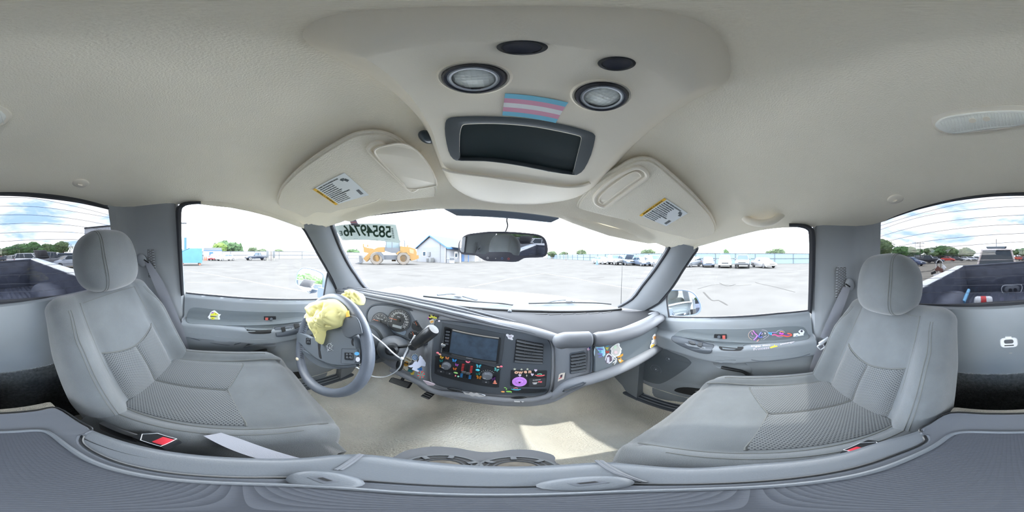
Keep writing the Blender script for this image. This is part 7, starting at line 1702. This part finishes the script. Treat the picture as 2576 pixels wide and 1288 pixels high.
mk('exhaust_stack', G().tube([(lx(1018), .3, lz(620)), (lx(1018), .3, lz(606)), (lx(1016), .3, lz(602))], .08, 8), DKL, t, local=True)
mk('beacon', G().tube([(lx(1026), 0, lz(620)), (lx(1026), 0, lz(614))], .10, 8), YEL, t, local=True)
lpoly('side_lettering_panel', [(1008, 620), (1022, 621), (1022, 626), (1008, 625)], -.87, -.86, mat('loader_panel', (232, 226, 214), .6))

# ---------- pale house with blue trim
t = thing('house', 'pale board-sided house with blue fascia, right of the yellow loader', 'house', polar(1123, 31), None, True)
WALL = mat('house_wall', dim((176, 180, 188), .34), .9); BLU = mat('house_blue', dim((58, 122, 188), 0.35), .6); ROOFG = mat('roof_shingle', dim((134, 142, 150), .16), .95, bump=.6, scale=14, vary=.1, vscale=6)
A = polar(1123, 31); B = polar(1049, 37); ex = (B-A).normalized(); ey = Vector((ex.y, -ex.x, 0)); ey = ey if ey.dot(polar(1240, 60)-A) > 0 else -ey
Wd = (B-A).length; Ld = 13.0; He = 3.1; Hp = 5.4
def H(a, b, z): return A+ex*a+ey*b+Vector((0, 0, z))
mk('gable_wall', G().prism([H(0, 0, 0), H(Wd, 0, 0), H(Wd, 0, He), H(Wd*.5, 0, Hp), H(0, 0, He)], ey*.15), WALL, t, smooth=False)
mk('side_wall', G().box(H(.075, Ld/2, He/2), (.001, .001, .001)).prism([H(0, 0, 0), H(0, Ld, 0), H(0, Ld, He), H(0, 0, He)], ex*.15), WALL, t, smooth=False)
mk('back_wall', G().prism([H(Wd, 0, 0), H(Wd, Ld, 0), H(Wd, Ld, He), H(Wd, 0, He)], -ex*.15), WALL, t, smooth=False)
for k in range(18):
    z = .17*k+.1; mk('board_joint', G().prism([H(0, -.012, z), H(Wd, -.012, z), H(Wd, -.012, z+.02), H(0, -.012, z+.02)], ey*.01), mat('board_joint_grey', dim((140, 146, 156), .34), .9), t, smooth=False)  # darker strip along each board joint
for s0, s1 in ((-.4, Wd*.5), (Wd+.4, Wd*.5)):
    zz0 = He-.25
    mk('roof_slope', G().prism([H(s0, -.4, zz0), H(s0, Ld+.3, zz0), H(s1, Ld+.3, Hp+.12), H(s1, -.4, Hp+.12)], (0, 0, .12)), ROOFG, t, smooth=False)
    mk('barge_board', G().prism([H(s0, -.42, zz0-.10), H(s1, -.42, Hp-.02), H(s1, -.42, Hp+.26), H(s0, -.42, zz0+.16)], ey*.05), BLU, t, smooth=False)
mk('fascia', G().prism([H(-.42, -.4, He-.45), H(-.42, Ld, He-.45), H(-.42, Ld, He-.1), H(-.42, -.4, He-.1)], ex*.05), BLU, t, smooth=False)
mk('downpipe', G().tube([H(1.6, -.08, .1), H(1.6, -.08, 4.2)], .06, 6), WALL, t); mk('downpipe', G().tube([H(.2, -.10, .1), H(.2, -.10, 3.2)], .06, 6), mat('white_plastic', (235, 236, 238)), t)
w_ = mk('window', G().prism([H(5.6, -.06, 1.2), H(6.6, -.06, 1.2), H(6.6, -.06, 2.3), H(5.6, -.06, 2.3)], ey*.1), WHITE, t, smooth=False); mk('pane', G().prism([H(5.7, -.08, 1.3), H(6.5, -.08, 1.3), H(6.5, -.08, 2.2), H(5.7, -.08, 2.2)], ey*.02), GLS, w_, smooth=False)
mk('meter_box', G().prism([H(4.3, -.2, 1.2), H(4.9, -.2, 1.2), H(4.9, -.2, 2.1), H(4.3, -.2, 2.1)], ey*.2), mat('utility_grey', dim((170, 174, 178), 0.2), .6), t, smooth=False)
w_ = mk('window', G().prism([H(-.05, 2.6, 1.0), H(-.05, 3.6, 1.0), H(-.05, 3.6, 2.2), H(-.05, 2.6, 2.2)], ex*.1), WHITE, t, smooth=False); mk('pane', G().prism([H(-.07, 2.7, 1.1), H(-.07, 3.5, 1.1), H(-.07, 3.5, 2.1), H(-.07, 2.7, 2.1)], ex*.02), GLS, w_, smooth=False)
mk('door', G().prism([H(-.06, 5.2, 0), H(-.06, 6.2, 0), H(-.06, 6.2, 2.1), H(-.06, 5.2, 2.1)], ex*.1), BLU, t, smooth=False)
mk('porch_slab', G().prism([H(-2.2, 1.2, 0), H(0, 1.2, 0), H(0, 11, 0), H(-2.2, 11, 0)], (0, 0, .14)), mat('concrete', dim((176, 176, 172), 0.2), .9), t, smooth=False)
for k, b in enumerate((1.6, 4.6, 7.6, 10.6)): mk('porch_post', G().box(H(-2.1, b, 1.4), (.14, .14, 2.8)), WHITE if k != 1 else BLU, t, smooth=False)
mk('porch_roof', G().prism([H(-2.5, 1.2, 2.75), H(-2.5, 11, 2.75), H(0, 11, 3.05), H(0, 1.2, 3.05)], (0, 0, .12)), ROOFG, t, smooth=False)
mk('porch_fascia', G().prism([H(-2.52, 1.2, 2.55), H(-2.52, 11, 2.55), H(-2.52, 11, 2.85), H(-2.52, 1.2, 2.85)], ex*.05), BLU, t, smooth=False)
c = polar(1082, 33); t = thing('air_conditioner', 'grey air conditioning unit standing against the gable of the house', 'air conditioner', c, None, True)
mk('cabinet', G().box((0, 0, .48), (1.5, .9, .9), Matrix.Rotation(az(1082), 3, 'Z'), bev=.03), mat('utility_grey', dim((170, 174, 178), 0.2)), t, local=True)
for k in range(8): mk('louvre', G().box((0, -.47, .15+.09*k), (1.3, .03, .04), Matrix.Rotation(0, 3, 'Z')), GRL, t, local=True)
c = polar(1137, 29.5); t = thing('barbecue', 'barbecue grill with side shelves standing by the house porch', 'grill', c, None, True, -az(1137))
mk('firebox', G().box((0, 0, .72), (.8, .5, .4), bev=.05), DKL, t, local=True); mk('hood', G().lathe((-.4, 0, .92), (1, 0, 0), [(.05, 0), (.26, .02), (.26, .78), (.05, .8)], 16), DKL, t, local=True); mk('shelf', G().box((0, 0, .86), (1.9, .45, .05)), GREYM, t, local=True); mk('cabinet', G().box((0, 0, .3), (.9, .5, .55), bev=.02), mat('cabinet_grey', (128, 136, 148), .5), t, local=True)
c = polar(1126, 29.2); t = thing('patio_stool', 'thin metal stool left of the barbecue grill', 'stool', c, None, True)
mk('seat', G().box((0, 0, .72), (.45, .4, .04), bev=.01), DKL, t, local=True)
for a, b in ((-1, -1), (1, -1), (-1, 1), (1, 1)): mk('leg', G().tube([(a*.18, b*.16, .7), (a*.24, b*.2, 0)], .02, 6), DKL, t, local=True)

# ---------- fences
FENW = mat('fence_pale', dim((208, 212, 216), .3), .8); FENB = mat('fence_blue_sheet', dim((168, 196, 216), .28), .7); POST = mat('fence_post', dim((96, 100, 106), 0.35), .7)
def fence(name, lab, path, h, step, sheet, rails=(.5, .97), z0=0.05):
    pts = [polar(u, D) for u, D in path]; t = thing('fence', lab, 'fence', pts[0], None, True)
    for a, b in zip(pts, pts[1:]):
        n = max(1, int((b-a).length/step)); d_ = (b-a).normalized(); s_ = Vector((-d_.y, d_.x, 0)); s_ = s_ if s_.dot(a) > 0 else -s_
        for i in range(n):
            p, q = a.lerp(b, i/n), a.lerp(b, (i+1)/n)
            g = G(); m_ = 12                       # corrugated sheet
            rows_ = [[], []]
            for j in range(m_*2+1):
                f_ = j/(m_*2); c = p.lerp(q, f_)+s_*(.06+(.03 if j % 2 else 0)); rows_[0].append(c+Vector((0, 0, z0))); rows_[1].append(c+Vector((0, 0, h)))
            g.loft(rows_, closed=False); mk('sheet_panel', g, sheet, t, smooth=False)
            mk('post', G().box(p+Vector((0, 0, h/2)), (.10, .10, h)), POST, t, smooth=False)
        for r_ in rails: mk('rail', G().tube([a+Vector((0, 0, h*r_)), b+Vector((0, 0, h*r_))], .05, 4), POST, t)
fence('fence', 'pale blue corrugated sheet fence with grey posts behind the passenger side cars', [(1378, 110), (1400, 95), (1440, 78), (1503, 60), (1600, 46), (1750, 38), (1900, 38), (2040, 41)], 2.5, 4.2, FENB)
fence('fence', 'low whitish fence with thin posts across the yard on the driver side', [(430, 52), (520, 50), (640, 50), (760, 54), (840, 62), (905, 74)], 2.4, 5.5, FENW)
fence('fence', 'long grey fence below the trees behind the truck', [(2080, 60), (2200, 66), (2320, 80), (2440, 105)], 2.5, 5.0, mat('fence_grey', (150, 154, 158), .8))
# ---------- shed, cones, dumpster, warehouse
c = polar(535, 46); t = thing('storage_shed', 'small white shed with blue door behind the traffic cones', 'shed', c, None, True, -(az(535))*1+0)
SW = mat('shed_white', dim((206, 210, 214), .34), .8)
mk('shed_walls', G().prism([Vector((-2.6, 0, 0)), Vector((2.6, 0, 0)), Vector((2.6, 0, 2.5)), Vector((-2.6, 0, 2.5))], (0, 3, 0)), SW, t, local=True, smooth=False)
mk('shed_gable', G().prism([Vector((2.6, 0, 2.5)), Vector((2.6, 3, 2.5)), Vector((2.6, 1.5, 3.4))], (-5.2, 0, 0)), ROOFG, t, local=True, smooth=False)
mk('shed_door', G().box((-.4, -.03, 1.05), (1.1, .06, 2.1)), BLU, t, local=True); mk('shed_fascia', G().box((0, -.05, 2.52), (5.4, .08, .16)), BLU, t, local=True)
for u, D in ((515, 40), (519, 39), (1502, 30)):
    lab = {515: 'orange traffic cone left of its twin by the shed', 519: 'orange traffic cone right of its twin by the shed', 1502: 'blue cone at the end of the row of cars beyond the hood'}[u]
    t = thing('traffic_cone', lab, 'cone', polar(u, D), None, True); cm = mat('cone_orange', dim((236, 120, 84), 0.3), .6) if u < 600 else mat('cone_blue', dim((96, 140, 206), 0.3), .6)
    mk('cone', G().lathe((0, 0, 0), (0, 0, 1), [(.24, .04), (.06, .95), (.03, .97)], 12), cm, t, local=True); mk('cone_base', G().box((0, 0, .02), (.6, .6, .04)), cm, t, local=True)
c = polar(470, 22); t = thing('dumpster', 'light blue steel dumpster with sloping lid at the edge of the driver window', 'dumpster', c, None, True, math.radians(face(470, -90)))
DB = mat('dumpster_blue', dim((88, 164, 206), 0.28), .6, vary=.08, vscale=2)
mk('bin_body', G().prism([Vector((-2.0, -.9, .35)), Vector((.9, -.9, .35)), Vector((1.15, -.9, 1.2)), Vector((1.15, -.9, 1.55)), Vector((-.4, -.9, 2.25)), Vector((-2.0, -.9, 2.25))], (0, 1.8, 0)), DB, t, local=True, smooth=False)
mk('bin_lid', G().prism([Vector((1.2, -.93, 1.58)), Vector((-.4, -.93, 2.3)), Vector((-.4, -.93, 2.36)), Vector((1.2, -.93, 1.64))], (0, 1.86, 0)), mat('lid_dark_blue', (60, 110, 150), .5), t, local=True, smooth=False)
for x in (-1.6, -.4, .8): mk('rib', G().box((x, -.95, 1.15), (.10, .10, 1.5)), DB, t, local=True)
mk('fork_sleeve', G().box((-.4, -1.0, 1.25), (2.9, .16, .22)), DB, t, local=True)
for x in (-1.7, .6):
    for y in (-.7, .7): mk('caster', G().lathe((x, y, .17), (0, 1, 0), [(.17, -.05), (.17, .05)], 14), mat('caster_rust', (120, 84, 70), .9), t, local=True)
P1, P2 = polar(213, 42), polar(470, 36); ex = (P2-P1).normalized(); ey = Vector((-ex.y, ex.x, 0)); ey = ey if ey.dot(P1) > 0 else -ey
t = thing('warehouse', 'tall white corrugated warehouse behind the driver seat with a blue trimmed corner', 'building', P1, None, True)
WW = mat('warehouse_white', (214, 216, 220), .7); Lw = (P2-P1).length; Hw = 8.4
g = G(); n = 240; rows_ = [[], []]
for i in range(n+1):
    p = P1+ex*Lw*i/n+ey*(.10 if i % 2 else 0); rows_[0].append(p); rows_[1].append(p+Vector((0, 0, Hw)))
g.loft(rows_, closed=False); mk('corrugated_wall', g, WW, t, smooth=False)
mk('roof_slab', G().prism([P1+Vector((0, 0, Hw)), P2+Vector((0, 0, Hw)), P2+ey*14+Vector((0, 0, Hw+1)), P1+ey*14+Vector((0, 0, Hw+1))], (0, 0, .25)), mat('warehouse_roof', (150, 156, 162), .6), t, smooth=False)
mk('end_wall', G().prism([P2, P2+ey*14, P2+ey*14+Vector((0, 0, Hw)), P2+Vector((0, 0, Hw))], ex*-.15), WW, t, smooth=False)
mk('end_wall', G().prism([P1, P1+ey*14, P1+ey*14+Vector((0, 0, Hw)), P1+Vector((0, 0, Hw))], ex*.15), WW, t, smooth=False)
mk('gutter', G().tube([P1+Vector((0, 0, Hw+.05))-ey*.1, P2+Vector((0, 0, Hw+.05))-ey*.1], .14, 6), POST, t)
mk('blue_corner', G().prism([P2-ex*.6-ey*.05, P2-ey*.05, P2-ey*.05+Vector((0, 0, 5.2)), P2-ex*.6-ey*.05+Vector((0, 0, 5.2))], -ey*.05), BLU, t, smooth=False)
mk('skirt_band', G().prism([P2-ex*6-ey*.05, P2-ey*.05, P2-ey*.05+Vector((0, 0, 2.6)), P2-ex*6-ey*.05+Vector((0, 0, 2.6))], -ey*.03), mat('pale_blue_panel', dim((150, 196, 222), 0.25), .6), t, smooth=False)
# ---------- gate post boxes, poles
c = polar(681, 36); t = thing('gate_control', 'pair of grey cabinets at the foot of the tall pole beyond the driver window', 'cabinet', c, None, True)
for dx in (-.7, .7): mk('cabinet', G().box((dx*math.cos(az(681)), -dx*math.sin(az(681)), 1.5), (.5, .5, 1.5), Matrix.Rotation(-az(681), 3, 'Z'), bev=.03), mat('gate_grey', dim((120, 128, 134), 0.3), .6), t, local=True)
for dx in (-.7, .7): mk('bollard', G().tube([(dx*math.cos(az(681)), -dx*math.sin(az(681)), 0), (dx*math.cos(az(681)), -dx*math.sin(az(681)), .9)], .22, 10), mat('bollard_pale', dim((206, 204, 196), 0.2), .8), t, local=True)
def pole(u, D, h, r, lab, arms=0, name='utility_pole', m=None):
    t = thing(name, lab, 'pole', polar(u, D), None, True); pm = m or mat('pole_grey', dim((128, 120, 116), 0.4), .8)
    mk('shaft', G().tube([(0, 0, 0), (0, 0, h)], [r, r*.7], 8), pm, t, local=True)
    tx = Vector((math.cos(az(u)), -math.sin(az(u)), 0))
    for k in range(arms):
        z = h-.5-1.2*k; mk('crossarm', G().tube([tx*-1.5+Vector((0, 0, z)), tx*1.5+Vector((0, 0, z))], .09, 6), pm, t, local=True)
    return t
pole(682, 36, 9.5, .10, 'tall thin pole rising behind the pair of grey cabinets')
pole(1424, 60, 7.8, .14, 'dark pole above the fence just right of the rear-view mirror')
pole(1461, 75, 7.0, .10, 'faint thin pole over the scrub tree behind the fence')
pole(1403, 85, 6.0, .10, 'faint short pole closest to the rear-view mirror')
pole(1662, 60, 6.5, .12, 'thin pole beside the windshield pillar on the passenger side')
pole(533, 60, 8.5, .12, 'pole with crossarms above the shed', 3)
pole(858, 55, 4.5, .08, 'thin pole seen under the lot number sheet')
pole(1073, 38, 7.0, .05, 'thin aerial mast rising above the house roof', 0, 'aerial_mast')
pole(2315, 62, 7.2, .16, 'utility pole with two crossarms behind the passenger headrest', 2)
pole(2303, 75, 8.5, .12, 'plain thin pole left of the pole with crossarms', 1)
pole(2377, 85, 6.5, .14, 'short pole with crossarm among the trees behind', 1)
pole(2284, 80, 6.5, .10, 'lamp pole nearest to the passenger headrest', 1)
pole(2407, 90, 5.0, .10, 'low pole far off behind the passenger side', 1)
# ---------- trees
def leafmat(n, a, b): return mat(n, a, .95, rgb2=b, vscale=1.2, bump=1, scale=3, dist=.3)
LG = [leafmat('leaf_green', (122, 158, 100), (66, 100, 62)), leafmat('leaf_olive', (140, 158, 112), (84, 108, 78)), leafmat('leaf_bright', dim((150, 176, 78), .3), dim((92, 130, 52), .3)), leafmat('leaf_front_green', dim((104, 140, 88), .35), dim((44, 76, 44), .4)), leafmat('leaf_front_olive', dim((124, 140, 100), .35), dim((60, 84, 56), .4))]  # front and bright leaf colours darkened against overexposure, rear ones left plain
def tree(u, D, w, h, lab, seed, mi=0, conif=False, group=None):
    t = thing('tree', lab, 'tree', polar(u, D), group, True); rnd = random.Random(seed)
    mk('trunk', G().tube([(0, 0, 0), (0, 0, h*.6)], [w*.05+.08, w*.03+.04], 7), mat('bark', (96, 82, 70), .95), t, local=True)
    g = G(); n = 8 if not conif else 6
    for i in range(n):
        if conif: c = Vector((0, 0, h*(.25+.7*i/n))); r = Vector((w*.5*(1-.85*i/n), w*.5*(1-.85*i/n), h*.14))
        else: a = rnd.random()*6.28; q = rnd.random()*w*.32; c = Vector((math.cos(a)*q, math.sin(a)*q, h*(.5+.32*rnd.random()))); r = Vector((w*.28, w*.28, h*.24))*(.8+.4*rnd.random())
        o_ = len(g.v); g.ellipsoid(c, r, nu=14, nv=9)
        for p in g.v[o_:]:
            d_ = p-c; k = 1+.35*noise.noise(p*(2.2/max(.5, r.x))+Vector((seed, 0, 0)))+.22*noise.noise(p*(6/max(.5, r.x))); p.x, p.y, p.z = c.x+d_.x*k, c.y+d_.y*k, c.z+d_.z*k
    # loose leaf clumps around the crown
    for i in range(260):
        a = rnd.random()*6.28; z = h*(.35+.65*rnd.random()); rr = w*.55*math.sqrt(max(.05, 1-((z/h-.62)/.42)**2))*(.75+.3*rnd.random())
        if conif: rr = w*.55*(1.02-z/h)*(.8+.3*rnd.random())
        c = Vector((math.cos(a)*rr, math.sin(a)*rr, z)); s_ = w*.045+.05
        g.add([c+Vector((rnd.uniform(-1, 1), rnd.uniform(-1, 1), rnd.uniform(-1, 1)))*s_ for _ in range(3)], [[0, 1, 2]])
    mk('foliage', g, LG[mi], t, local=True, smooth=False, kind='stuff'); return t
TL = [(541, 75, 5, 7, 1, True, 'dark conifer left of the leafy trees beyond the shed'), (553, 70, 6, 6, 2, False, 'bright yellow-green tree just behind the shed'), (562, 78, 7, 7.5, 0, False, 'dark broad tree behind the bright one'), (578, 75, 7, 7, 0, False, 'green tree above the white sedan'), (592, 75, 6, 6.8, 0, False, 'round green tree right of the white sedan'), (605, 75, 4, 7, 0, True, 'slim conifer at the right end of the leafy trees'), (636, 80, 6, 5, 1, False, 'reddish bare tree above the dark blue pickup'), (661, 85, 6, 4.2, 1, False, 'low shrubby tree behind the dark pickup bed'), (700, 85, 6, 4.2, 1, False, 'low tree right of the tall pole'), (888, 85, 7, 4.5, 0, False, 'dark low tree under the lot number sheet'),
 (1388, 100, 6, 4.6, 1, False, 'scrubby tree nearest the rear-view mirror'), (1418, 95, 6, 4.2, 1, False, 'low bush-like tree behind the fence by the dark pole'), (1462, 80, 5, 4.8, 1, False, 'round scrub tree above the fence'), (1632, 60, 6, 4.2, 1, False, 'low tree above the cars by the windshield pillar'), (1826, 52, 2.4, 3.9, 0, False, 'small dark tree peeking over the fence above the white car'), (1957, 56, 4.5, 4.3, 1, False, 'loose green tree peeking over the fence in the passenger window'), (1935, 58, 3.5, 3.8, 1, False, 'pale bushy tree left of the loose green one')]
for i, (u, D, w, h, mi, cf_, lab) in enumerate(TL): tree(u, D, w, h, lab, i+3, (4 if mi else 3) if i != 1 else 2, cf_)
GT = 'row of trees behind the truck'
RT = [(5, 110, 12, 5.5), (22, 90, 10, 6), (40, 85, 10, 6.5), (55, 85, 11, 7.5), (72, 85, 11, 8), (88, 88, 9, 7), (104, 85, 10, 6.5), (120, 85, 9, 7), (136, 85, 9, 7), (160, 75, 8, 7.5), (2172, 60, 7, 5.5), (2186, 62, 7, 6.5), (2208, 64, 8, 7.5), (2228, 60, 8, 7.2), (2270, 72, 8, 6), (2284, 75, 7, 6), (2306, 82, 8, 5.5), (2345, 85, 9, 5.8), (2368, 84, 10, 7), (2384, 85, 9, 6.4), (2407, 95, 8, 6), (2430, 95, 8, 6.5), (2441, 100, 6, 5.5), (2556, 110, 9, 5.5), (2571, 110, 8, 6)]
side_w = lambda u: 'driver side' if u < 1288 else 'passenger side'
ORD = 'first second third fourth fifth sixth seventh eighth ninth tenth eleventh twelfth thirteenth fourteenth fifteenth'.split()
DU = sorted([r[0] for r in RT if r[0] < 1288], reverse=True); PU = sorted([r[0] for r in RT if r[0] > 1288])
for i, (u, D, w, h) in enumerate(RT):
    lab = ORD[DU.index(u)]+' round tree counted from the driver headrest in the distant tree line' if u < 1288 else ORD[PU.index(u)]+' round tree counted from the passenger side pillar in the distant tree line'
    tree(u, D, w, h, lab, 50+i, i % 2, group=GT)
# ---------- scrap by the truck
c = polar(2363, 12); t = thing('scrap_frame', 'hooped metal frame with scrap piled on it, beside the truck bed', 'scrap', c, None, True)
mk('hoop', G().tube(smooth_loop([(-.28, 0, .55), (-.26, 0, 1.05), (0, 0, 1.25), (.26, 0, 1.05), (.28, 0, .55)], 4, False), .03, 8), WHITE, t, local=True)
mk('upright', G().tube([(-.1, 0, .3), (-.1, 0, .95)], .02, 6), GRL, t, local=True); mk('upright', G().tube([(.2, 0, .3), (.2, 0, .95)], .02, 6), GRL, t, local=True)
rnd = random.Random(5)
for i in range(12): mk('scrap_piece', G().box((rnd.uniform(-.4, .4), rnd.uniform(-.3, .3), rnd.uniform(.1, .7)), (rnd.uniform(.1, .4), .1, rnd.uniform(.08, .25)), Matrix.Rotation(rnd.uniform(-1, 1), 3, 'Y'), bev=.01), [mat('scrap_brown', (110, 74, 66), .8), WHITE, GRL][i % 3], t, local=True)

# ================================================================== truck bed behind the rear window (truck frame)
t = thing('truck_bed', 'open truck bed with scuffed dark liner and white rails behind the rear window', 'truck bed', (0, -1.8, -.9))
LIN = mat('bed_liner', (92, 97, 112), .55, bump=.8, scale=30, dist=.004, rgb2=(70, 74, 88), vscale=9)
SCU = mat('liner_scuff', (132, 136, 148), .8)
ya, yb_ = -.72, -2.78
zra, zrb = -.30, -.135; zfa, zfb = -.76, -.62
def bz(y, top=True):
    f_ = (y-ya)/(yb_-ya); return (zra+(zrb-zra)*f_) if top else (zfa+(zfb-zfa)*f_)
for s in (-1, 1):
    mk('rail', G().loft([[(s*.80, y, bz(y)-.03), (s*.80, y, bz(y)), (s*.83, y, bz(y)+.012), (s*.93, y, bz(y)+.008), (s*.95, y, bz(y)-.04)] for y in [ya+(yb_-ya)*i/8 for i in range(9)]], closed=False), PAINT, t)
    mk('outer_side', G().loft([[(s*.95, y, bz(y)-.04), (s*.97, y, bz(y)-.5)] for y in (ya, yb_)], closed=False), PAINT, t)
    mk('side_liner', G().grid(lambda u, v: (s*(.795-.03*v-(.018 if int(u*24) % 4 == 0 else 0)), ya+(yb_-ya)*u, bz(ya+(yb_-ya)*u)-.005-(.44)*v), 24, 6), LIN, t)
    mk('wheel_arch', G().ellipsoid((s*.72, -1.75, -.62), (.20, .42, .22), nu=20, nv=14, e=.7), LIN, t)
mk('bed_floor', G().grid(lambda u, v: (-.8+1.6*u, ya+(yb_-ya)*v, bz(ya+(yb_-ya)*v, False)+(.012 if int(u*44) % 2 else 0)), 44, 3), LIN, t, smooth=False)
tg = mk('tailgate', G().box((0, yb_-.02, -.38), (1.6, .05, .46), bev=.01), LIN, t); mk('tailgate_cap', G().box((0, yb_-.02, -.14), (1.62, .07, .025), bev=.008), LIN, t)
mk('tailgate_skin', G().box((0, yb_-.06, -.40), (1.7, .03, .54), bev=.01), PAINT, t)
rnd = random.Random(8); g = G()
for i in range(90):
    x, z = rnd.uniform(-.75, .75), rnd.uniform(-.58, -.18); a = rnd.uniform(-.6, .6)+(PI/2 if rnd.random() < .4 else 0); L = rnd.uniform(.02, .14)
    d_ = Vector((math.cos(a), 0, math.sin(a)))*L/2; w_ = Vector((-math.sin(a), 0, math.cos(a)))*rnd.uniform(.0005, .0014); c = Vector((x, yb_+.006, z)); g.add([c-d_-w_, c+d_-w_, c+d_+w_, c-d_+w_], [[0, 1, 2, 3]])
mk('scratches', g, SCU, tg, smooth=False, kind='stuff')
mk('front_wall', G().box((0, ya+.01, -.52), (1.6, .03, .45)), LIN, t)
# things lying in the bed
a = P(2437, 730, y=-2.05); b = P(2424, 760, y=-1.75)
solo('blue_tube', 'light blue cardboard tube leaning in the truck bed near the passenger seat', 'tube', G().tube([b, a], .022, 12), mat('tube_blue', (120, 182, 222), .5))
c = P(2473, 757, y=-1.8)
t = thing('plastic_tub', 'white tub with red label lying in the truck bed', 'tub', c-Vector((0, 0, .05)))
mk('tub', G().lathe(c, Vector((1, .3, .1)), [(.045, -.10), (.055, -.08), (.055, .07), (.045, .09), (.02, .10)], 18), WHITE, t); mk('red_label', G().lathe(c, Vector((1, .3, .1)), [(.0565, -.03), (.0565, .03)], 18, caps=False), mat('label_red', (214, 70, 72), .5), t)
c = P(2546, 728, y=-2.70)
t = thing('work_light', 'grey oval work light with cage standing against the tailgate', 'light', c-Vector((0, 0, .07)))
mk('lamp_body', G().ellipsoid(c, (.13, .05, .07), nu=20, nv=12, e=.7), mat('lamp_grey', (112, 116, 124), .5), t); mk('frame', G().tube(smooth_loop([c+Vector((x, .05, z)) for x, z in [(-.16, .07), (-.12, -.06), (.10, -.07), (.17, .0), (.14, .08), (0, .085)]], 4), .008, 6, loop=True), SILV, t)
for x in (-.05, .03): mk('lens', G().disc(c+Vector((x, .05, 0)), (0, 1, 0), .03, .01, 18), mat('lamp_lens_dark', (50, 52, 58), .2), t)
# ------------------------------------------------------------------ set the cab down on the ground
for o, ext in ROOTS:
    if not ext:
        o.matrix_world = WT @ Matrix.LocRotScale(o.location, o.rotation_euler, o.scale)
for o in bpy.data.objects:
    if '_loc' in o: del o['_loc']
